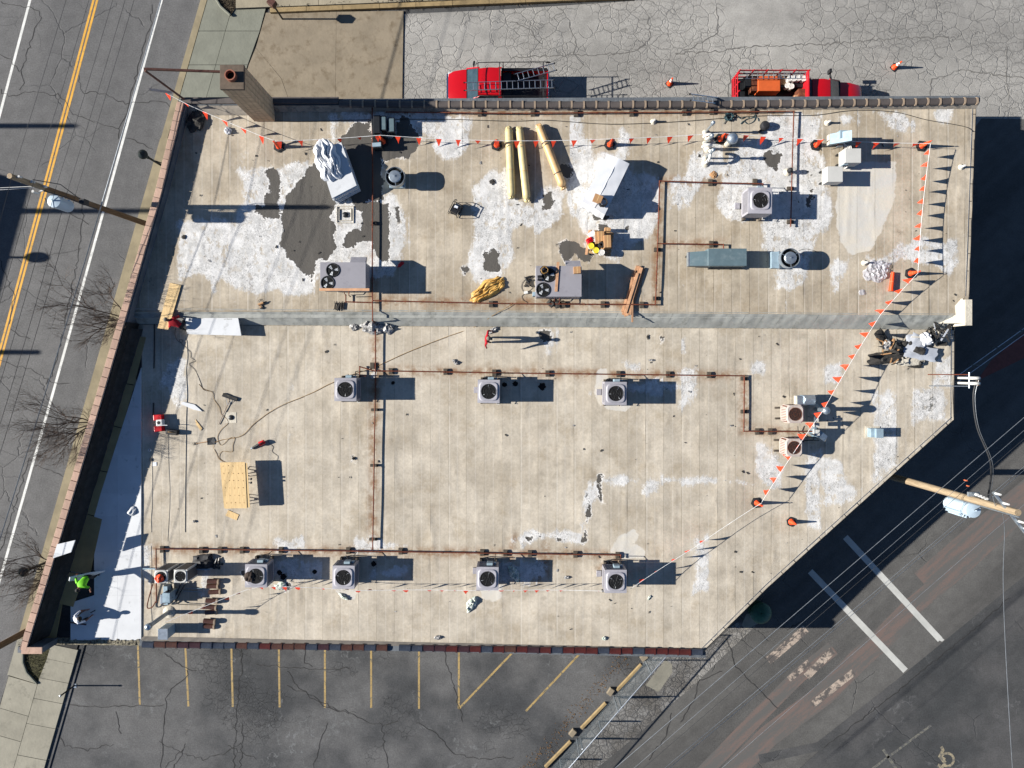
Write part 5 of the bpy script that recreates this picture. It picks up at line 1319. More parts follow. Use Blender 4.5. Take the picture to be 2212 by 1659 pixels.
# old beige condensers by the flag line on the right
def old_cond(label, dx, dy, yaw):
    w, d, h = .88, .92, .82; c = at(dx, dy, L + h + .2)
    t = thing('old_condenser', label, 'air conditioner', (c.x, c.y, L), R(rnd.uniform(-2, 2)), 'rusty beige condensers')
    k = .12
    oc = [(-w / 2 + k, -d / 2), (w / 2 - k, -d / 2), (w / 2, -d / 2 + k), (w / 2, d / 2 - k), (w / 2 - k, d / 2), (-w / 2 + k, d / 2), (-w / 2, d / 2 - k), (-w / 2, -d / 2 + k)]
    MB().prism(oc, .2, .28).build('base_pan', M_UNITOLD, t); MB().prism([(x * .965, y * .965) for x, y in oc], .28, .2 + h - .05).build('coil', M_RUST2, t)
    s = MB()
    for i in range(8):
        x, y = oc[i]; s.cyl((x * .97, y * .97, .28), (x * .97, y * .97, .2 + h - .05), .025, n=6)
    for i in range(9):
        for sd in (-1, 1): s.box(sd * w / 2 * .97 - .012, -d / 2 + k + i * (d - 2 * k) / 8 - .02, .28, sd * w / 2 * .97 + .012, -d / 2 + k + i * (d - 2 * k) / 8 + .035, .2 + h - .05)
    s.build('louvre', M_UNITOLD, t)
    r = .33; n = 32; vs = []
    for i in range(n):
        a = 2 * math.pi * i / n; ca, sa = math.cos(a), math.sin(a)
        kk = min(w / 2 / max(1e-6, abs(ca)), d / 2 / max(1e-6, abs(sa)), (w / 2 + d / 2 - k) / (abs(ca) + abs(sa)))
        vs += [(r * ca, r * sa, .2 + h), ((kk - .06) * ca, (kk - .06) * sa, .2 + h + .015), (kk * ca, kk * sa, .2 + h - .02), (kk * ca, kk * sa, .2 + h - .09)]
    MB().add(vs, [(i * 4 + j, i * 4 + j + 1, ((i + 1) % n) * 4 + j + 1, ((i + 1) % n) * 4 + j) for i in range(n) for j in range(3)]).build('top_panel', M_UNITOLD, t)
    fan_parts(t, (0, 0), r, .2 + h, rust=True, yaw=yaw)
    for y in (-.28, .28): MB().cb((-w / 2 - .1, y, .06), (.26, .1, .12)).build('sleeper', M_BLOCK, t)
    return t
old_cond('rusty beige condenser with an octagonal top, upper of the two crossed by the flag line', 1718, 894.6, .4)
old_cond('rusty beige condenser with an octagonal top, lower of the two crossed by the flag line', 1715.5, 967, 1.2)
c = at(1752, 860, L + .7)
t = thing('duct_vent', 'galvanised hooded vent with a ridged top above the rusty condensers', 'roof vent', (c.x - .2, c.y - .06, L), 0)
MB().box(-.12, -.3, 0, .5, .2, .45).build('riser', M_GALVP, t, bevel=.01); MB().add([(-.12, -.32, .45), (.52, -.32, .45), (.52, .22, .45), (-.12, .22, .45), (-.06, .0, .72), (.44, .0, .72)], [(3, 2, 1, 0), (0, 1, 5, 4), (2, 3, 4, 5), (1, 2, 5), (3, 0, 4)]).build('ridged_top', M_GALV, t)
MB().box(-.42, -.3, .12, -.122, .18, .5).build('hood', M_GALV, t, bevel=.008); MB().box(-.46, -.28, .14, -.421, .16, .48).build('screen', M_FLASHW, t)
def vent_pipe(label, dx, dy, base, h, r, cap_r, m=None, lean=(0, 0), group=None, dome=True, flash=True):
    c = at(dx, dy, base)
    t = thing('vent_pipe', label, 'vent pipe', (c.x, c.y, base), 0, group)
    MB().cyl((0, 0, 0), (lean[0], lean[1], h), r, n=14).build('pipe', m or M_GALV, t, smooth=40)
    if cap_r: MB().lathe([(cap_r * .9, h - .02), (cap_r, h + .03), (cap_r * .92, h + .09), (cap_r * .5, h + .15), (.02, h + .17), (.001, h + .172)], (lean[0], lean[1], 0), 18).build('rain_cap', m or M_GALV, t, smooth=50)
    if cap_r: MB().cyl((lean[0], lean[1], h - .12), (lean[0], lean[1], h - .05), cap_r * .92, n=16).build('cap_skirt', m or M_GALV, t, smooth=40)
    if flash: MB().lathe([(r * 3, .0), (r * 2.6, .03), (r * 1.3, .09), (r * 1.1, .14)], (0, 0, 0), 14).build('flashing', M_FLASHW, t, smooth=40)
    return t
vent_pipe('galvanised flue with a round cap on the flag line by the upper rusty condenser', 1759, 883.5, L, 1.35, .11, .2)
c = at(1899, 936, L + .55)
t = thing('duct_vent', 'plain blue-grey sheet-metal box vent alone near the cut corner of the roof', 'roof vent', (c.x, c.y, L))
MB().box(-.16, -.24, 0, .22, .24, .58).build('riser', M_GALVP, t, bevel=.012); MB().box(-.34, -.23, .02, -.161, .23, .4).build('hood', M_GALVP, t, bevel=.012); MB().box(-.45, -.3, 0, .32, .32, .03).build('flashing', M_FLASHW, t)
c = at(1757, 912, L)
t = thing('refrigerant_pipes', 'grey conduit rack and disconnect boxes between the rusty condensers', 'pipes', (c.x, c.y, L))
b = MB(); b.beam((-.25, .35, .75), (-.25, -.65, .75), .05, .05); b.beam((-.25, .3, 0), (-.25, .3, .75), .05, .05); b.beam((-.25, -.6, 0), (-.25, -.6, .75), .05, .05); b.build('strut_frame', M_GALV, t)
b = MB(); b.cb((-.12, .16, .6), (.16, .18, .28)); b.cb((-.1, -.1, .6), (.18, .22, .32)); b.cb((-.12, -.48, .6), (.2, .3, .4)); b.build('disconnect_box', M_UNITW, t, bevel=.01)
b = MB(); b.tube([(-.9, -.2, .2), (-.85, -.5, .12), (-.5, -.75, .1), (.1, -.8, .1)], .02, 5); b.tube([(-1.1, -1.1, .12), (-.7, -1.0, .1), (-.3, -.95, .1), (.25, -.95, .12)], .02, 5); b.tube([(-.8, -1.25, .06), (-.5, -.95, .1), (-.1, -.9, .25), (-.12, -.5, .4)], .02, 5); b.build('flexible_conduit', M_DARKMET, t, smooth=60)
c = at(1764, 933, L + .5); goose('low galvanised elbow vent beside the end of the rusty pipe', 1759, 934, L, R(-35), .34, .3, .55)

# cluster of plumbing vents and the turbine ventilator
vp = 'white plumbing goose-neck vents'
def gneck(label, dx, dy, a, h=.55, R_=.2):
    c = at(dx, dy, U)
    t = thing('goose_neck_vent', label, 'vent pipe', (c.x, c.y, U), a, vp)
    pts = [(0, 0, 0), (0, 0, h)] + [(R_ - R_ * math.cos(k), 0, h + R_ * math.sin(k)) for k in [math.pi * i / 10 for i in range(1, 11)]] + [(2 * R_, 0, h - .05)]
    MB().tube(pts, .075, 10).build('bent_pipe', M_WHITEPVC, t, smooth=60)
    MB().lathe([(.22, 0), (.2, .03), (.1, .07), (.085, .2)], (0, 0, 0), 12).build('boot', M_FLASHW, t, smooth=40)
    return t
gneck('white goose-neck vent with bend pointing left, upper of the three', 1531, 300, R(188))
gneck('white goose-neck vent with bend pointing left, middle of the three', 1529, 322, R(186))
gneck('white goose-neck vent with bend pointing up, lowest of the three', 1524, 353, R(80), .5, .25)
sl_ = 'slim vent pipes with ball caps'
def ballvent(label, dx, dy, h):
    c = at(dx, dy, U)
    t = thing('ball_cap_vent', label, 'vent pipe', (c.x, c.y, U), 0, sl_)
    MB().cyl((0, 0, 0), (0, 0, h), .05, n=10).build('pipe', M_GALV, t, smooth=40)
    MB().ball((0, 0, h + .06), .105, 14).build('ball_cap', M_GALV, t, smooth=180)
    MB().cyl((0, 0, h - .18), (0, 0, h - .08), .085, n=12).build('collar', M_GALV, t, smooth=40)
    MB().lathe([(.16, 0), (.13, .05), (.06, .1)], (0, 0, 0), 12).build('boot', M_FLASHW, t, smooth=40)
ballvent('slim vent pipe with a ball cap, top one above the white goose necks', 1523.5, 286, 1.35)
ballvent('slim vent pipe with a ball cap, between the upper and middle goose necks', 1524, 309, 1.1)
ballvent('slim vent pipe with a ball cap, beside the lowest goose neck', 1524, 342, 1.3)
c = at(1571, 311, U)
t = thing('turbine_vent', 'large silver domed flue cap on a pale stub beside the goose-neck vents', 'vent pipe', (c.x, c.y, U))
MB().cyl((0, 0, 0), (0, 0, .62), .17, n=18).build('stub', M_FLASHW, t, smooth=40)
MB().lathe([(.2, .6), (.26, .72), (.29, .84), (.26, .95), (.16, 1.03), (.04, 1.07), (.001, 1.075)], (0, 0, 0), 22).build('dome', M_GALV, t, smooth=50)
for i, (dx, dy, lab) in enumerate(((1411, 263, 'short white vent stub near the north parapet, left of the coiled rope'), (1787, 265.5, 'short pale vent stub near the north parapet, right of the vertical rusty pipe'), (2076, 361, 'short pale vent stub close to the right roof edge'), (1867, 568, 'short white vent stub beside the heap of clear plastic'))):
    vent_pipe(lab, dx, dy, U, .3, .055, 0, M_WHITEPVC, flash=True, group='short vent stubs')
vent_pipe('squat black vent with a rubber cap left of the long vertical pipe', 1701, 372, U, .34, .07, .13, M_RUBBER)
c = at(497, 902, L)
t = thing('roof_drain', 'round dark drain set in a pale square of roofing', 'drain', (c.x - .0 + 0.0, c.y, L)); t.location = at(499, 902, L)
MB().box(-.28, -.28, .0, .28, .28, .012).build('apron', M_FLASHW, t); MB().lathe([(.14, .012), (.13, .05), (.06, .075), (.001, .08)], (0, 0, 0), 14).build('strainer', M_DARKMET, t, smooth=40)
c = at(746, 464, U)
t = thing('roof_drain', 'dark roof drain ringed by a pale square collar in the torn area', 'drain', c)
b = MB()
for s in (.42, .3): b.tube([(s, s, .02), (-s, s, .02), (-s, -s, .02), (s, -s, .02), (s, s, .02)], .03, 5)
b.build('collar', M_FLASHW, t); MB().lathe([(.15, .0), (.14, .07), (.06, .11), (.001, .115)], (0, 0, 0), 14).build('strainer', M_DARKMET, t, smooth=40)

# gas lines: rusty pipe with sleeper blocks
def gas(label, pts, base, sup, r=.032, h=.17):
    root = thing('gas_pipe', label, 'pipe', at(*pts[0], base))
    o0 = root.location
    def q(p, z): v = at(p[0], p[1], base + z); v.z = base + z; return v - o0
    p3 = []
    for p in pts: p3.append(q(p[:2], p[2] if len(p) > 2 else h))
    mb = MB()
    for a, b in zip(p3[:-1], p3[1:]): mb.cyl(a, b, r, n=8)
    for a in p3: mb.ball(a, r * 1.35, 8)
    # couplings
    for a, b in zip(p3[:-1], p3[1:]):
        k = int((b - a).length / 5.5)
        for i in range(1, k + 1):
            m = a.lerp(b, i / (k + 1)); d = (b - a).normalized() * .06; mb.cyl(m - d, m + d, r * 1.4, n=8)
    mb.build('pipe', M_RUST, root, smooth=45)
    for s in sup:
        x, y, rot = s[0], s[1], (s[2] if len(s) > 2 else 0)
        v = q((x, y), 0)
        b = MB(); b.cb((0, 0, .05), (.24 if not rot else .34, .34 if not rot else .2, .1)); b.cb((0, 0, .115), (.18 if not rot else .26, .24 if not rot else .14, .03)); o = b.build('support_block', M_BLOCK, root, bevel=.008, seg=1); o.location = v
    return root
gas('long rusty gas pipe along the north parapet', [(835, 242), (1106, 244.5), (1659, 241), (1715, 240), (1712, 330), (1710, 415), (1708, 488)], U, [(1037, 245), (1151, 245), (1244, 246), (1364, 245), (1478, 243), (1537, 241), (1625, 240), (1706, 408, 1), (1706, 480, 1)])
gas('rusty main gas pipe dropping over the step and running down the lower roof', [(804, 226), (805, 420), (804, 600), (805, 690), (805, 692.5, -.0), (811, 697, -.55), (811, 829, -.55), (808, 1010, -.55), (805, 1186, -.55)], U, [(808, 483, 1)])
gp = thing('pipe_sleeper', 'dark sleeper block under the rusty main pipe below the broken foil, beside the middle condensers', 'block', at(811, 885, L), 0, 'sleepers under the rusty main pipe')
MB().cb((0, 0, .06), (.42, .14, .12)).build('block', M_BLOCK, gp, bevel=.01)
dup(gp, 'dark sleeper block under the rusty main pipe halfway down the lower roof', at(809, 1005, L)); dup(gp, 'dark sleeper block under the rusty main pipe near its bottom end', at(807, 1164, L))
gas('rusty gas pipe along the foot of the upper roof and up its right-hand branch', [(806, 649.5), (1106, 656), (1416, 658), (1421, 526), (1425, 391), (1560, 395), (1648, 397), (1648, 404)], U, [(1061, 657), (1217, 658), (1302, 658), (1386, 659), (1419, 540, 1), (1417, 645, 1), (1534, 395), (1630, 394)])
gas('short rusty branch pipe feeding the long teal air handler', [(1421, 526), (1563, 528), (1563, 537)], U, [(1536, 528)])
gas('short rusty pipe feeding the left rooftop unit', [(747, 638), (747, 652), (803, 653.5)], U, [])
gas('rusty gas pipe along the middle row of condensers and round to the rusty condensers', [(812, 801), (1106, 806), (1608, 812), (1607, 931.5), (1659, 932), (1754, 932)], L, [(845, 802), (963, 803), (1068, 805), (1183, 807), (1336, 808), (1443, 809), (1531, 810), (1606, 818, 1), (1606, 889, 1), (1635, 932), (1663, 932)])
gas('rusty gas pipe along the bottom row of condensers', [(338, 1300), (337, 1186), (553, 1188), (805, 1191), (1106, 1196), (1341, 1199), (1341, 1206)], L, [(352, 1186), (436, 1188), (477, 1188), (524, 1188), (608, 1188), (753, 1189), (866, 1190), (1042, 1193), (1092, 1194), (1145, 1195), (1243, 1197), (1334, 1199)])
gas('short rusty loop feeding the left condenser of the middle row', [(811, 802), (777, 792), (777, 812), (790, 812)], L, [(805, 790)])
for dx, dy, side in ((1068, 808, 0), (1340, 811, 0), (622, 1191, 0), (790, 1192, 0), (1080, 1196, 0)):
    pass

# tall service mast at the right roof edge
mast = thing('service_mast', 'electric service mast with two white weatherheads at the right roof edge', 'service mast', (23.6, -.52, HL - .2))
b = MB()
for y in (.0, -.27): b.cyl((0, y, -1.5), (0, y, 1.1), .065, n=12)
b.build('riser', M_UNITW, mast, smooth=40)
b = MB()
for y in (.0, -.27): b.tube([(0, y, 1.08), (.03, y, 1.2), (.14, y, 1.28), (.32, y, 1.24), (.38, y, 1.12)], .085, 10)
b.build('weatherhead', M_UNITW, mast, smooth=60)
MB().cyl((-.02, .3, 1.0), (-.02, -.52, 1.0), .045, n=10).build('cross_pipe', M_GALV, mast, smooth=40)
MB().cyl((-1.7, .18, .24), (-.02, .18, .98), .025, n=8).build('brace_rod', M_RUST, mast); MB().cyl((-1.65, -.42, .24), (-.02, -.42, .98), .022, n=8).build('brace_rod', M_GALV, mast)
for y in (-.1, -.32): MB().cyl((.34, y - .04, 1.1), (.52, y - .04, 1.0), .03, n=8).build('insulator', mat('insulator_brown', '#a8703f', .4), mast)
# ------------------------------------------------------------------ roofing materials, tools and debris
def corners(label, cs, base, h, name, cat, m, group=None, bevel=.006, th=None):
    """flat-sided stack whose top corners are seen at display points cs"""
    p = [at(x, y, base + h) for x, y in cs]; c = sum(p, Vector((0, 0, 0))) / len(p)
    t = thing(name, label, cat, (c.x, c.y, base), 0, group)
    return t, [(q.x - c.x, q.y - c.y) for q in p]
# stack of white boards with thrown-over wrap
t, q = corners('tilted stack of white insulation boards half covered by crumpled white sheeting', [(683, 324), (737, 309), (770, 402), (717, 430)], U, .82, 'board_stack', 'board stack', None)
cs = [Vector(p) for p in q]
n = 9
for i in range(n):
    z0 = .04 + i * .0865; j = Vector((rnd.uniform(-.03, .03), rnd.uniform(-.04, .04)))
    MB().prism([tuple(p + j + (.06 * (n - 1 - i) / n) * Vector((.4, -.5))) for p in cs], z0, z0 + .081).build('insulation_board', M_WHITEB, t)
b = MB()
for k in (.1, .5, .9):
    a, c_ = cs[0].lerp(cs[3], k), cs[1].lerp(cs[2], k); b.beam((*a, .02), (*c_, .02), .1, .04)
b.build('skid', M_PALLET, t)
c = at(711, 345, U + .9)
mb = drape(1.2, 2.15, .36, 11)
o = solo(mb, 'white_sheeting', M_TARPW, 'crumpled white sheeting thrown over the upper end of the tilted board stack', 'sheeting', (c.x - .1, c.y - .0, U + .822), R(20), smooth=60)
# second stack wrapped in white
t, q = corners('wrapped white pallet stack with peaked cover and a carton on its lower end', [(1312, 332), (1360, 353), (1307, 463), (1258, 434)], U, 1.05, 'wrapped_stack', 'wrapped stack', None)
A, B, C_, D = [Vector((*p, 0)) for p in q]
b = MB(); cc = (A + B + C_ + D) / 4
ins = [cc + (p - cc) * .97 for p in (A, B, C_, D)]
# draped cover: subdivided top with a ridge, sides falling with pleats
nu, nv = 10, 20; vs = []
for j in range(nv + 1):
    v = j / nv
    for i in range(nu + 1):
        u = i / nu; p = A.lerp(B, u).lerp(D.lerp(C_, u), v)
        ridge = max(0, 1 - abs(u - .5) * 2) * .045 * (1 if v < .9 else .4) + (.06 * max(0, 1 - v * 5) * (1 - abs(u - .5) * 2))
        vs.append((p.x, p.y, 1.0 + ridge + .012 * math.sin(u * 9 + v * 21) + .01 * mnoise.noise((u * 6, v * 9, 0))))
w = nu + 1
fs = [(j * w + i, j * w + i + 1, (j + 1) * w + i + 1, (j + 1) * w + i) for j in range(nv) for i in range(nu)]
rim = [j * w for j in range(nv + 1)] + [nv * w + i for i in range(1, nu + 1)] + [j * w + nu for j in range(nv - 1, -1, -1)] + [i for i in range(nu - 1, 0, -1)]
k0 = len(vs); nrim = len(rim)
for lv, (zz, sp) in enumerate(((.5, 1.0), (.03, 1.03))):
    for r_, idx in enumerate(rim):
        p = Vector(vs[idx]); d = Vector((p.x - cc.x, p.y - cc.y, 0)); pl_ = 1 + (.025 * math.sin(r_ * 1.9) + .012 * math.sin(r_ * 3.7)) * (lv + 1) * .6
        vs.append((cc.x + d.x * sp * pl_, cc.y + d.y * sp * pl_, zz))
ring = [rim] + [[k0 + l * nrim + r_ for r_ in range(nrim)] for l in range(2)]
for l in range(2):
    for r_ in range(nrim): fs.append((ring[l][r_], ring[l + 1][r_], ring[l + 1][(r_ + 1) % nrim], ring[l][(r_ + 1) % nrim]))
MB().add(vs, fs).build('cover', M_TARPW, t, smooth=40)
b = MB(); b.beam(tuple(A.lerp(B, .5) + Vector((0, 0, 1.065))), tuple(D.lerp(C_, .5) + Vector((0, 0, 1.055))), .02, .012); b.build('seam_tape', M_REFL, t)
MB().prism([(p.x, p.y) for p in ins], .06, .98).build('core', M_WHITEB, t)
carton('brown carton standing on the lower end of the white wrapped stack', 1292, 428, U + 1.12, .42, .36, .3, R(-22))
c = at(1303, 436, U + 1.35)
t = thing('wire_coil', 'black coil standing beside the carton on the white wrapped stack', 'coil', (c.x, c.y, U + 1.12)); coil(MB(), (0, 0, 0), .2, 7, .035, .03).build('coil_turns', M_BLACK, t, smooth=60)

def roll(label, a, b, r, m, base=U, wrap=None, band=None):
    p, q = at(*a, base + r), at(*b, base + r); L_ = (q - p).length; c = (p + q) / 2
    t = thing('membrane_roll', label, 'roll', (c.x, c.y, base), math.atan2(q.y - p.y, q.x - p.x), 'wrapped membrane rolls')
    n = 30; pts = []
    mb = MB(); vs = []; k = 16
    for i in range(n + 1):
        u = i / n; rr = r * (1 + .03 * mnoise.noise((u * 9, a[0], 0)) - (.5 * max(0, (abs(u - .5) - .47) / .03)))
        for j in range(k):
            th = 2 * math.pi * j / k; r2 = rr * (1 + .035 * mnoise.noise((u * 14, math.cos(th) * 2, math.sin(th) * 2 + a[0])))
            vs.append((-L_ / 2 + u * L_, r2 * math.cos(th), r + r2 * math.sin(th)))
    fs = [(i * k + j, i * k + (j + 1) % k, (i + 1) * k + (j + 1) % k, (i + 1) * k + j) for i in range(n) for j in range(k)] + [tuple(range(k - 1, -1, -1)), tuple(range(n * k, n * k + k))]
    mb.add(vs, fs).build('wrapped_roll', m, t, smooth=50)
    for s, d in ((-1, .06), (1, .06)):
        b_ = crumple(6, 6, .3, .34, .16, int(a[0]) + s, 6); o = b_.build('twisted_end', m, t, smooth=40); o.location = (s * (L_ / 2 + .02), 0, r * .55)
    for x in ((-.9, .4) if band is None else band):
        MB().lathe([(r * 1.03, -.025), (r * 1.04, 0), (r * 1.03, .025)], (x, 0, r), 16, q=Vector((1, 0, 0)).to_track_quat('Z', 'Y').to_matrix(), closed=True).build('strap', M_CORDB if wrap else M_ROLL2, t)
    return t
roll('pale yellow wrapped roll, left one of the close pair', (1099, 278), (1105, 424), .2, M_ROLL)
roll('pale yellow wrapped roll, right one of the close pair', (1122, 278), (1138, 430), .2, M_ROLL)
roll('tan wrapped roll lying apart at a slant beside the torn black patch', (1164, 272), (1216, 403), .21, M_ROLL2, wrap=1, band=(-.75, .95))

# pallet with buckets, cartons and a paper on top
c = at(1298, 524, U + .15)
pal = thing('pallet', 'timber pallet loaded with buckets and cartons below the wrapped stack', 'pallet', (c.x, c.y, U), R(-8))
b_ = []
for i in range(7): MB().box(-.6, -.62 + i * .18, .11, .6, -.62 + i * .18 + .13, .135).build('deck_board', M_PALLET, pal)
for y in (-.5, 0, .5): MB().box(-.6 + 0, y - .05 if 0 else -.6, .0, .6, .6, .001) if 0 else MB().box(y - .05, -.6, .02, y + .05, .6, .105).build('stringer', M_PALLET, pal)
MB().box(-.72, -.72, .10, -.6, .55, .16).build('loose_board', M_LUMBER, pal)
pz = U + .138
def bucket(label, dx, dy, base, h=.36, r=.15, lid=None, body=None, group='buckets on the pallet'):
    c = at(dx, dy, base + h)
    t = thing('bucket', label, 'bucket', (c.x, c.y, base), rnd.uniform(0, 3), group)
    MB().lathe([(r * .86, 0), (r, h - .05), (r * 1.05, h - .045), (r * 1.05, h - .02), (r, h - .015)], (0, 0, 0), 20).build('pail', body or M_WHITEPVC, t, smooth=35)
    if lid is not None: MB().lathe([(r * 1.06, h - .02), (r * 1.06, h), (r * .95, h + .006), (r * .9, h - .006), (r * .3, h - .008), (.001, h - .004)], (0, 0, 0), 20).build('lid', lid, t, smooth=35)
    else: MB().lathe([(r * .97, h - .02), (r * .9, h - .2), (.001, h - .21)], (0, 0, 0), 16).build('inside', M_DARKMET, t)
    MB().tube([(r * 1.04 * math.cos(a), r * 1.04 * math.sin(a), h - .06) for a in [math.pi * i / 10 for i in range(11)]], .006, 4).build('handle', M_GALV, t)
    return t
bucket('white bucket with a yellow lid, left one, next to the red container', 1277, 531, pz, lid=M_YELLID)
bucket('white bucket with a yellow lid, lower one at the pallet edge', 1287.5, 540.5, pz, lid=M_YELLID)
bucket('white bucket at the front of the pallet under the cartons', 1300, 545, pz, lid=M_WHITEPVC)
bucket('white bucket in the middle of the pallet beside the cartons', 1286.5, 516, pz, lid=M_WHITEPVC)
c = at(1274.5, 518, pz + .4)
t = thing('fuel_can', 'bright red plastic container at the left of the loaded pallet', 'container', (c.x, c.y, pz), R(30))
MB().box(-.15, -.13, 0, .15, .13, .38).build('can_body', M_RED, t, bevel=.03); MB().cyl((.08, .06, .38), (.08, .06, .43), .035, n=10).build('cap', M_RED, t); MB().tube([(-.1, 0, .38), (-.07, 0, .43), (.0, 0, .43), (.02, 0, .38)], .015, 6).build('handle', M_RED, t)
carton('tall upright carton on the right side of the loaded pallet', 1312.5, 521, pz, .34, .62, .72, R(2))
carton('medium carton in the middle of the loaded pallet', 1299, 510, pz, .3, .5, .52, R(2))
carton('brown carton at the left of the middle carton on the loaded pallet', 1292, 513, pz, .3, .62, .42, R(3))
carton('small open carton at the front of the loaded pallet', 1300, 539, pz, .26, .24, .3, R(2))
carton('small carton hanging over the upper right corner of the loaded pallet', 1313, 495, pz, .3, .18, .3, R(-5))
c = at(1299, 528, pz + .55)
t = thing('wire_coil', 'black tape roll standing among the cartons on the loaded pallet', 'coil', (c.x, c.y, pz + .3)); MB().lathe([(.14, 0), (.14, .22), (.07, .22), (.07, 0)], (0, 0, 0), 20, closed=True).build('coil_turns', M_RUBBER, t, smooth=40)
c = at(1279.5, 505, pz + .3)
t = thing('document_pouch', 'white paper pouch on the upper left of the loaded pallet', 'paper', (c.x, c.y, pz), R(35)); MB().box(-.17, -.14, .0, .17, .14, .3).build('carton', M_WHITEB, t); MB().box(-.15, -.12, .301, .15, .12, .304).build('sheet', M_PAPER, t)

# lumber pile
lum = [((1377, 574), (1346, 680)), ((1382, 574), (1350, 684)), ((1386, 578), (1354, 682)), ((1374, 580), (1343, 674)), ((1380, 582), (1358, 681)), ((1371, 584), (1361, 680)), ((1391, 580), (1362, 676)), ((1366, 590), (1366, 696)), ((1377, 590), (1351, 676)), ((1369, 588), (1347, 672))]
for i, (a, b) in enumerate(lum):
    z = U + .03 + (i % 3) * .05 + (.05 if i > 6 else 0)
    p, q_ = at(*a, z), at(*b, z); d = q_ - p
    o = solo(MB().cb((0, 0, 0), (d.length, .09 if i % 2 else .14, .04)), 'lumber_board', M_LUMBER, 'orange-brown board of the fanned lumber pile over the step, %s from the left' % ('fourth', 'sixth', 'eighth', 'second', 'fifth', 'third', 'rightmost', 'ninth', 'seventh', 'first')[i], 'board', ((p.x + q_.x) / 2, (p.y + q_.y) / 2, z), math.atan2(d.y, d.x), 'boards of the lumber pile', bevel=.004)
    o.rotation_euler = (0, R(rnd.uniform(-.4, .4)), math.atan2(d.y, d.x))

# golden tarp
c = at(1053, 626, U)
solo(drape(.85, 2.0, .3, 23, 3.4, 1.2), 'golden_tarp', M_GOLD, 'crumpled golden-yellow tarp by the rusty pipe', 'tarp', (c.x, c.y, U + .01), R(-55), smooth=50)
# black felt mats, stick bundle, nailer
for dx, dy, a, lab in ((1190, 656, .7, 'black felt offcut over the rusty pipe below the right rooftop unit, left one'), (1204, 658, .3, 'black felt offcut over the rusty pipe below the right rooftop unit, right one')):
    c = at(dx, dy, U); solo(crumple(8, 8, .34, .42, .12, int(dx), 3, .1), 'felt_offcut', M_FELT, lab, 'felt scrap', (c.x, c.y, U + .1), a, 'felt offcuts', smooth=40)
c = at(732, 662, U)
t = thing('stick_bundle', 'bundle of short dark sticks lying near the step below the left rooftop unit', 'stick bundle', (c.x, c.y, U))
for i in range(22):
    a = R(78 + rnd.uniform(-14, 14)); l = rnd.uniform(.3, .42); x, z = rnd.uniform(-.26, .26), rnd.uniform(.015, .09); d = Vector((math.cos(a), math.sin(a), rnd.uniform(-.05, .05))) * l / 2; y = rnd.uniform(-.06, .06)
    MB().cyl(Vector((x, y, z)) - d, Vector((x, y, z)) + d, .014, n=6).build('stick', M_STICK, t)
tool('orange and black nail gun lying at the foot of the upper roof on the left', 566, 656, U, .4, M_CARD, 1.1)
cord('short black air lead on the orange nail gun', [(557, 652), (562, 646), (566, 651)], M_CORDB, U, .008)
# portable generator / heater with tube frame
c = at(984, 451, U + .3)
t = thing('generator', 'small black generator in a tube frame standing alone on the upper roof', 'generator', (c.x + .0, c.y - .02, U), R(62))
b = MB()
for y in (-.24, .24): b.tube([(-.3, y, .03), (.3, y, .03), (.34, y, .1), (.34, y, .42), (.28, y, .5), (-.28, y, .5), (-.34, y, .42), (-.34, y, .1), (-.3, y, .03)], .018, 7)
for x, z in ((-.3, .5), (.3, .5), (0, .03), (.33, .25)): b.cyl((x, -.24, z), (x, .24, z), .018, n=7)
b.build('tube_frame', M_BLACK, t, smooth=60)
MB().box(-.22, -.18, .06, .22, .18, .34).build('engine', M_DARKMET, t, bevel=.03); MB().box(-.24, -.2, .36, .2, .2, .47).build('tank', M_BLACK, t, bevel=.04); MB().cyl((-.02, 0, .47), (-.02, 0, .5), .05, n=12).build('fuel_cap', M_DARKMET, t); MB().box(.02, -.09, .472, .15, .09, .478).build('label_plate', M_PAPER, t); MB().cyl((.24, -.12, .2), (.24, .12, .2), .07, n=12).build('muffler', M_GALV, t)
# clear plastic heap and the fallen orange tube cone
c = at(1893, 586, U)
solo(crumple(40, 40, 1.55, 1.3, .2, 41, 4.5, .5, 1.6), 'plastic_film_heap', M_PVCW, 'heap of crumpled clear plastic film on the right of the upper roof', 'plastic film', (c.x, c.y, U + .01), R(20), smooth=25)
c0, c1 = at(1929, 588, U + .12), at(1924.5, 629, U + .12); d = c1 - c0
t = thing('delineator_tube', 'orange delineator tube lying beside the clear plastic heap', 'delineator', ((c0.x + c1.x) / 2, (c0.y + c1.y) / 2, U), math.atan2(d.y, d.x))
MB().cyl((-d.length / 2, 0, .12), (d.length / 2, 0, .12), .085, .115, n=14).build('tube', M_ORANGE, t, smooth=40); MB().cyl((d.length / 2 - .05, 0, .12), (d.length / 2, 0, .12), .125, n=14).build('rim', M_ORANGE, t, smooth=40); MB().cyl((-.02, 0, .12), (.02, 0, .12), .105, n=14).build('band', M_ORANGE2, t)
c = at(1862, 632, U); solo(crumple(8, 8, .35, .3, .05, 9, 5), 'plastic_scrap', M_PVCW, 'scrap of clear plastic on the roof below the plastic heap', 'plastic film', (c.x, c.y, U + .01), smooth=30)
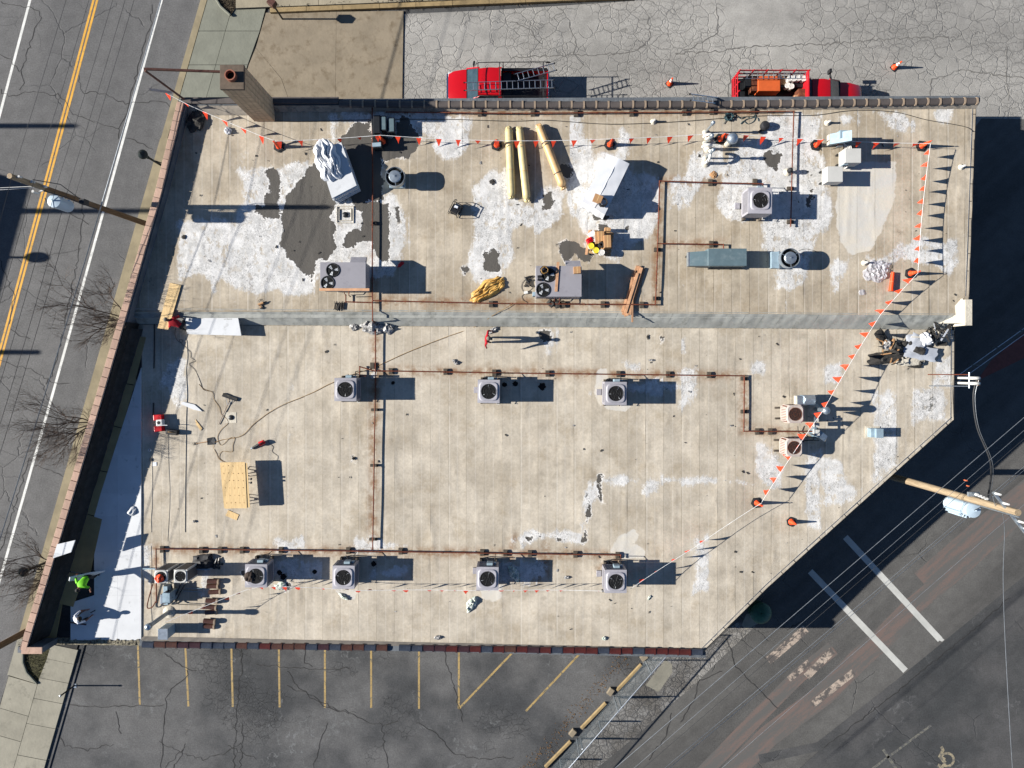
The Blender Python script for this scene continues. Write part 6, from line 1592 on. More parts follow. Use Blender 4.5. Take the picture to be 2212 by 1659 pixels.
# dark pieces near the pole of the flag line at the north parapet
c = at(818, 300, U)
t = thing('roof_scrap_box', 'long black metal box leaning by the rusty main pipe at the second cone', 'metal box', (c.x - .02, c.y + .12, U), R(4))
MB().box(-.22, -.75, .02, .22, .75, .5).build('body', M_DARKMET, t, bevel=.02); MB().box(-.24, -.7, .5, .2, -.5, .58).build('hasp', M_GALVP, t)
c = at(813, 262, U)
for i, (dx, dy, w, l, h) in enumerate(((814, 268, .34, .9, .75), (828, 266, .3, .75, .7), (845, 270, .34, .75, .62))):
    c = at(dx, dy, U + h)
    t = thing('duct_stub', ('tall dark sheet-metal duct stub below the north parapet, next to the rusty main pipe', 'dark sheet-metal duct stub in the middle of the three below the north parapet', 'dark duct stub with a bright edge, right one of three below the north parapet')[i], 'duct', (c.x, c.y, U), R(1), 'dark duct stubs below the north parapet')
    MB().box(-w / 2, -l / 2, 0, w / 2, l / 2, h).build('casing', M_DARKMET, t, bevel=.01); MB().box(-w / 2 + .04, -l / 2 + .05, h, w / 2 - .04, l / 2 - .05, h + .012).build('lid', M_TEAL if i else M_DARKMET, t); MB().box(w / 2 - .02, -l / 2, .05, w / 2 + .012, l / 2, h * .9).build('side_flange', M_GALV, t)
# teal rope tangle, black cap, long cable
pts = [(1563, 268), (1570, 258), (1575, 252), (1582, 262), (1590, 250), (1600, 257), (1612, 252), (1622, 256), (1632, 248), (1628, 262), (1615, 268), (1606, 262), (1600, 268), (1612, 258), (1634, 254), (1638, 262)]
cord('tangled teal rope lying by the north parapet', pts, M_CORDT, U, .016, 'rope', 'rope')
c = at(1574, 253, U); t = thing('rope_coil', 'tight knot of teal rope at the left end of the tangle', 'rope', (c.x, c.y, U)); coil(MB(), (0, 0, 0), .19, 6, .02, .018, jit=.07).build('coil_turns', M_CORDT, t, smooth=60)
c = at(1654, 270, U + .25)
t = thing('vent_hood', 'black hooded vent lying on its side right of the teal rope', 'vent hood', (c.x, c.y, U), R(40)); MB().lathe([(.22, 0), (.24, .2), (.16, .32), (.001, .34)], (0, 0, 0), 16).build('hood', M_RUBBER, t, smooth=40); MB().cb((-.3, -.05, .06), (.22, .12, .12)).build('tab', M_RUBBER, t, bevel=.02)
cord('long black cable snaking along the north side of the upper roof', [(556, 261), (640, 263), (700, 262), (800, 259), (960, 258), (1106, 262), (1180, 260), (1300, 268), (1390, 267), (1480, 262), (1560, 256), (1659, 250), (1760, 249), (1840, 239), (1930, 242), (2000, 259), (2060, 269), (2090, 276), (2101, 284)], M_CORDB, U, .016, 'cable', 'cable')
# white crumpled bag, small litter
def litter(label, dx, dy, base, s, m, seed, h=.12, a=0, group=None, s2=None, name='scrap', cat='scrap'):
    c = at(dx, dy, base); return solo(crumple(10, 10, s, s2 or s, h, seed, 5 / max(.3, s), .4), name, m, label, cat, (c.x, c.y, base + .006), a, group, smooth=35)
litter('crumpled white plastic bag near the top left corner of the upper roof', 493, 283, U, .42, M_TARPW, 3, .22, name='plastic_bag', cat='bag')
litter('black sheet of felt slumped in the top left corner of the roof', 424, 262, U + .02, 1.0, M_FELT, 31, .3, R(-25), s2=1.25, name='felt_sheet', cat='felt')
litter('scrap of black felt on the patch of white coating left of the rolls', 1063, 393, U, .3, M_FELT, 5, .05)
litter('small black square of felt on the white coating at the left', 397, 512, U, .24, M_FELT, 7, .03)
litter('red twist of cord beside the left rooftop unit shadow', 866, 571, U, .2, M_RED, 8, .05, R(-50), s2=.5)
litter('torn cardboard scrap on the white coating below the goose necks', 1541, 378, U, .42, M_CARD, 12, .06)
litter('crumpled torn foil heap by the rusty main pipe at the step, left piece', 765, 704, L, .5, M_FOIL, 14, .16)
litter('long crumpled heap of torn foil under the rusty main pipe at the step', 806, 706, L, 1.7, M_FOIL, 15, .34, R(-8), s2=.8, name='foil_heap')
litter('torn foil scrap right of the rusty main pipe at the step', 838, 707, L, .75, M_FOIL, 16, .24, R(30))
litter('grey torn rag beside the standing man in red', 1065, 713, L, .62, M_FOIL, 17, .14, R(35), s2=.25)
litter('crumpled white rag below the standing man in red', 984, 782, L, .42, M_FOIL, 18, .12, R(-40), s2=.24)
litter('crumpled pale green felt below the third bottom condenser', 1019, 1304, L, 1.0, M_GREENF, 20, .22, R(60), s2=.5)
litter('crumpled pale green felt below the second bottom condenser', 742, 1288, L, .7, M_GREENF, 21, .14, R(-35), s2=.22)
litter('torn pale felt flap between the two left bottom condensers', 606, 1265, L, .75, M_GREENF, 22, .12, R(10), s2=.45)
litter('small crumpled pale scrap near the south tiles, left of the green felt', 946, 1377, L, .42, M_FOIL, 24, .1, R(15), s2=.26)
litter('small pale green scrap near the south tiles at the right', 1305, 1379, L, .24, M_GREENF, 25, .1)
litter('pale green sliver lying right of the last bottom condenser', 1402, 1291, L, .34, M_GREENF, 26, .05, R(62), s2=.12)
litter('torn green felt beside the third bottom condenser in its shadow', 1110, 1238, L, 1.05, M_GREENF, 27, .2, R(-60), s2=.5)
litter('small rag between the third and fourth bottom condensers', 1224, 1247, L, .34, M_FOIL, 28, .1, R(10), s2=.18)
litter('small grey stone-like scrap above the third plywood seam', 764, 990, L, .2, M_FELT, 29, .08)
litter('white scrap by the small sign of paper near the middle roof', 1407, 778, L, .34, M_FOIL, 30, .05, s2=.14)
litter('pair of small dark scraps below the lumber pile', 1399, 728, L, .12, M_FELT, 33, .04, s2=.3)
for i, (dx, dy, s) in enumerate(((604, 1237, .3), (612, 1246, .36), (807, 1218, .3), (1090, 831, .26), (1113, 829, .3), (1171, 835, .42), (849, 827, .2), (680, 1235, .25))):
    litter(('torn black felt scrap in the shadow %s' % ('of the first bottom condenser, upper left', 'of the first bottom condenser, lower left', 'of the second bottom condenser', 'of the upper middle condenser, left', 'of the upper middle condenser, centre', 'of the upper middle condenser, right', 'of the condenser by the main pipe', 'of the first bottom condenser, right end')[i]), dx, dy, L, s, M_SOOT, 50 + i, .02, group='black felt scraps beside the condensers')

# debris heap
dz = thing('debris_heap', 'heap of torn black felt and bent silver sheets at the right roof edge', 'debris heap', at(1950, 742, L))
def dpiece(cx_, cy_, sx, sy, a, m, z, seed, h=.1, fr=3, edge=.12, tilt=(0, 0), name='scrap_sheet'):
    o = crumple(9, 9, sx, sy, h, seed, fr, edge).build(name, m, dz, smooth=30); c = at(cx_, cy_, L)
    o.location = (c.x - dz.location.x, c.y - dz.location.y, z); o.rotation_euler = (tilt[0], tilt[1], R(a))
dpiece(1913, 770, 2.1, .62, 9, M_FELT, .16, 71, .2); dpiece(1912, 777, 2.1, .4, 10, M_FELT, .1, 72, .18, tilt=(.25, 0)); dpiece(1899, 728, .62, .85, 38, M_FELT, .2, 73, .08, tilt=(.1, .25)); dpiece(1925, 750, .95, .65, -25, M_FELT, .24, 74, .3)
dpiece(1908, 745, .55, .42, 60, M_FOIL, .35, 75, .24, 6); dpiece(1917, 744, .2, .62, -25, M_CARD, .42, 76, .08); dpiece(1952, 743, .62, .3, 12, M_FELT, .2, 77, .22); dpiece(1957, 772, 1.6, .22, 6, M_FLASHW, .08, 78, .08)
dpiece(1982, 762, 1.75, .72, -10, M_SILV, .2, 79, .07, 1.2, .04); dpiece(1972, 742, .85, .95, -28, M_SILV, .3, 80, .1, 1.2, .04); dpiece(1961, 735, .5, .62, 4, M_SILV, .26, 81, .05, 1, .03); dpiece(1978, 757, .65, .4, -20, M_FELT, .32, 82, .12)
dpiece(1989, 733, .55, .7, 20, M_TARPW, .42, 83, .3, 5); dpiece(1968, 781, 1.3, .42, 3, M_FLASHW, .12, 84, .1, 1.2, .05); dpiece(1945, 781, .8, .3, 12, M_FLASHW, .1, 85, .1); dpiece(1974, 792, .7, .16, -3, M_FELT, .06, 86, .1); dpiece(1986, 784, .3, .3, 0, M_FELT, .08, 87, .14); dpiece(2032, 743, .6, .2, 2, M_FELT, .12, 88, .1)
for i in range(34):
    a = rnd.uniform(0, math.pi); l = rnd.uniform(.3, .95); c = at(2012 + rnd.gauss(0, 11), 722 + rnd.gauss(0, 8), L) - dz.location; z = rnd.uniform(.06, .55); d = Vector((math.cos(a), math.sin(a), rnd.uniform(-.25, .25))) * l / 2; m = Vector((c.x, c.y, z))
    MB().beam(m - d, m + d, rnd.uniform(.03, .09), rnd.uniform(.01, .03)).build('strip_scrap', rnd.choice((M_FELT, M_FELT, M_FELT, M_DARKMET, M_SILV, M_FLASHW)), dz)
for i in range(10):
    c = at(rnd.uniform(1895, 1945), rnd.uniform(735, 785), L) - dz.location; a = rnd.uniform(0, 3.1); l = rnd.uniform(.2, .6); d = Vector((math.cos(a), math.sin(a), rnd.uniform(-.2, .2))) * l / 2; m = Vector((c.x, c.y, rnd.uniform(.2, .5)))
    MB().beam(m - d, m + d, .06, .02).build('strip_scrap', rnd.choice((M_FELT, M_FLASHW, M_CARD)), dz)

# kneeling man's sheets: plywood across the step, white boards
a, b_, c_, d_ = [at(*p, U + .06) for p in ((367, 611), (392, 620), (374, 700), (341, 711))]
p4 = [at(*p, h) for p, h in (((367, 611), U + .05), ((391, 616), U + .05), ((364, 712), U + .02), ((341, 709), U + .02))]
cc = sum(p4, Vector()) / 4
t = thing('plywood_sheet', 'narrow plywood sheet under the kneeling man, spanning the step between the roofs', 'plywood', (cc.x, cc.y, U + .02))
mb = MB(); vs = [(p.x - cc.x, p.y - cc.y, z) for z in (.012, .03) for p in p4]; mb.add(vs, [(0, 1, 2, 3), (7, 6, 5, 4), (0, 4, 5, 1), (1, 5, 6, 2), (2, 6, 7, 3), (3, 7, 4, 0)]); mb.build('panel', M_PLY, t)
b = MB()
for i in range(3):
    for j in range(3): q_ = p4[0].lerp(p4[1], .2 + .3 * j).lerp(p4[3].lerp(p4[2], .2 + .3 * j), .2 + .3 * i); b.cyl((q_.x - cc.x, q_.y - cc.y, .029), (q_.x - cc.x, q_.y - cc.y, .032), .022, n=6)
b.build('knot', M_CARD, t)
for i, cs_ in enumerate((((390, 666.5), (500, 667.5), (508, 690), (395, 690)), ((394, 672), (512, 674), (521, 725), (408, 722)))):
    z = L + .42 + .09 * i; p4 = [at(*p, z) for p in cs_]; cc = sum(p4, Vector()) / 4
    t = thing('insulation_sheet', ('white insulation board at the back of the pile beside the kneeling man', 'white insulation board on top of the pile beside the kneeling man')[i], 'insulation board', (cc.x, cc.y, z - .08), 0, 'white boards beside the kneeling man')
    MB().prism([(p.x - cc.x, p.y - cc.y) for p in p4], 0, .08).build('board', M_WHITEB, t)
    if i:
        b = MB()
        for k in range(9): b.box(.6 + k * .05, .18, .0805, .6 + k * .05 + rnd.uniform(.015, .035), .18 + rnd.uniform(.04, .09), .081)
        for k in range(5): b.box(-.75 + k * .05, .22, .0805, -.75 + k * .05 + .03, .22 + rnd.uniform(.05, .09), .081)
        b.build('print_mark', M_FLASH, t)
for i in range(4):
    z = L + .05 + .09 * i; p4 = [at(*p, z) for p in ((393, 671), (510, 673), (519, 724), (406, 721))]; cc = sum(p4, Vector()) / 4
    t = thing('insulation_sheet', 'white insulation board in the pile beside the kneeling man, %s from the bottom' % ('lowest', 'second', 'third', 'fourth')[i], 'insulation board', (cc.x, cc.y, z), 0, 'white boards beside the kneeling man'); MB().prism([(p.x - cc.x, p.y - cc.y) for p in p4], 0, .085).build('board', M_WHITEB, t)

# plywood sheets on sawhorses
tz = L + .74
p4 = [at(*p, tz) for p in ((475, 999), (529, 998), (533.5, 1098), (484, 1098))]; cc = sum(p4, Vector()) / 4
t = thing('plywood_sheet', 'large plywood sheet laid on sawhorses as a work table', 'plywood', (cc.x, cc.y, tz - .02))
def plyp(p4, cc, z0): 
    mb = MB(); mb.add([(p.x - cc.x, p.y - cc.y, z) for z in (z0, z0 + .018) for p in p4], [(0, 1, 2, 3), (7, 6, 5, 4), (0, 4, 5, 1), (1, 5, 6, 2), (2, 6, 7, 3), (3, 7, 4, 0)]); return mb
plyp(p4, cc, 0).build('panel', M_PLY, t)
b = MB()
for i in range(6):
    for j in range(5): q_ = p4[0].lerp(p4[1], .12 + .19 * j).lerp(p4[3].lerp(p4[2], .12 + .19 * j), .08 + .16 * i); b.cyl((q_.x - cc.x + rnd.uniform(-.03, .03), q_.y - cc.y + rnd.uniform(-.03, .03), .017), (q_.x - cc.x, q_.y - cc.y, .0195), .018, n=6)
b.build('knot', M_CARD, t)
p5 = [at(*p, tz - .03) for p in ((480, 1003), (534, 1000), (540, 1096), (487, 1099))]; c5 = sum(p5, Vector()) / 4
t = thing('plywood_sheet', 'lower plywood sheet peeping out under the one on the sawhorses', 'plywood', (c5.x, c5.y, tz - .042)); plyp(p5, c5, 0).build('panel', M_PLY, t)
for yy, lab in ((at(0, 1018, L).y, 'black folding sawhorse under the upper end of the plywood table'), (at(0, 1078, L).y, 'black folding sawhorse under the lower end of the plywood table')):
    t = thing('sawhorse', lab, 'sawhorse', (cc.x, yy, L), 0, 'sawhorses under the plywood')
    MB().cb((0, 0, .66), (1.15, .09, .07)).build('top_rail', M_BLACK, t, bevel=.01)
    for sx in (-.5, .5):
        for sy in (-1, 1): MB().beam((sx, sy * .04, .66), (sx + .05 * (1 if sx > 0 else -1), sy * .26, 0), .05, .03).build('leg', M_BLACK, t)
for k, dy in enumerate((1034, 1042)):
    c = at(538, dy, L + .55); t = thing('clamp', ('upper', 'lower')[k] + ' black clamp gripping the right edge of the plywood table', 'clamp', (c.x, c.y, tz - .07), 0, 'clamps on the plywood table'); MB().beam((-.05, 0, 0), (.2, 0, 0), .035, .03).build('bar', M_BLACK, t); MB().box(.12, -.05, -.08, .18, .05, .05).build('jaw', M_BLACK, t, bevel=.01)
def plate(label, cs_, base, th, m, name='board_offcut', cat='offcut', group=None):
    p4 = [at(*p, base + th) for p in cs_]; cc = sum(p4, Vector()) / len(p4)
    return solo(MB().prism([(p.x - cc.x, p.y - cc.y) for p in p4], 0, th), name, m, label, cat, (cc.x, cc.y, base), 0, group)
plate('small plywood offcut below the plywood table', ((493, 1102), (516, 1112), (511, 1124), (487, 1114)), L, .02, M_PLY)
plate('long white pointed board offcut lying above the broom', ((392, 869), (396, 868), (420, 874), (437, 889), (418, 885), (391, 873)), L, .05, M_WHITEB)
plate('plywood sliver lying between the red vacuum and the broom', ((422, 906), (437, 926), (433, 930), (424, 918)), L, .02, M_PLY)
plate('white paper square beside the left edge of the old skin', ((330, 999), (338, 998), (338, 1006), (330, 1007)), L, .01, M_PAPER, 'paper_scrap', 'paper')
plate('small dark pad above the white paper square', ((323, 990), (328, 990), (329, 996), (324, 997)), L, .03, M_BLACK, 'rubber_pad', 'pad')
c = at(324, 972, L); solo(MB().lathe([(.09, 0), (.09, .05), (.05, .05), (.05, 0)], (0, 0, 0), 8, closed=True), 'tape_roll', M_WHITEPVC, 'white tape roll near the left edge of the old skin', 'tape roll', (c.x, c.y, L))
plate('white board leaning over the clay coping of the street parapet', ((123, 1176), (162, 1167), (153, 1193), (114, 1206)), HP + .06, .06, M_WHITEB, 'insulation_sheet', 'insulation board')
plate('white wedge of board on the brown fibreboards left of the man in hi-vis', ((125, 1196 + 0), (153, 1207), (149, 1215), (120, 1205)), L + .09, .05, M_WHITEB)
bpy.data.objects[-1] if 0 else None
c = at(285, 1104, L + .08)
t = thing('dust_sheet_scrap', 'curled white scrap lying on the new white boards at the shadow edge', 'scrap', (c.x, c.y, L + .07), R(-30)); crumple(10, 10, .42, .5, .16, 91, 3, .2).build('sheet', M_WHITEB, t, smooth=40)
c = at(418, 1125, L); litter('small curl of white trim on the old skin left of the plywood offcut', 420, 1126, L, .16, M_FOIL, 92, .08)

# red vacuum / cooler, tool bag, broom, shovel, blower
c = at(343, 913, L + .3)
t = thing('red_toolbox_cart', 'red and white portable machine standing at the shadow edge on the left', 'machine', (c.x, c.y, L), R(4))
MB().box(-.28, .12, 0, .16, .42, .3).build('red_case', M_RED, t, bevel=.03); MB().box(-.26, -.46, 0, .16, -.18, .34).build('red_case', M_RED, t, bevel=.03); MB().box(-.12, -.18, .05, .2, .16, .36).build('white_housing', M_WHITEPVC, t, bevel=.03); MB().lathe([(.09, .361), (.08, .33), (.001, .32)], (.03, 0, 0), 14).build('dark_opening', M_BLACK, t); MB().beam((.05, -.12, .4), (.5, -.16, .42), .03, .03).build('handle', M_REFL, t)
c = at(371, 934, L + .25)
t = thing('tool_bag', 'long black tool bag lying beside the red and white machine', 'tool bag', (c.x, c.y, L), R(-6)); MB().box(-.33, -.13, 0, .3, .13, .26).build('bag', M_RUBBER, t, bevel=.06); MB().tube([(-.2, 0, .25), (-.15, .02, .36), (.1, .02, .36), (.15, 0, .25)], .018, 6).build('strap', M_CORDO, t, smooth=60); MB().box(.15, -.1, .24, .28, .1, .3).build('pocket', M_FELT, t, bevel=.02)
a, b_ = at(497, 863, L + .05), at(472, 917, L + .05); d = b_ - a
t = thing('broom', 'push broom with a wide black head lying on the lower roof', 'broom', (a.x, a.y, L), math.atan2(d.y, d.x)); MB().cyl((0, 0, .06), (d.length, 0, .03), .018, n=8).build('handle', M_STEELBR, t); MB().cb((-.06, -.06, .05), (.1, .82, .06), R(5)).build('head', M_BLACK, t, bevel=.008); MB().cb((-.14, -.06, .045), (.12, .8, .08), R(5)).build('bristles', M_FELT, t)
b = MB(); b.beam((0, -.25, .06), (.32, 0, .06), .015, .015); b.beam((0, .15, .06), (.32, 0, .06), .015, .015); b.build('brace', M_GALV, t)
a, b_ = at(462, 952, L), at(418, 958, L); d = b_ - a
t = thing('shovel', 'black-bladed shovel lying on the lower roof left of the cords', 'shovel', (a.x, a.y, L), math.atan2(d.y, d.x)); MB().add([(-.02, -.2, .03), (.34, -.18, .02), (.36, .18, .02), (-.02, .2, .03), (.16, 0, .005), (-.08, 0, .03)], [(0, 1, 4), (1, 2, 4), (2, 3, 4), (3, 5, 4), (5, 0, 4)]).build('blade', M_DARKMET, t); MB().cyl((.34, 0, .03), (.95, .02, .03), .017, n=7).build('shaft', M_CARD, t); MB().tube([(.93, .02, .03), (1.0, .08, .03), (1.1, .07, .03), (1.1, -.03, .03), (1.0, -.04, .03), (.93, .02, .03)], .016, 6).build('grip', M_BLACK, t)
a, b_ = at(577, 951, L), at(547, 967, L); d = b_ - a
t = thing('leaf_blower', 'red and black leaf blower lying on the lower roof above the plywood', 'blower', ((a.x + b_.x) / 2, (a.y + b_.y) / 2, L), math.atan2(d.y, d.x)); MB().cyl((-.3, 0, .14), (-.02, 0, .13), .11, .13, n=12).build('motor_body', M_RED, t, smooth=40, bevel=.01); MB().cyl((-.02, 0, .12), (.42, 0, .08), .075, .055, n=10).build('tube', M_DARKMET, t, smooth=40); MB().cyl((.42, 0, .08), (.52, 0, .07), .055, .05, n=10).build('nozzle', M_GALV, t); MB().tube([(-.25, 0, .24), (-.18, 0, .3), (-.02, 0, .29), (.02, 0, .2)], .02, 6).build('handle', M_BLACK, t)
amber = M_CORDO
cord('long amber extension cord running from the upper roof to the plywood table', [(1106, 661), (1075, 678), (1028, 705), (990, 719), (953, 732), (878, 762), (828, 785), (800, 797), (770, 806), (713, 829), (680, 846), (650, 859), (600, 880), (553, 912), (527, 938), (507, 946), (480, 950), (462, 957)], amber, L, .012, z=[.78, .74] + [0] * 16)
cord('amber extension cord looping above the shovel', [(430, 830), (440, 840), (459, 848), (462, 862), (474, 880), (478, 895), (490, 905), (492, 915), (478, 928), (470, 945), (478, 962), (497, 946), (507, 946), (503, 962), (501, 976), (480, 975), (474, 990), (490, 1000)], M_CORDO, L)
cord('amber cord from the shovel towards the plywood', [(462, 957), (461, 966), (468, 980), (472, 990), (482, 998)], M_CORDO, L)
cord('black lead curling beside the kneeling man', [(380, 708), (378, 722), (383, 735), (392, 740), (395, 735), (388, 734), (392, 742), (410, 760), (412, 772), (422, 780), (408, 786), (420, 798), (427, 810), (434, 828), (440, 842), (459, 846)], M_CORDB, L)
cord('thin dark lead trailing from the red leaf blower', [(578, 950), (582, 958), (590, 965), (588, 975), (596, 982), (600, 986), (598, 995)], M_CORDB, L, .008)
cord('black batten lying in the parapet shadow below the kneeling man', [(334, 698), (334, 740), (333, 796)], M_CORDB, L, .03, 'batten', 'batten')
cord('black batten lying in the shadow above the red and white machine', [(332, 870), (331, 905)], M_CORDB, L, .03, 'batten', 'batten')

# stacked coping tiles in a row near the bottom-left
tl = tile_mesh('stored_tile', .62, .25, GLAZE[1], M_TILE_NR); tl2 = tile_mesh('stored_tile', .62, .25, M_TILE_N, M_TILE_NR)
for i, (dx, dy, a) in enumerate(((459, 1257, -2), (458, 1268, 0), (463, 1281, 3), (456, 1299, -3), (454, 1312, -5), (455, 1325, 4), (451, 1343, -4), (450, 1354, -3))):
    for k in range(2 if i in (0, 3, 6) else 1):
        c = at(dx, dy, L + .14 + k * .12)
        o = link('stored_tile', tl if (i + k) % 3 else tl2); o.location = (c.x - .32, c.y, L + .002 + k * .11); o.rotation_euler = (0, 0, R(a + 180 * (k == 5)))
        tag(o, 'stored brown coping tile near the bottom-left ducts, %s of its column, %s layer' % (('top', 'second', 'third', 'fourth', 'fifth', 'sixth', 'seventh', 'last')[i], 'upper' if k else 'lower'), 'roof tile', 'stored coping tiles')

# bottom-left corner plant: two small white heat pumps on stands, ducts, flue
def heatpump(label, dx, dy, fan_kind, yaw):
    h = 1.25; c = at(dx, dy, L + h)
    t = thing('heat_pump', label, 'air conditioner', (c.x, c.y, L), 0, 'small white condensers at the bottom left')
    w = .66
    MB().box(-w / 2, -w / 2, .12, w / 2, w / 2, h - .03).build('coil', M_COIL, t)
    s = MB()
    for sx in (-1, 1):
        for sy in (-1, 1): s.cb((sx * (w / 2 - .03), sy * (w / 2 - .03), h / 2), (.08, .08, h - .04))
    for i in range(8): s.box(-w / 2 - .008, -w / 2 + .05 + i * .08, .15, -w / 2 + .004, -w / 2 + .07 + i * .08, h - .05); s.box(-w / 2 + .05 + i * .08, -w / 2 - .008, .15, -w / 2 + .07 + i * .08, -w / 2 + .004, h - .05)
    s.build('louvre', M_UNITW, t)
    r = .25; n = 28; vs = []
    for i in range(n):
        a = 2 * math.pi * i / n; ca, sa = math.cos(a), math.sin(a); kk = 1 / (abs(ca) ** 5 + abs(sa) ** 5) ** .2
        vs += [(r * ca, r * sa, h), ((w / 2 - .04) * ca * kk, (w / 2 - .04) * sa * kk, h + .012), (w / 2 * ca * kk * 1.02, w / 2 * sa * kk * 1.02, h - .02), (w / 2 * ca * kk * 1.02, w / 2 * sa * kk * 1.02, h - .08)]
    MB().add(vs, [(i * 4 + j, i * 4 + j + 1, ((i + 1) % n) * 4 + j + 1, ((i + 1) % n) * 4 + j) for i in range(n) for j in range(3)]).build('top_panel', M_UNITW, t, smooth=30)
    fan_parts(t, (0, 0), r, h, yaw=yaw)
heatpump('small white condenser with an orange vest lying on it, left of the pair', 347.5, 1246, 0, .2)
heatpump('small white condenser with a clear fan guard, right of the pair', 389.5, 1245, 0, .9)
c = at(344, 1250, L + 1.3); solo(crumple(14, 14, .5, .42, .16, 61, 4), 'safety_vest', M_ORANGE, 'bright orange vest thrown over the left small white condenser', 'vest', (c.x, c.y, L + 1.255), R(20), smooth=40)
c = at(352, 1296, L + .8)
t = thing('duct_vent', 'tall grey box vent with a rust patch below the two small white condensers', 'roof vent', (c.x + .15, c.y + .05, L))
MB().box(-.18, -.2, 0, .2, .3, .8).build('riser', M_GALVP, t, bevel=.01); MB().box(-.3, -.26, .45, -.181, .22, .8).build('hood', M_GALV, t, bevel=.008); MB().box(-.28, -.28, .5, -.1, -.201, .68).build('rust_plate', M_RUST2, t)
c = at(344, 1372, L + .9)
t = thing('duct_vent', 'tall blue-grey box vent in the bottom-left corner beside the flue', 'roof vent', (c.x + .12, c.y + .02, L))
MB().box(-.2, -.26, 0, .26, .26, .82).build('riser', M_GALVP, t, bevel=.01); MB().box(-.22, -.28, .8, .28, .28, .84).build('lid', M_GALV, t, bevel=.006)
vent_pipe('tall galvanised flue with a domed cap where the flag line starts at the bottom left', 365, 1322, L, 2.05, .11, .17)
b = thing('refrigerant_pipes', 'black and rust refrigerant lines looping below the two small white condensers', 'pipes', at(360, 1270, L))
for pts, m_, r_ in (([(345, 1258), (352, 1262), (366, 1262), (372, 1270), (370, 1290), (362, 1300), (352, 1306)], M_CORDB, .03), ([(330, 1262), (322, 1290), (318, 1312), (328, 1312), (336, 1300)], M_RUST, .03), ([(392, 1258), (380, 1285), (372, 1300), (362, 1306), (352, 1308)], M_CORDB, .035), ([(402, 1258), (388, 1282), (380, 1300), (386, 1304)], M_CORDB, .03), ([(384, 1305), (400, 1306), (435, 1307)], M_CORDB, .02)):
    q = [at(x, y, L + .18) - Vector(b.location) for x, y in pts]; MB().tube(spline(q, 5), r_, 7).build('pipe', m_, b, smooth=60)
c = at(375, 1277, L + .6); 
for dx, dy, m_ in ((369, 1268, M_GALVP), (370, 1290, M_GALVP)):
    v = at(dx, dy, L) - Vector(b.location); MB().box(v.x - .1, v.y - .2, .1, v.x + .12, v.y + .22, .6).build('disconnect_box', m_, b, bevel=.01)
c = at(374, 1278, L); solo(crumple(10, 10, .42, .6, .2, 62, 4), 'felt_bag', M_RUBBER, 'black bag hanging by the disconnect boxes below the small white condensers', 'bag', (c.x, c.y, L + .5), .4, smooth=40)
c = at(440, 1213, L); solo(crumple(12, 12, 1.1, .8, .3, 63, 3, .1), 'black_tarp', M_RUBBER, 'black tarp heap just below the bottom pipe at the left', 'tarp', (c.x, c.y, L + .01), .1, smooth=40)
tool('dark hand tool lying right of the black tarp heap', 466, 1219, L, 1.3, M_DARKMET, 1.3); tool('second dark tool lying right of the black tarp heap, farther right', 474, 1214, L, 1.5, M_DARKMET, 1.0)
t = solo(MB().beam((-1.6, 0, .12), (1.9, -.04, .12), .06, .06), 'strut_rail', M_GALVP, 'long grey strut rail above the two small white condensers', 'strut', at(377, 1227, L))
b = thing('hand_saw', 'white and grey saw scraps right of the small condensers', 'scrap', at(404, 1275, L)); MB().cb((.3, -.05, .04), (1.0, .02, .04), R(-3)).build('rail', M_GALVP, b); MB().cb((.35, .12, .04), (.9, .02, .04), R(-1)).build('rail', M_GALVP, b)

# grit, chips and leaves scattered over both roofs: too many to count
gr = MB()
for i in range(330):
    if rnd.random() < .5: x, y, z = rnd.uniform(-17, 23), rnd.uniform(3.4, 13), HU + .026
    else: x, y, z = rnd.uniform(-19, 21), rnd.uniform(-14, 2), HL + .026
    if z < HU and x > EL(y) - .3: continue
    a = rnd.uniform(0, 6.3); l = rnd.choice((.03, .04, .05, .08, .13)) * rnd.uniform(.7, 1.3); w = l * rnd.uniform(.3, .8); ca, sa = math.cos(a), math.sin(a)
    gr.add([(x, y, z), (x + l * ca, y + l * sa, z + .006), (x + l * ca - w * sa, y + l * sa + w * ca, z + .01), (x - w * sa * .6, y + w * ca * .8, z + .003)], [(0, 1, 2, 3)], 0 if rnd.random() < .7 else 1)
tag(gr.build('roof_grit', [M_FELT, M_FOIL]), kind='stuff')
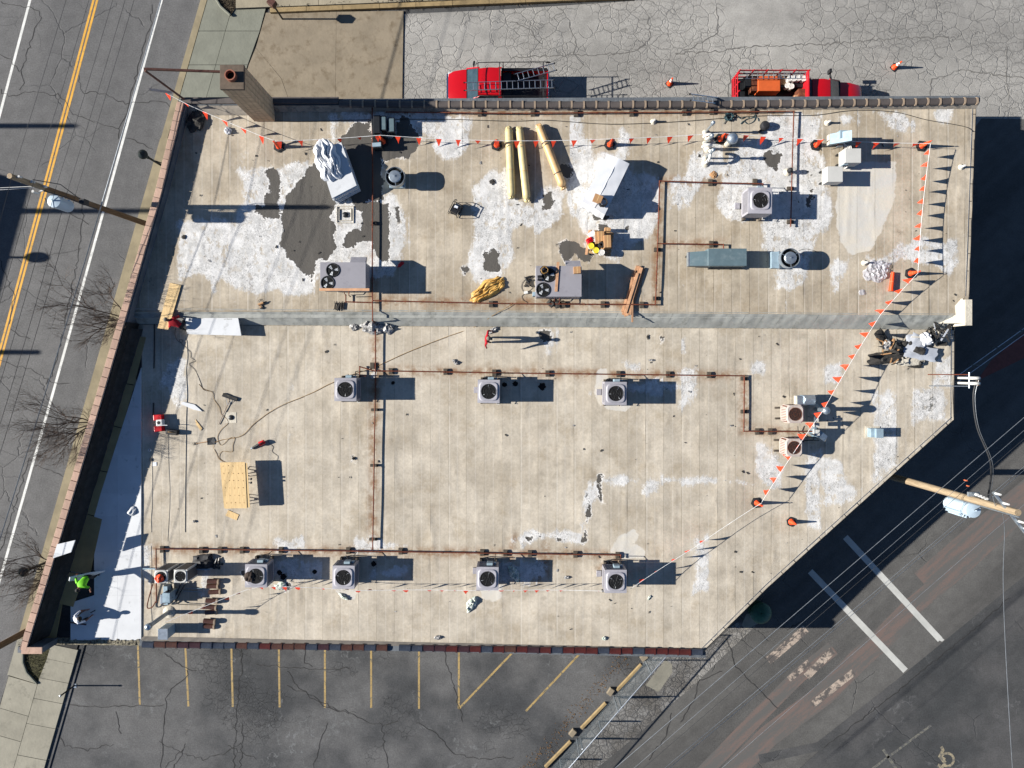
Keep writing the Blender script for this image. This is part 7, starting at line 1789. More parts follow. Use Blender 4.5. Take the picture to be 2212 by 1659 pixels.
# ------------------------------------------------------------------ cones, flag lines
cones = 'flag-line cones with black bases'
def cone(label, dx, dy, base, kind='hex', group=cones, h=.78, rot=None):
    c = at(dx, dy, base)
    t = thing('traffic_cone', label, 'cone', (c.x, c.y, base), rnd.uniform(0, 1.2) if rot is None else rot, group)
    n = {'hex': 6, 'sq': 4}.get(kind, 6); rb = .31 if kind == 'hex' else .27
    m = MB()
    pr = [(rb * math.cos(2 * math.pi * (i + .5) / n), rb * math.sin(2 * math.pi * (i + .5) / n)) for i in range(n)]
    m.prism(pr, 0, .045); 
    if kind == 'hex': m.prism([(x * .82, y * .82) for x, y in pr], .045, .07)
    m.build('base', M_RUBBER, t, bevel=.012)
    r0 = .125 if kind == 'hex' else .135; f = lambda z: lerp(r0, .035, (z - .05) / (h - .05))
    MB().lathe([(r0 * 1.25, .05), (r0 * 1.15, .075), (f(.1), .1), (f(h), h), (.001, h + .004)], (0, 0, 0), 18).build('body', M_ORANGE, t, smooth=50)
    for a, b in (((h * .5, h * .64), (h * .72, h * .82)) if kind == 'sq' else ((h * .42, h * .47), (h * .6, h * .64))):
        MB().lathe([(f(a) + .003, a), (f(b) + .003, b)], (0, 0, 0), 18, closed=True).build('band', M_REFL if kind == 'sq' else M_ORANGE2, t, smooth=50)
    if kind == 'hex': MB().tube([(-.035, 0, h), (-.05, 0, h + .07), (0, 0, h + .12), (.05, 0, h + .07), (.035, 0, h)], .016, 6).build('handle', M_ORANGE, t, smooth=60)
    return t
CP = [(603, 317, U, 'orange flag-line cone farthest left, above the white board stack'), (828, 307, U, 'orange flag-line cone by the rusty main pipe and the black metal box'), (1073, 314, U, 'orange flag-line cone just left of the pale wrapped rolls'), (1317, 313, U, 'orange flag-line cone between the wrapped rolls and the goose-neck vents'),
      (1555, 301, U, 'orange flag-line cone beside the silver domed flue'), (1762, 314, U, 'orange flag-line cone left of the elbow vent in the north-east'), (1990, 316, U, 'orange flag-line cone at the corner where the line turns down'), (1966, 591, U, 'orange flag-line cone near the clear plastic heap at the right edge'), (1634, 1086, L, 'orange flag-line cone on the lower roof below the rusty condensers')]
for dx, dy, b_, lab in CP: cone(lab, dx, dy, b_)
c_ = cone('worn orange cone without a flag line near the cut corner of the roof', 1709, 1127, L, 'plain', None, .62)
cone('orange road cone with white bands between the two red trucks', 1446, 181, 0.0, 'sq', 'road cones on the crazed asphalt', .8, R(45)); cone('orange road cone with white bands up the street beyond the stake truck', 1931, 146, 0.0, 'sq', 'road cones on the crazed asphalt', .8, R(47))
M_PEN = [M_FLAG]
pen = None
def flagline(label, pts, spacing=.74, fs=1.0, skip=0, sway=(-.03, -.24)):
    """white line with hanging red pennants, sagging between its supports"""
    P3 = [at(x, y, z) for x, y, z in pts]; o0 = Vector((P3[0].x, P3[0].y, P3[0].z - .8))
    root = thing('flag_line', label, 'flag line', o0)
    line_ = []; mb = MB()
    for a, b in zip(P3[:-1], P3[1:]):
        L_ = (b - a).length; n = max(4, int(L_ / .35))
        for i in range(n): t_ = i / n; q = a.lerp(b, t_); q.z -= .05 * math.sin(math.pi * t_) * min(L_, 9) / 2.4; line_.append(q)
    line_.append(P3[-1]); mb.tube([q - o0 for q in line_], .011, 5); mb.build('rope', M_ROPE, root)
    s = skip; acc = 0.0
    for a, b in zip(line_[:-1], line_[1:]):
        d = b - a; l = d.length; 
        while acc + l > s:
            q = a + d * ((s - acc) / l); dn = Vector((d.x, d.y, 0)).normalized(); w = .15 * fs * rnd.uniform(.85, 1.1); ln = .4 * fs * rnd.uniform(.9, 1.1)
            sw = Vector((-dn.y, dn.x, 0)) * rnd.uniform(-.06, .06) + Vector((*sway, 0)) * rnd.uniform(.3, 1.25); off_ = q - o0
            m_ = MB(); tw = rnd.uniform(-.03, .03)
            A, B_, T = off_ - dn * w, off_ + dn * w, off_ + sw + Vector((0, 0, -ln)); M1, M2 = A.lerp(T, .5) + Vector((tw, -tw, 0)), B_.lerp(T, .5) - Vector((tw, tw, 0))
            m_.add([A, B_, M1, M2, T], [(0, 1, 3, 2), (2, 3, 4)]); m_.build('pennant', M_FLAG, root); s += spacing * rnd.uniform(.9, 1.1)
        acc += l
    return root
hz = U + .86
flagline('red pennant line along the north side, from the corner frame to the corner cone', [(362, 203, 5.6), (410, 228, 5.55), (562, 293, hz - .1), (597, 305, hz), (822, 292, hz), (1073, 304, hz), (1317, 300, hz), (1562, 287, hz), (1779, 302, hz - .06), (2010, 310, hz)], .98)
flagline('red pennant line down the right side from the corner cone', [(2010, 311, hz), (1983, 589, hz)], .62, 1.05, skip=.4, sway=(-.08, 0))
flagline('red pennant line running diagonally across the lower roof past the rusty condensers', [(1983, 590, hz), (1902, 680, U + .55), (1780, 884, L + 1.4), (1646, 1084, L + .84)], .68, 1.2, skip=.5, sway=(-.16, .1))
flagline('slack line with a few pennants from the lowest cone to the last bottom condenser', [(1646, 1086, L + .84), (1500, 1183, L + .75), (1362, 1272, L + 1.2)], .95, 1.2, skip=3.6, sway=(-.1, -.16))
flagline('red pennant line along the bottom row of condensers to the corner flue', [(1308, 1277, L + 1.25), (1106, 1275, L + 1.0), (1030, 1276, L + 1.1), (770, 1276, L + 1.1), (640, 1268, L + 1.15), (560, 1268, L + 1.2), (530, 1275, L + 1.2), (358, 1344, L + 1.8)], .62, skip=.3)

# ------------------------------------------------------------------ people
def person(label, base, rz, J, top, legs, hairm, hair_cap=False, extra=None, group=None):
    """one skinned figure; J maps joint name -> (x, y, z) in metres about the feet"""
    t = thing('person', label, 'person', base, rz, group)
    names = ['pelvis', 'belly', 'chest', 'neck', 'head', 'crown', 'shl', 'ell', 'wrl', 'hal', 'shr', 'elr', 'wrr', 'har', 'hil', 'knl', 'anl', 'tol', 'hir', 'knr', 'anr', 'tor']
    edges = [('pelvis', 'belly'), ('belly', 'chest'), ('chest', 'neck'), ('neck', 'head'), ('head', 'crown'), ('chest', 'shl'), ('shl', 'ell'), ('ell', 'wrl'), ('wrl', 'hal'), ('chest', 'shr'), ('shr', 'elr'), ('elr', 'wrr'), ('wrr', 'har'),
             ('pelvis', 'hil'), ('hil', 'knl'), ('knl', 'anl'), ('anl', 'tol'), ('pelvis', 'hir'), ('hir', 'knr'), ('knr', 'anr'), ('anr', 'tor')]
    rad = dict(pelvis=(.16, .12), belly=(.16, .12), chest=(.175, .13), neck=(.062, .062), head=(.088, .1), crown=(.07, .08), shl=(.078, .078), shr=(.078, .078), ell=(.055, .055), elr=(.055, .055), wrl=(.036, .036), wrr=(.036, .036), hal=(.042, .022), har=(.042, .022),
               hil=(.1, .1), hir=(.1, .1), knl=(.068, .068), knr=(.068, .068), anl=(.052, .052), anr=(.052, .052), tol=(.045, .034), tor=(.045, .034))
    me = bpy.data.meshes.new('body'); me.from_pydata([J[n] for n in names], [(names.index(a), names.index(b)) for a, b in edges], [])
    o = bpy.data.objects.new('body_tmp', me); COL.objects.link(o)
    sk = o.modifiers.new('skin', 'SKIN'); sk.use_smooth_shade = True
    for i, n in enumerate(names): v = me.skin_vertices[0].data[i]; v.radius = rad[n]; v.use_root = (n == 'pelvis')
    ss = o.modifiers.new('sub', 'SUBSURF'); ss.levels = 2; ss.render_levels = 2
    dg = bpy.context.evaluated_depsgraph_get(); dg.update()
    bm = bmesh.new(); bm.from_mesh(o.evaluated_get(dg).to_mesh()); bpy.data.objects.remove(o)
    V = {k: Vector(v) for k, v in J.items()}
    # fingers: five short bent chains rooted inside each palm
    def finger(h, w, u, side, up_):
        d = (V[h] - V[w]).normalized(); s = d.cross(up_).normalized(); n = s.cross(d)
        for k, (of, ln) in enumerate(((-.028, .07), (-.009, .08), (.01, .075), (.027, .058), (.04 * side, .055))):
            b0 = V[h] + s * of * (1 if k < 4 else 0) - d * .01 + (s * side * .03 - d * .035 if k == 4 else Vector())
            dd = d if k < 4 else (d * .6 + s * side * .8).normalized()
            pts = [b0, b0 + dd * ln * .5 - n * .008, b0 + dd * ln - n * .03]
            mb = MB().tube(pts, .0095, 6, taper=.0065); vs = [bm.verts.new(p) for p in mb.v]
            for f in mb.f:
                try: bm.faces.new([vs[i] for i in f]).smooth = True
                except ValueError: pass
    finger('hal', 'wrl', 0, 1, Vector((0, 0, 1))); finger('har', 'wrr', 0, -1, Vector((0, 0, 1)))
    # face: nose, ears, brow line, set on the side the head looks to
    hd = V['head'].lerp(V['crown'], .35); up_ = (V['crown'] - V['neck']).normalized(); fw = V['face'] - (V['face'].dot(up_)) * up_; fw.normalize(); sd = up_.cross(fw)
    for p, r, q in ((hd + fw * .1 - up_ * .005, .018, 1.3), (hd + sd * .088 - up_ * .0, .022, 1.4), (hd - sd * .088, .022, 1.4), (hd + fw * .09 + sd * .034 + up_ * .02, .012, .8), (hd + fw * .09 - sd * .034 + up_ * .02, .012, .8), (hd + fw * .094 - up_ * .045, .02, .4)):
        mb = MB().ball(p, r, 8, sz=q); vs = [bm.verts.new(x) for x in mb.v]
        for f in mb.f:
            try: bm.faces.new([vs[i] for i in f]).smooth = True
            except ValueError: pass
    me2 = bpy.data.meshes.new('body'); bm.to_mesh(me2); bm.free()
    for m in (M_SKIN, top[0], legs, M_BOOT): me2.materials.append(m)
    seg = [(a, b) for a, b in edges]
    sleeve = top[1]
    mid = {}
    for a, b in seg:
        if {a, b} & {'tol', 'tor'}: k = 3
        elif a in ('hil', 'hir', 'knl', 'knr') or b in ('hil', 'hir'): k = 2
        elif {a, b} & {'crown'} or (a, b) == ('neck', 'head'): k = 0
        elif b in ('hal', 'har'): k = 0
        elif b in ('wrl', 'wrr'): k = 1 if sleeve == 'long' else 0
        else: k = 1
        mid[(a, b)] = k
    for p in me2.polygons:
        c = p.center; best = (9, 0)
        for a, b in seg:
            A, B_ = V[a], V[b]; e = B_ - A; tt = max(0, min(1, (c - A).dot(e) / max(1e-9, e.dot(e)))); d = (c - (A + e * tt)).length
            if d < best[0]: best = (d, mid[(a, b)] if not ((a, b) == ('pelvis', 'belly') and tt < .25) else 2)
        p.material_index = best[1]
    link('body', me2, t)
    hc = MB(); q = up_.to_track_quat('Z', 'Y').to_matrix()
    hc.lathe([(.105, -.03), (.112, .02), (.1, .07), (.07, .105), (.03, .12), (.001, .123)], hd - fw * .012, 16, q=q)
    hc.build('cap' if hair_cap else 'hair', hairm, t, smooth=60)
    if hair_cap: MB().cb(hd + fw * .13 + up_ * .045, (.1, .13, .014), math.atan2(fw.y, fw.x)).build('cap_peak', hairm, t, bevel=.005)
    if extra: extra(t, V)
    return t
def stand():
    return dict(pelvis=(0, 0, .95), belly=(0, 0, 1.1), chest=(0, 0, 1.34), neck=(.03, 0, 1.5), head=(.06, 0, 1.6), crown=(.07, 0, 1.7), face=(1, 0, 0),
                shl=(0, .19, 1.42), ell=(.02, .3, 1.16), wrl=(.12, .33, .94), hal=(.16, .33, .86), shr=(0, -.19, 1.42), elr=(0, -.27, 1.15), wrr=(.08, -.28, .92), har=(.1, -.28, .84),
                hil=(0, .1, .92), knl=(.02, .11, .5), anl=(0, .12, .1), tol=(.16, .13, .04), hir=(0, -.1, .92), knr=(.05, -.11, .5), anr=(.04, -.13, .1), tor=(.2, -.14, .04))
# standing man in red: arms out to the sides, facing the right of the picture
J = stand(); J.update(ell=(-.02, .4, 1.2), wrl=(.18, .42, 1.1), hal=(.25, .38, 1.08), elr=(-.05, -.34, 1.16), wrr=(.0, -.46, .96), har=(.02, -.5, .88), head=(.08, 0, 1.58), crown=(.1, 0, 1.68), chest=(.02, 0, 1.34))
fb_ = at(1054.5, 733.5, L)
person('person in a red hoodie and dark trousers standing alone on the lower roof', (fb_.x, fb_.y, L + .004), R(-8), J, (M_JREDA, 'long'), M_DENIM, M_CAPG, True)
# kneeling man in red on the plywood: torso bent forward to the left, one hand with a saw
J = dict(pelvis=(-.32, 0, .5), belly=(-.16, 0, .58), chest=(.1, .0, .68), neck=(.27, .02, .76), head=(.36, .03, .8), crown=(.44, .04, .84), face=(.6, .1, -1),
         shl=(.12, .2, .72), ell=(.2, .36, .5), wrl=(.34, .3, .28), hal=(.4, .26, .22), shr=(.12, -.19, .72), elr=(.02, -.34, .48), wrr=(.2, -.36, .25), har=(.27, -.36, .2),
         hil=(-.32, .11, .46), knl=(-.02, .16, .12), anl=(-.42, .18, .1), tol=(-.54, .18, .05), hir=(-.34, -.11, .46), knr=(-.1, -.2, .16), anr=(-.46, -.2, .1), tor=(-.58, -.2, .05))
fb_ = at(384, 698, L + .6)
def saw(t, V):
    b = MB(); b.box(-.16, -.07, 0, .16, .07, .16); o = b.build('saw_body', M_DARKMET, t, bevel=.02); o.location = (.3, -.46, .02); MB().cyl((.28, -.37, .1), (.28, -.355, .1), .11, n=20).build('saw_blade', M_GALV, t)
person('person in a red hoodie with dark tool belt kneeling over the narrow plywood sheet', (fb_.x, fb_.y, L + .28), R(152), J, (M_JREDA, 'long'), M_DENIM, M_CAPG, True, saw)
# bending man in hi-vis carrying a board
J = stand(); J.update(pelvis=(-.15, 0, .9), belly=(-.02, 0, 1.03), chest=(.22, 0, 1.18), neck=(.36, .0, 1.28), head=(.44, 0, 1.33), crown=(.52, 0, 1.38), face=(.6, 0, -1), shl=(.24, .2, 1.22), ell=(.25, .42, 1.12), wrl=(.3, .55, 1.25), hal=(.32, .6, 1.3), shr=(.24, -.2, 1.22), elr=(.1, -.42, 1.1), wrr=(-.02, -.5, 1.0), har=(-.06, -.52, .94), hil=(-.15, .1, .88), hir=(-.15, -.1, .88), knl=(.02, .12, .5), knr=(-.02, -.13, .48), anl=(-.1, .12, .1), anr=(-.12, -.14, .1), tol=(.06, .13, .04), tor=(.05, -.15, .04))
fb_ = at(212, 1238, L)
person('person in a hi-vis green shirt bending forward beside a raised white board', (fb_.x, fb_.y, L + .07), R(-112), J, (M_HIVIS, 'short'), M_DENIM, M_HAIR)
p4 = [(148, 1254, 1.1), (150, 1246, 1.5), (196, 1236, 1.15), (226, 1232, .75), (205, 1240, .2), (180, 1250, .35)]
P3 = [at(x, y, L + z) for x, y, z in p4]; cc = sum(P3, Vector()) / len(P3)
vs = [p - cc for p in P3] + [p - cc + Vector((.02, -.05, -.03)) for p in P3]
solo(MB().add(vs, [(0, 1, 2, 5), (2, 3, 4, 5), (11, 8, 7, 6), (11, 10, 9, 8)] + [(i, (i + 1) % 6, 6 + (i + 1) % 6, 6 + i) for i in range(6)]), 'insulation_sheet', M_WHITEB, 'bent white board held up by the person in hi-vis green', 'insulation board', cc)
# squatting man in a white shirt working with both hands
J = dict(pelvis=(-.28, 0, .34), belly=(-.2, 0, .48), chest=(-.02, 0, .68), neck=(.13, 0, .79), head=(.22, 0, .83), crown=(.3, 0, .88), face=(.7, 0, -1), shl=(-.0, .2, .72), ell=(.16, .3, .46), wrl=(.38, .22, .34), hal=(.46, .2, .3), shr=(.0, -.2, .72), elr=(.2, -.28, .46), wrr=(.42, -.18, .3), har=(.5, -.16, .26),
         hil=(-.28, .11, .34), knl=(.14, .22, .52), anl=(-.04, .2, .1), tol=(.14, .22, .04), hir=(-.28, -.11, .34), knr=(.12, -.22, .5), anr=(-.06, -.2, .1), tor=(.12, -.22, .04))
fb_ = at(186, 1326, L)
def driver(t, V):
    MB().cyl((.56, 0, .0), (.5, 0, .3), .025, n=8).build('screw_gun', M_BLACK, t); MB().box(-.3, -.2, .42, -.18, .2, .5).build('tool_belt', M_STEELBR, t, bevel=.02)
person('person in a white shirt and dark trousers squatting on the new white boards', (fb_.x, fb_.y, L + .07), R(22), J, (M_TEEW, 'short'), M_OLIVET, M_HAIR, False, driver)
a = at(150, 1350, L + .3); solo(MB().cb((0, 0, 0), (.9, .05, .05)), 'pry_bar', M_STEELBR, 'brown bar lying behind the squatting person in white', 'bar', (a.x + .3, a.y, L + .1), R(-8))

# ------------------------------------------------------------------ vehicles
def wheel(t, x, y, r=.4, w=.26):
    q = Vector((0, 1, 0)).to_track_quat('Z', 'X').to_matrix()
    o = MB().lathe([(r * .62, -w / 2), (r * .95, -w / 2), (r, -w * .3), (r, w * .3), (r * .95, w / 2), (r * .62, w / 2)], (0, 0, 0), 24, q=q, closed=True).build('wheel', M_TYRE, t, smooth=40); o.location = (x, y, r)
    MB().lathe([(.001, w * .3), (r * .3, w * .34), (r * .62, w * .42), (r * .62, -w * .42), (r * .3, -w * .34), (.001, -w * .3)], (0, 0, 0), 18, q=q).build('rim', M_RIM, o, smooth=40)
def ladder(label, a, b, za, zb, w=.42, n=14, group='aluminium ladders on the red pickup', base=0):
    A, B_ = at(*a, za), at(*b, zb); d = B_ - A; L_ = d.length
    t = thing('ladder', label, 'ladder', A, 0, group); s = Vector((-d.y, d.x, 0)).normalized() * w / 2
    for k in (-1, 1): MB().beam(s * k, d + s * k, .03, .075).build('rail', M_ALU, t)
    for i in range(n):
        q = d * ((i + .6) / n); MB().cyl(q - s, q + s, .017, n=7).build('rung', M_ALU, t)
    b_ = MB()
    for k in (-1, 1): b_.cb(s * k, (.08, .05, .09)); b_.cb(d + s * k, (.08, .05, .09))
    b_.build('foot', M_BLACK, t)
    return t
# red pickup with ladder rack, nose to the left
c = at(1076, 0, 1.0); PX, PY = at(966, 0, 1.05).x, at(0, 184.5, 1.1).y
t = thing('pickup_truck', 'red pickup truck with black ladder rack parked behind the north parapet', 'pickup truck', (PX + 2.9, PY, 0), R(180), 'red work trucks')
TL_ = 5.75; X0, X1 = -2.85, 2.9
W2 = .98
def hullstrip(mb, secs):
    """secs: list of (x, [(y, z)...]) half sections mirrored into a shell"""
    vs = []; k = None
    for x, hs in secs:
        ring = [(x, y, z) for y, z in hs] + [(x, -y, z) for y, z in hs[::-1]]
        k = len(ring); vs += ring
    fs = [(i * k + j, i * k + (j + 1) % k, (i + 1) * k + (j + 1) % k, (i + 1) * k + j) for i in range(len(secs) - 1) for j in range(k)]
    fs += [tuple(range(k - 1, -1, -1)), tuple(range((len(secs) - 1) * k, len(secs) * k))]
    return mb.add(vs, fs)
hood = [(1.44, [(.5, .5), (.97, .5), (1.0, .85), (.94, 1.1), (.6, 1.14), (.2, 1.15)]), (2.0, [(.5, .5), (.97, .5), (1.0, .8), (.92, 1.05), (.6, 1.12), (.2, 1.13)]), (2.5, [(.5, .5), (.94, .5), (.96, .75), (.86, 1.0), (.55, 1.08), (.2, 1.09)]), (2.84, [(.5, .52), (.8, .52), (.84, .72), (.72, .92), (.5, 1.0), (.2, 1.01)])]
hullstrip(MB(), hood).build('hood', M_CARRED, t, smooth=35)
cabl = [(-.12, [(.4, .45), (.96, .45), (1.0, .8), (.95, 1.12), (.3, 1.12)]), (1.46, [(.4, .45), (.96, .45), (1.0, .8), (.95, 1.12), (.3, 1.12)])]
hullstrip(MB(), cabl).build('cab_body', M_CARRED, t, smooth=35)
gh = [(-.1, [(.3, 1.12), (.92, 1.12), (.78, 1.6), (.3, 1.62)]), (1.04, [(.3, 1.12), (.92, 1.12), (.76, 1.6), (.3, 1.62)]), (1.74, [(.3, 1.13), (.9, 1.13), (.86, 1.16), (.3, 1.18)])]
hullstrip(MB(), gh).build('windscreen', M_GLASS, t)
rf = [(-.16, [(.3, 1.58), (.8, 1.56), (.76, 1.68), (.3, 1.72)]), (.5, [(.3, 1.6), (.8, 1.58), (.76, 1.72), (.3, 1.76)]), (1.1, [(.3, 1.58), (.77, 1.56), (.72, 1.66), (.3, 1.68)])]
hullstrip(MB(), rf).build('cab_roof', M_CARRED, t, smooth=35)
b = MB()
for s in (-1, 1): b.beam((1.04, s * .8, 1.6), (1.78, s * .94, 1.12), .07, .05); b.beam((-.12, s * .8, 1.6), (-.12, s * .95, 1.12), .2, .06)
b.build('pillar', M_CARRED, t)
b = MB(); b.box(-2.8, -.95, .6, -.2, .95, .66); b.build('bed_floor', M_DARKMET, t)
for s in (-1, 1):
    MB().side([(-2.82, .45), (-.2, .45), (-.2, 1.1), (-2.82, 1.1)], s * .9 - .07, s * .9 + .07).build('bed_side', M_CARRED, t, bevel=.02); MB().box(-2.8, s * .9 - .08, 1.1, -.2, s * .9 + .08, 1.13).build('bed_rail_cap', M_BLACK, t)
MB().box(-2.86, -.93, .5, -2.8, .93, 1.1).build('tailgate', M_CARRED, t, bevel=.015); MB().box(-.22, -.83, .6, -.17, .83, 1.12).build('bulkhead', M_CARRED, t)
MB().box(-2.95, -.92, .42, -2.83, .92, .6).build('rear_bumper', M_CHROME, t, bevel=.03); MB().box(2.8, -.88, .42, 2.98, .88, .66).build('front_bumper', M_CHROME, t, bevel=.05); MB().box(2.83, -.5, .66, 2.88, .5, .96).build('grille', M_CHROME, t, bevel=.01)
for s in (-1, 1):
    MB().box(2.62, s * .72 - .14, .72, 2.86, s * .72 + .14, .9).build('headlight', M_LAMP, t, bevel=.03); MB().box(-2.87, s * .86 - .07, .7, -2.82, s * .86 + .07, 1.0).build('tail_light', M_TAIL, t)
    m_ = MB(); m_.beam((1.4, s * .96, 1.15), (1.38, s * 1.08, 1.18), .06, .05); m_.cb((1.36, s * 1.2, 1.22), (.1, .22, .22), s * .2); m_.build('wing_mirror', M_BLACK, t, bevel=.02)
    MB().box(.1, s * .99 - .01, .9, .26, s * .99 + .012, .94).build('door_handle', M_BLACK, t); MB().box(-.05, s * .985 - .006, .5, 1.4, s * .985 + .008, 1.08).build('door', M_CARRED, t, bevel=.01)
    for x in (1.95, -1.75): wheel(t, x, s * .82)
b = MB(); zr = 1.95
for s in (-1, 1):
    b.tube([(1.25, s * .92, 1.62), (1.2, s * .92, 1.8), (1.05, s * .92, zr), (.3, s * .94, zr), (-2.9, s * .96, zr), (-2.95, s * .96, zr - .07), (-2.7, s * .94, zr - .08)], .025, 7)
    for x in (-.3, -2.55): b.cyl((x, s * .94, 1.1), (x, s * .95, zr), .025, n=8)
for x in (1.1, -.1, -2.55): b.cyl((x, -.95, zr), (x, .95, zr), .024, n=8)
b.build('ladder_rack', M_BLACK, t, smooth=50)
ta_ = MB(); ta_.box(-.75, -.8, .66, -.26, .8, 1.0); ta_.build('bed_toolbox', M_DARKMET, t, bevel=.02)
ladder('long aluminium ladder lying along the pickup rack', (1003, 187), (1197, 181), 2.03, 2.03, .43, 16)
ladder('shorter aluminium ladder lying crooked at the back of the pickup rack', (1113, 168), (1200, 144), 2.12, 2.08, .4, 8)

MB().box(1.69, -.88, 1.14, 1.8, .88, 1.165).build('cowl', M_BLACK, t); MB().beam((1.72, .5, 1.18), (1.35, -.2, 1.42), .02, .012).build('wiper', M_BLACK, t)
# red stake-bed truck, nose to the right
SX = at(1862, 0, 1.0).x; SY = at(0, 176, 1.0).y - 1.0
t = thing('stake_truck', 'red stake-bed truck loaded with an orange compressor and boxes behind the north parapet', 'truck', (SX - 3.5, SY, 0), 0, 'red work trucks')
hood = [(1.85, [(.5, .55), (.92, .55), (.98, .9), (.9, 1.2), (.5, 1.28), (.2, 1.29)]), (2.7, [(.5, .55), (.92, .55), (.96, .9), (.86, 1.16), (.5, 1.23), (.2, 1.24)]), (3.3, [(.5, .55), (.84, .55), (.86, .8), (.74, 1.08), (.45, 1.14), (.2, 1.15)]), (3.46, [(.5, .6), (.74, .6), (.76, .8), (.66, .98), (.45, 1.02), (.2, 1.03)])]
hullstrip(MB(), hood).build('hood', M_CARRED, t, smooth=35)
hullstrip(MB(), [(.15, [(.4, .5), (.94, .5), (.98, .9), (.93, 1.24), (.3, 1.24)]), (1.88, [(.4, .5), (.94, .5), (.98, .9), (.93, 1.24), (.3, 1.24)])]).build('cab_body', M_CARRED, t, smooth=35)
hullstrip(MB(), [(.18, [(.3, 1.24), (.9, 1.24), (.8, 1.78), (.3, 1.8)]), (1.35, [(.3, 1.24), (.9, 1.24), (.78, 1.78), (.3, 1.8)]), (2.05, [(.3, 1.25), (.9, 1.25), (.86, 1.28), (.3, 1.3)])]).build('windscreen', M_GLASS, t)
hullstrip(MB(), [(.3, [(.3, 1.76), (.82, 1.74), (.78, 1.86), (.3, 1.9)]), (.9, [(.3, 1.78), (.82, 1.76), (.78, 1.9), (.3, 1.94)]), (1.3, [(.3, 1.76), (.8, 1.74), (.74, 1.84), (.3, 1.86)])]).build('cab_roof', M_CARRED, t, smooth=35)
b = MB(); b.tube([(1.5, .75, 1.66), (1.7, .4, 1.5), (2.05, -.6, 1.32)], .014, 5); b.build('wiper', M_GALV, t)
b = MB()
for s in (-1, 1): b.beam((1.3, s * .8, 1.76), (2.08, s * .93, 1.25), .07, .05); b.beam((.2, s * .82, 1.78), (.18, s * .93, 1.24), .12, .06)
b.build('pillar', M_CARRED, t)
MB().box(1.98, -.9, 1.27, 2.12, .9, 1.3).build('cowl', M_BLACK, t); MB().box(3.42, -.8, .42, 3.56, .8, .66).build('front_bumper', M_CHROME, t, bevel=.04)
for s in (-1, 1):
    MB().box(3.2, s * .68 - .12, .76, 3.47, s * .68 + .12, .94).build('headlight', M_LAMP, t, bevel=.03)
    m_ = MB(); m_.beam((1.62, s * .94, 1.3), (1.5, s * 1.3, 1.42), .05, .05); m_.beam((1.62, s * .94, 1.15), (1.5, s * 1.3, 1.3), .03, .03); m_.cb((1.46, s * 1.38, 1.42), (.12, .22, .34), 0); m_.build('wing_mirror', M_BLACK, t, bevel=.02)
    MB().box(.3, s * .985 - .006, .6, 1.7, s * .985 + .008, 1.2).build('door', M_CARRED, t, bevel=.01); wheel(t, 2.55, s * .82)
    for y in (.95, .66): wheel(t, -2.0, s * y, .4, .24)
MB().box(-3.9, -1.18, .8, .02, 1.18, .93).build('flatbed', M_DARKMET, t)
SH = 2.15
for s in (-1, 1):
    for i in range(6): x = -3.85 + i * .77; MB().box(x - .035, s * 1.14 - .025, .93, x + .035, s * 1.14 + .025, SH + .08).build('stake', M_STAKE, t)
    for z in (1.2, 1.65, 2.08): MB().box(-3.88, s * 1.14 + s * .026 - .018, z - .05, 0, s * 1.14 + s * .026 + .018, z + .05).build('side_rail', M_STAKE, t)
for i in range(5): y = -1.0 + i * .5; MB().box(-3.92, y - .035, .93, -3.86, y + .035, SH + .03).build('stake', M_STAKE, t)
for z in (1.1, 1.35, 1.65, 2.0): MB().box(-3.955, -1.1, z - .05, -3.921, 1.1, z + .05).build('end_rail', M_STAKE, t)
MB().box(-.08, -1.14, .93, -.02, 1.14, SH + .05).build('headboard', M_STAKE, t)
sx, sy = t.location.x, t.location.y
def on_truck(dx, dy, z): v = at(dx, dy, z); return v
zb = .935
k = on_truck(1662, 176, 1.75); t2 = thing('air_compressor', 'orange box compressor standing at the back of the stake truck bed', 'compressor', (k.x, k.y - .1, zb)); MB().box(-.62, -.42, .12, .62, .42, .8).build('housing', M_COMP, t2, bevel=.03); MB().box(-.95, -.38, .15, -.621, .38, .7).build('radiator_end', M_RUST2, t2, bevel=.02); MB().box(.45, .2, .801, .6, .4, .83).build('hatch', M_RUST2, t2); MB().box(-.9, -.36, 0, .6, .36, .12).build('skid', M_DARKMET, t2)
ladder('blue-grey ladder lying flat along the far side of the stake truck bed', (1607, 164), (1745, 164), 1.92, 1.92, .3, 12, None)
k = on_truck(1741, 0, 1.7); t2 = thing('crate', 'large rust-brown box at the front of the stake truck bed', 'crate', (k.x + .0, SY - .35, zb)); MB().box(-.45, -.75, 0, .48, .62, .85).build('box_body', M_RUST2, t2, bevel=.01); MB().box(-.62, -.7, 0, -.455, .3, .75).build('side_board', M_LUMBER, t2); MB().box(-.4, -.7, .851, .43, .57, .86).build('lid', M_RUST2, t2)
t2 = thing('side_toolbox', 'low dark toolbox along the far rail of the stake truck bed', 'toolbox', (SX - 5.2, SY + .78, zb)); MB().box(-1.6, -.3, 0, 1.6, .3, .55).build('box_body', M_DARKMET, t2, bevel=.015); MB().box(-1.62, -.32, .55, 1.62, .32, .58).build('lid', M_DARKMET, t2)
for i, (dx, dy, lab) in enumerate(((1707, 168.5, 'white bucket by the far rail of the stake truck, left one'), (1716, 169, 'white bucket by the far rail of the stake truck, second from the left'), (1726, 168, 'cream bucket by the far rail of the stake truck'), (1737, 169, 'white bucket by the headboard of the stake truck'), (1702, 184, 'white bucket lower in the stake truck, left of the rust-brown box'), (1710, 186, 'white bucket lower in the stake truck touching the rust-brown box'))):
    bucket(lab, dx, dy, zb + (.585 if i < 4 else .3), .38, .15, M_WHITEPVC, group='buckets on the stake truck')
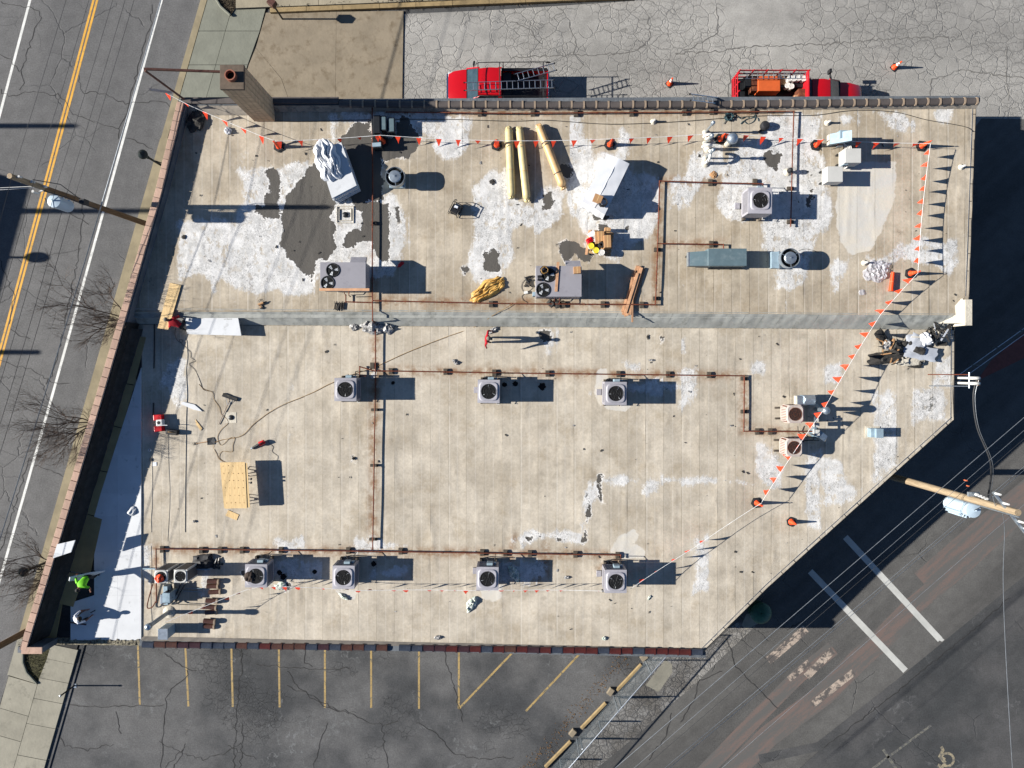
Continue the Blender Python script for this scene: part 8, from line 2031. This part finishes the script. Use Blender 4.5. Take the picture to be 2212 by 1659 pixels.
k = on_truck(1695, 174, 1.6); carton('brown carton between the compressor and the buckets on the stake truck', 0, 0, zb, .44, .46, .6, R(-10), loc=(k.x, k.y, 0)); k = on_truck(1707, 179, 1.4); carton('open brown carton beside the rust-brown box on the stake truck', 0, 0, zb, .4, .36, .42, R(-15), loc=(k.x, k.y, 0))
k = on_truck(1680, 176, 1.3); t2 = thing('hose_reel', 'black engine hose stand beside the compressor on the stake truck', 'hose reel', (k.x, k.y - .05, zb)); MB().cyl((0, .2, 0), (0, .2, .6), .12, n=12).build('post', M_DARKMET, t2); MB().cyl((0, .2, .6), (0, .2, .62), .14, n=12).build('cap', M_GALV, t2); coil(MB(), (.05, -.2, 0), .22, 5, .05, .025).build('hose_turns', M_BLACK, t2, smooth=60)

ladder('aluminium ladder end poking up over the north coping left of the stake truck', (1491, 210), (1584, 222), 6.0, 4.4, .32, 9, None)
# ------------------------------------------------------------------ street poles, wires, lamps, trees, fence
def upole(label, x, y, h, r, m, base=0.0, group='timber utility poles', lean=0.0):
    t = thing('utility_pole', label, 'utility pole', (x, y, base), 0, group)
    MB().cyl((0, 0, 0), (lean, 0, h), r, r * .72, n=14).build('pole', m, t, smooth=40)
    return t
def transformer(t, ox, oy, z0, z1, r, fins):
    b = MB().lathe([(r * .7, z0), (r, z0 + .06), (r, z1 - .06), (r * 1.06, z1 - .05), (r * 1.05, z1), (r * .2, z1 + .05), (.001, z1 + .055)], (ox, oy, 0), 22).build('transformer', M_XFMR, t, smooth=40)
    f = MB()
    if fins:
        for i in range(5): a = R(200 + i * 22); f.cb((ox + (r + .05) * math.cos(a), oy + (r + .05) * math.sin(a), (z0 + z1) / 2 - .1), (.16, .02, (z1 - z0) * .62), a)
    f.cb((ox * .6, oy * .6, z1 - .35), (.2, .1, .06)); f.cb((ox * .6, oy * .6, z0 + .3), (.2, .1, .06)); f.cyl((ox, oy, z1), (ox + .05, oy + .02, z1 + .18), .035, n=8)
    f.build('fin' if fins else 'bracket', M_XFMR, b)
    return b
A1 = (-21.0, 8.3)
t = upole('timber utility pole with a round transformer leaning over the street at the left', *A1, 10.5, .16, M_POLE, lean=-.7)
MB().cyl((-.573, 0, 8.6), (-.701, 0, 10.52), .13, .12, n=12).build('pole_top', M_POLEL, t, smooth=40)
transformer(t, -.35, -.52, 7.1, 8.2, .29, False)
b = MB()
for z in (10.3, 9.5, 8.7): b.beam((-.95, .0, z), (-.3, .0, z), .06, .06); MB().cyl((-.35, 0, z), (-.35, 0, z + .16), .05, n=10).build('insulator', M_PORC, t)
b.build('wire_bracket', M_GALV, t); b = MB(); b.beam((-.55, 0, 8.4), (-1.0, -.2, 8.4), .06, .06); b.cyl((-.95, -.2, 8.4), (-.95, -.2, 8.75), .07, n=10); b.build('cutout', M_PORC, t)
b = MB(); b.cb((.25, -.25, 6.9), (.24, .24, .4)); b.tube([(-.55, -.15, 8.6), (.1, -.3, 8.0), (.6, -.5, 7.3), (.9, -.6, 6.9)], .025, 5); b.tube([(-.5, .15, 9.4), (.1, .2, 8.4), (.3, -.2, 7.3)], .02, 5); b.build('riser_cable', M_WIREB, t)
A2 = (-28.3, -15.35)
upole('timber utility pole at the bottom left corner beside the parapet return', *A2, 11.2, .19, M_POLE)
def wire(label, p, q, r, m, sag=.3, group='overhead street wires', name='overhead_wire'):
    p, q = Vector(p), Vector(q); n = 24; pts = []
    for i in range(n + 1): u = i / n; v = p.lerp(q, u); v.z -= sag * 4 * u * (1 - u); pts.append(v)
    return solo(MB().tube(pts, r, 5), name, m, label, 'wire', group=group)
D_ = Vector((A2[0] - A1[0], A2[1] - A1[1], 0)); N_ = Vector((A1[0] + 8.3, A1[1] + 29.5, 0))
lab = ('topmost bare street wire, farthest left of the set over the street', 'second street wire from the left', 'third street wire from the left', 'fourth street wire from the left', 'fifth street wire from the left')
for i, (h, ox, m, r) in enumerate(((10.4, -.68, M_WIREB, .01), (9.6, -.3, M_WIREB, .01), (8.3, -.2, M_WIREB, .011), (7.5, -.2, M_WIREB, .011), (6.9, -.2, M_WIREB, .012))):
    wire(lab[i] + ', north span', (A1[0] + ox, A1[1], h), (N_.x + ox, N_.y, h), r, m)
    wire(lab[i] + ', south span', (A1[0] + ox, A1[1], h), (A2[0] + ox, A2[1], h), r, m)
wire('pale twisted phone cable nearest the white edge line, north of the transformer pole', (A1[0] + .2, A1[1], 5.4), (N_.x + .2, N_.y, 5.4), .028, M_WIREA, .15)
wire('pale twisted phone cable nearest the white edge line, south of the transformer pole', (A1[0] + .2, A1[1], 5.4), (A2[0] + .2, A2[1], 5.4), .028, M_WIREA, .15)
for k in range(2): wire('white service drop running left from the transformer pole, %s of two' % ('upper', 'lower')[k], (A1[0] - .6, A1[1] - .1, 9.2 - .2 * k), (A1[0] - 14, A1[1] - .5 - .2 * k, 8.8 - .3 * k), .014, M_PORC, .1)
# right-hand pole with finned transformer and cross-arm
B1 = (21.35, -6.1)
t = upole('pale timber utility pole with a finned transformer rising out of the shadow on the right', *B1, 11.2, .2, M_POLEL)
transformer(t, .45, -.62, 5.95, 7.75, .34, True)
b = MB(); b.cyl((.12, -.22, 7.2), (.12, -.22, 11.1), .03, n=8); b.build('grey_conduit', M_GALV, t)
arm = MB(); arm.beam((-.62, .75, 10.6), (.75, -1.0, 10.6), .09, .11); arm.beam((-.6, .55, 10.55), (0, -.1, 9.9), .03, .03); arm.build('cross_arm', M_GALV, t)
b = MB()
for k in (-.55, -.2, .45, .7): MB().cyl((k, -k * 1.2 + .05, 10.65), (k, -k * 1.2 + .05, 10.95), .06, .04, n=10).build('insulator', M_PORC, t)
for k in range(4): MB().cyl((-.5 + k * .14, .42 - k * .06, 9.3), (-.5 + k * .14, .42 - k * .06, 9.45), .06, n=8).build('insulator', M_PORC, t)
b = MB(); b.tube([(-.4, .5, 9.3), (-.1, .2, 9.0), (.2, -.3, 8.6), (.45, -.62, 7.8)], .02, 5); b.tube([(-.3, .5, 10.6), (-.1, .6, 9.9), (-.3, .3, 9.3)], .018, 5); b.tube([(.4, -.55, 10.6), (.7, -.4, 9.6), (.5, -.5, 8.0)], .015, 5)
b.build('jumper_cable', M_WIREB, t); b = MB(); b.box(-.75, .3, 9.1, -.25, .5, 9.2); b.build('fuse_rack', M_GALV, t); b = MB(); b.cb((-.75, 1.0, 9.0), (.05, .05, .2)); b.cb((-.65, .75, 9.0), (.05, .05, .15)); b.build('copper_clamp', mat('copper_lug', '#b05a3a', .4), t)
mw = [(23.9, -.6, 4.9), (23.75, -1.5, 4.85), (23.5, -3.0, 5.5), (23.0, -4.6, 7.2), (B1[0] + .1, B1[1] + .1, 9.2)]
solo(MB().tube(spline(mw, 8), .04, 6), 'service_cable', M_WIREB, 'thick black twisted service cable from the weatherheads to the right pole', 'wire')
mw = [(x + .06, y - .03, z + .05) for x, y, z in mw]
solo(MB().tube(spline(mw, 8), .012, 5), 'service_cable', M_WIREA, 'thin bare wire twisted round the black service cable', 'wire')
def dwire(label, a, b, h, r, m, grp='overhead wires along the alley'):
    p, q = at(*a, h), at(*b, h); d = (q - p).normalized(); wire(label, p - d * 3, q + d * 6, r, m, .0, grp)
dwire('bare alley wire passing behind the right pole, uppermost of the three', (2212, 902), (1329, 1659), 9.0, .012, M_WIREA)
dwire('thin alley wire passing behind the right pole, middle of the three', (2212, 930), (1370, 1659), 8.6, .008, M_WIREA); dwire('thin alley wire passing behind the right pole, lowest of the three', (2212, 948), (1390, 1659), 8.2, .009, M_WIREB)
dwire('pale alley wire over the stop bars, left one of the pair', (2212, 1008), (1436, 1659), 7.4, .009, M_WIREA); dwire('pale alley wire over the stop bars, right one of the pair', (2212, 1016), (1446, 1659), 7.2, .01, M_WIREA)
dwire('thin alley wire close to the joint of the sealed lot', (2212, 1090), (1560, 1659), 6.6, .008, M_WIREA)
p = [at(2166, 1110, 10.4), at(2170, 1150, 9.6), at(2167, 1250, 8.6), at(2172, 1400, 7.6), at(2187, 1659, 6.4), at(2200, 1800, 5.6)]
solo(MB().tube(spline(p, 10), .013, 5), 'service_cable', M_WIREA, 'white twisted service wire running down the right edge from the pole', 'wire')

def streetlamp(label, tip, base, h):
    b_ = at(*base, 0); tp = at(*tip, h); t = thing('street_lamp', label, 'street lamp', (tp.x, tp.y, 0), 0, 'black post-top street lamps')
    MB().lathe([(.2, 0), (.2, .2), (.11, .5), (.075, .9), (.06, h - .75), (.09, h - .7), (.06, h - .62), (.1, h - .52)], (0, 0, 0), 14).build('post', M_LPOST, t, smooth=40)
    MB().lathe([(.12, h - .5), (.21, h - .32), (.22, h - .2)], (0, 0, 0), 18).build('lantern_glass', M_GLOBE, t, smooth=50); MB().lathe([(.25, h - .22), (.245, h - .14), (.15, h - .04), (.05, h + .02), (.02, h + .1), (.001, h + .12)], (0, 0, 0), 18).build('lantern_cap', M_LPOST, t, smooth=50)
    b = MB(); b.tube([(0, 0, h - 1.0), (.25, -.1, h - .95), (.5, -.16, h - 1.15)], .025, 6); b.build('banner_arm', M_LPOST, t)
    return t
streetlamp('black post-top street lamp beside the upper part of the street parapet', (304, 331), (0, 0), 4.7)
t = streetlamp('black post-top street lamp with a hanging ring near the bottom of the street', (44, 1238), (0, 0), 4.7)
MB().tube([(.42 + .2 * math.cos(a), .02 + .2 * math.sin(a), 4.0) for a in [i * math.pi / 8 for i in range(17)]], .025, 6).build('basket_ring', M_LPOST, t)

def tree(label, x, y, h, spread, seed, lean=(-.1, 0)):
    r = random.Random(seed)
    t = thing('bare_tree', label, 'tree', (x, y, 0), 0, 'bare street trees')
    tr = MB(); cr = MB()
    h0 = h * .3
    tr.tube([(0, 0, 0), (.02, .02, h0 * .5), (0, 0, h0)], .11, 9, taper=.09); tr.build('trunk', M_BARK, t, smooth=60)
    def grow(p, d, l, rad, dep):
        n = 4; pts = [p]; q = p.copy(); dd = d.copy()
        for i in range(n):
            dd = (dd + Vector((r.uniform(-.16, .16), r.uniform(-.16, .16), r.uniform(-.03, .12)))).normalized(); q = q + dd * l / n; pts.append(q.copy())
        cr.tube(pts, max(rad, .0028), 5 if dep < 2 else 3, taper=max(.0022, rad * .5))
        if dep >= 5: return
        for k in range((4, 4, 4, 4, 2)[dep]):
            i = r.randint(1, n); a = r.uniform(0, 6.28); s = r.uniform(.35, .75)
            nd = (dd + Vector((math.cos(a) * s, math.sin(a) * s, r.uniform(-.1, .3)))).normalized()
            grow(pts[i], nd, l * r.uniform(.5, .78), rad * .55, dep + 1)
    for k in range(5):
        a = k * 1.257 + r.uniform(-.3, .3); s = spread
        grow(Vector((0, 0, h0)), Vector((math.cos(a) * s + lean[0], math.sin(a) * s + lean[1], 1)).normalized(), h * .34, .042, 0)
    cr.build('crown', M_BARK, t)
tree('bare street tree beside the step in the street parapet, uppermost of three', -21.3, 2.75, 6.7, .44, 3, (-.3, 0))
tree('bare street tree below the middle of the street parapet, second of three', -23.1, -3.1, 6.3, .42, 8, (-.3, 0))
tree('bare street tree by the lower street lamp, lowest of three', -24.85, -10.9, 6.0, .44, 12, (-.25, 0))

# sign frame at the north-west corner
t = thing('steel_outrigger', 'brown steel triangular sign support projecting over the sidewalk at the north-west corner', 'sign support', (-16.9, 13.6, HP))
o0 = Vector(t.location)
A, B_, C_ = at(311, 149, 7.6) - o0, at(477, 155, 7.0) - o0, at(397, 214, HP) - o0
MB().beam(A, B_, .1, .09).build('beam', M_STEELBR, t); MB().beam(A + Vector((.05, -.08, 0)), C_, .1, .09).build('beam', M_STEELBR, t)
a, b = at(322, 193, 6.1) - o0, at(371, 200, 5.7) - o0; MB().beam(a, b, .11, .06).build('bracket_board', M_UNITOLD, t)
b = MB(); b.beam(B_, B_ + Vector((.25, -.1, 0)), .06, .06); b.build('anchor', M_GALV, t)
# post with square head on the north kerb, sign post at the south walk
p = at(61 / 1.736 + 553 + 24, 41.5, 0); p = at(611, 42, 0)
t = thing('box_post', 'slim dark post with a square metal box head at the north kerb', 'post', (p.x, p.y, 0)); MB().cyl((0, 0, 0), (0, 0, 1.75), .05, n=10).build('post', M_DARKMET, t); MB().cb((0, 0, 1.8), (.42, .36, .34), R(-35)).build('head', M_STEELBR, t, bevel=.02)
p = at(161, 1481, 0)
t = thing('sign_post', 'short dark metal post on the south sidewalk casting a long shadow', 'post', (p.x - .0, p.y, 0)); MB().cyl((0, 0, 0), (0, 0, 1.25), .045, n=10).build('post', M_DARKMET, t); MB().lathe([(.06, 1.25), (.06, 1.29), (.001, 1.31)], (0, 0, 0), 10).build('cap', M_GALV, t); MB().box(-.12, -.12, 0, .12, .12, .02).build('foot_plate', M_GALV, t)

# chain-link fence, wheel stops, short posts
F0, F1 = at(1441, 1372, 0), at(1150, 1706, 0); fd = (F1 - F0); fl = fd.length; fdir = fd.normalized()
t = thing('chain_link_fence', 'galvanised chain-link fence between the parking lot and the alley', 'fence', F0, math.atan2(fd.y, fd.x))
FH = 1.75
for dx, dy in ((1441, 1372), (1393, 1425), (1323, 1502), (1240, 1591), (1165, 1690)):
    q = at(dx, dy, 0); x = (q - F0).dot(fdir); o = MB().cyl((x, 0, 0), (x, 0, FH + .05), .035, n=10).build('fence_post', M_GALV, t, smooth=40)
MB().cyl((0, 0, FH), (fl, 0, FH), .03, n=10).build('top_rail', M_ALU, t, smooth=40)
mb = MB(); s = .075; k = int(fl / s)
for i in range(-int(FH / s), k):
    for sg in (1, -1):
        x0, x1 = i * s, i * s + FH
        z0, z1 = 0, FH
        if x0 < 0: z0 = -x0; x0 = 0
        if x1 > fl: z1 = FH - (x1 - fl); x1 = fl
        if z1 <= z0: continue
        a, b = (x0, .0, .04 + (z0 if sg > 0 else FH - z0)), (x1, .0, .04 + (z1 if sg > 0 else FH - z1))
        mb.tube([a, b], .0035, 3)
tag(mb.build('wire_mesh', M_LINK, t), kind='stuff')
wsg = 'concrete wheel stops along the fence'
for (a, b, lab) in (((1388, 1357 + 0), (0, 0), ''),):
    pass
for (a, b), lab in zip((((1386, 1363 + 74 - 1), (1333, 1492)), ((1309, 1519), (1256, 1574)), ((1233, 1602), (1178, 1658))), ('tan concrete wheel stop nearest the building', 'tan concrete wheel stop in the middle of the fence', 'tan concrete wheel stop at the bottom of the picture')):
    p, q = at(*a, .1), at(*b, .1); d = q - p; L_ = d.length
    solo(MB().side([(-.1, 0), (.1, 0), (.07, .13), (-.07, .13)], -L_ / 2, L_ / 2), 'wheel_stop', M_CURB, lab, 'wheel stop', ((p.x + q.x) / 2, (p.y + q.y) / 2, .004), math.atan2(d.y, d.x) - R(90), wsg, bevel=.015)
for (dx, dy), lab in zip(((1391, 1420), (1319, 1494), (1237, 1583), (1413, 1411)), ('pale stone block at the fence post nearest the building', 'pale stone block at the second fence post', 'pale stone block at the third fence post', 'small pale stone block half under the tile edge')):
    q = at(dx, dy, .1); solo(MB().cb((0, 0, .09), (.42, .3, .2)), 'stone_block', M_TAN, lab, 'stone block', (q.x, q.y, 0), R(rnd.uniform(20, 60)), 'stone blocks at the fence posts', bevel=.03)
for (dx, dy), lab in zip(((1336, 1507), (1294, 1558), (1254, 1595), (1210, 1640)), ('first', 'second', 'third', 'fourth')):
    q = at(dx, dy, 0); t = thing('short_post', lab + ' short pipe bollard behind the fence, counted from the building', 'bollard', (q.x, q.y, 0), 0, 'short pipe bollards by the fence'); MB().cyl((0, 0, 0), (0, 0, 1.12), .05, n=10).build('pipe', M_GALV, t, smooth=40); MB().ball((0, 0, 1.12), .052, 8).build('cap', M_ALU, t, smooth=180)
lv = MB()
for i in range(420):
    u = rnd.random(); q = F0 + fd * (.08 + u * .9); nn = Vector((-fdir.y, fdir.x, 0)); q = q - nn * (rnd.gauss(1.05, .22) if nn.x > 0 else -rnd.gauss(1.05, .22)); a = rnd.uniform(0, 6.3); l = rnd.uniform(.04, .11); z = .012
    lv.add([(q.x, q.y, z), (q.x + l * math.cos(a), q.y + l * math.sin(a), z + rnd.uniform(0, .04)), (q.x + l * .6 * math.cos(a + 1), q.y + l * .6 * math.sin(a + 1), z + .01)], [(0, 1, 2)])
tag(lv.build('leaf_litter', mat('dry_leaves', '#6f5434', .9, var=.4, scale=20)), kind='stuff')
# things in the deep shade east and south-east of the building
p = at(1646, 1327, .9); t = thing('green_bin', 'dark green domed bin in the shade under the cut corner of the roof', 'bin', (p.x, p.y, 0)); MB().lathe([(.5, 0), (.6, .7), (.62, .75), (.45, .92), (.001, 1.0)], (0, 0, 0), 22).build('bin_body', M_BIN, t, smooth=40); MB().cyl((0, 0, .99), (0, 0, 1.05), .1, n=10).build('lid_knob', M_BIN, t)
a, b = at(2040, 826, 0), at(2300, 640, 0)
t = thing('rail_fence', 'low metal rail fence along the red paving at the right edge', 'fence', a, math.atan2(b.y - a.y, b.x - a.x)); L_ = (b - a).length
for i in range(6): MB().cyl((i * L_ / 5, 0, 0), (i * L_ / 5, 0, 1.1), .03, n=8).build('fence_post', M_GALV, t)
for z in (.35, 1.08): MB().cyl((0, 0, z), (L_, 0, z), .022, n=8).build('rail', M_ALU, t)
# building across the street and poles off to the west that throw the shade lying on the street
t = thing('opposite_building', 'flat brick building across the street, off the left edge', 'building', (-51.0, 3.2, 0), R(-15.5))
MB().box(-6, -13, 0, 6.5, 9.6, 6.2).build('wall', M_OBRICK, t); MB().box(-6.2, -13.2, 6.2, 6.7, 9.8, 6.5).build('parapet', M_CONC, t)
upole('utility pole across the street whose shadow lies on the road', -44.5, at(0, 272, 0).y, 8.95, .2, M_POLE); upole('third utility pole across the street', -43.8, at(0, 761, 0).y, 7.6, .2, M_POLE); upole('second utility pole across the street', -43.8, at(0, 456, 0).y, 13.2, .2, M_POLE)
s_ = thing('street_lamp', 'street lamp across the street whose shadow falls on the centre line', 'street lamp', (-38.6, at(0, 556, 0).y, 0), 0, 'black post-top street lamps'); MB().cyl((0, 0, 0), (0, 0, 4.9), .07, n=10).build('post', M_LPOST, s_); MB().ball((0, 0, 5.1), .33, 14).build('lantern_glass', M_GLOBE, s_, smooth=180)
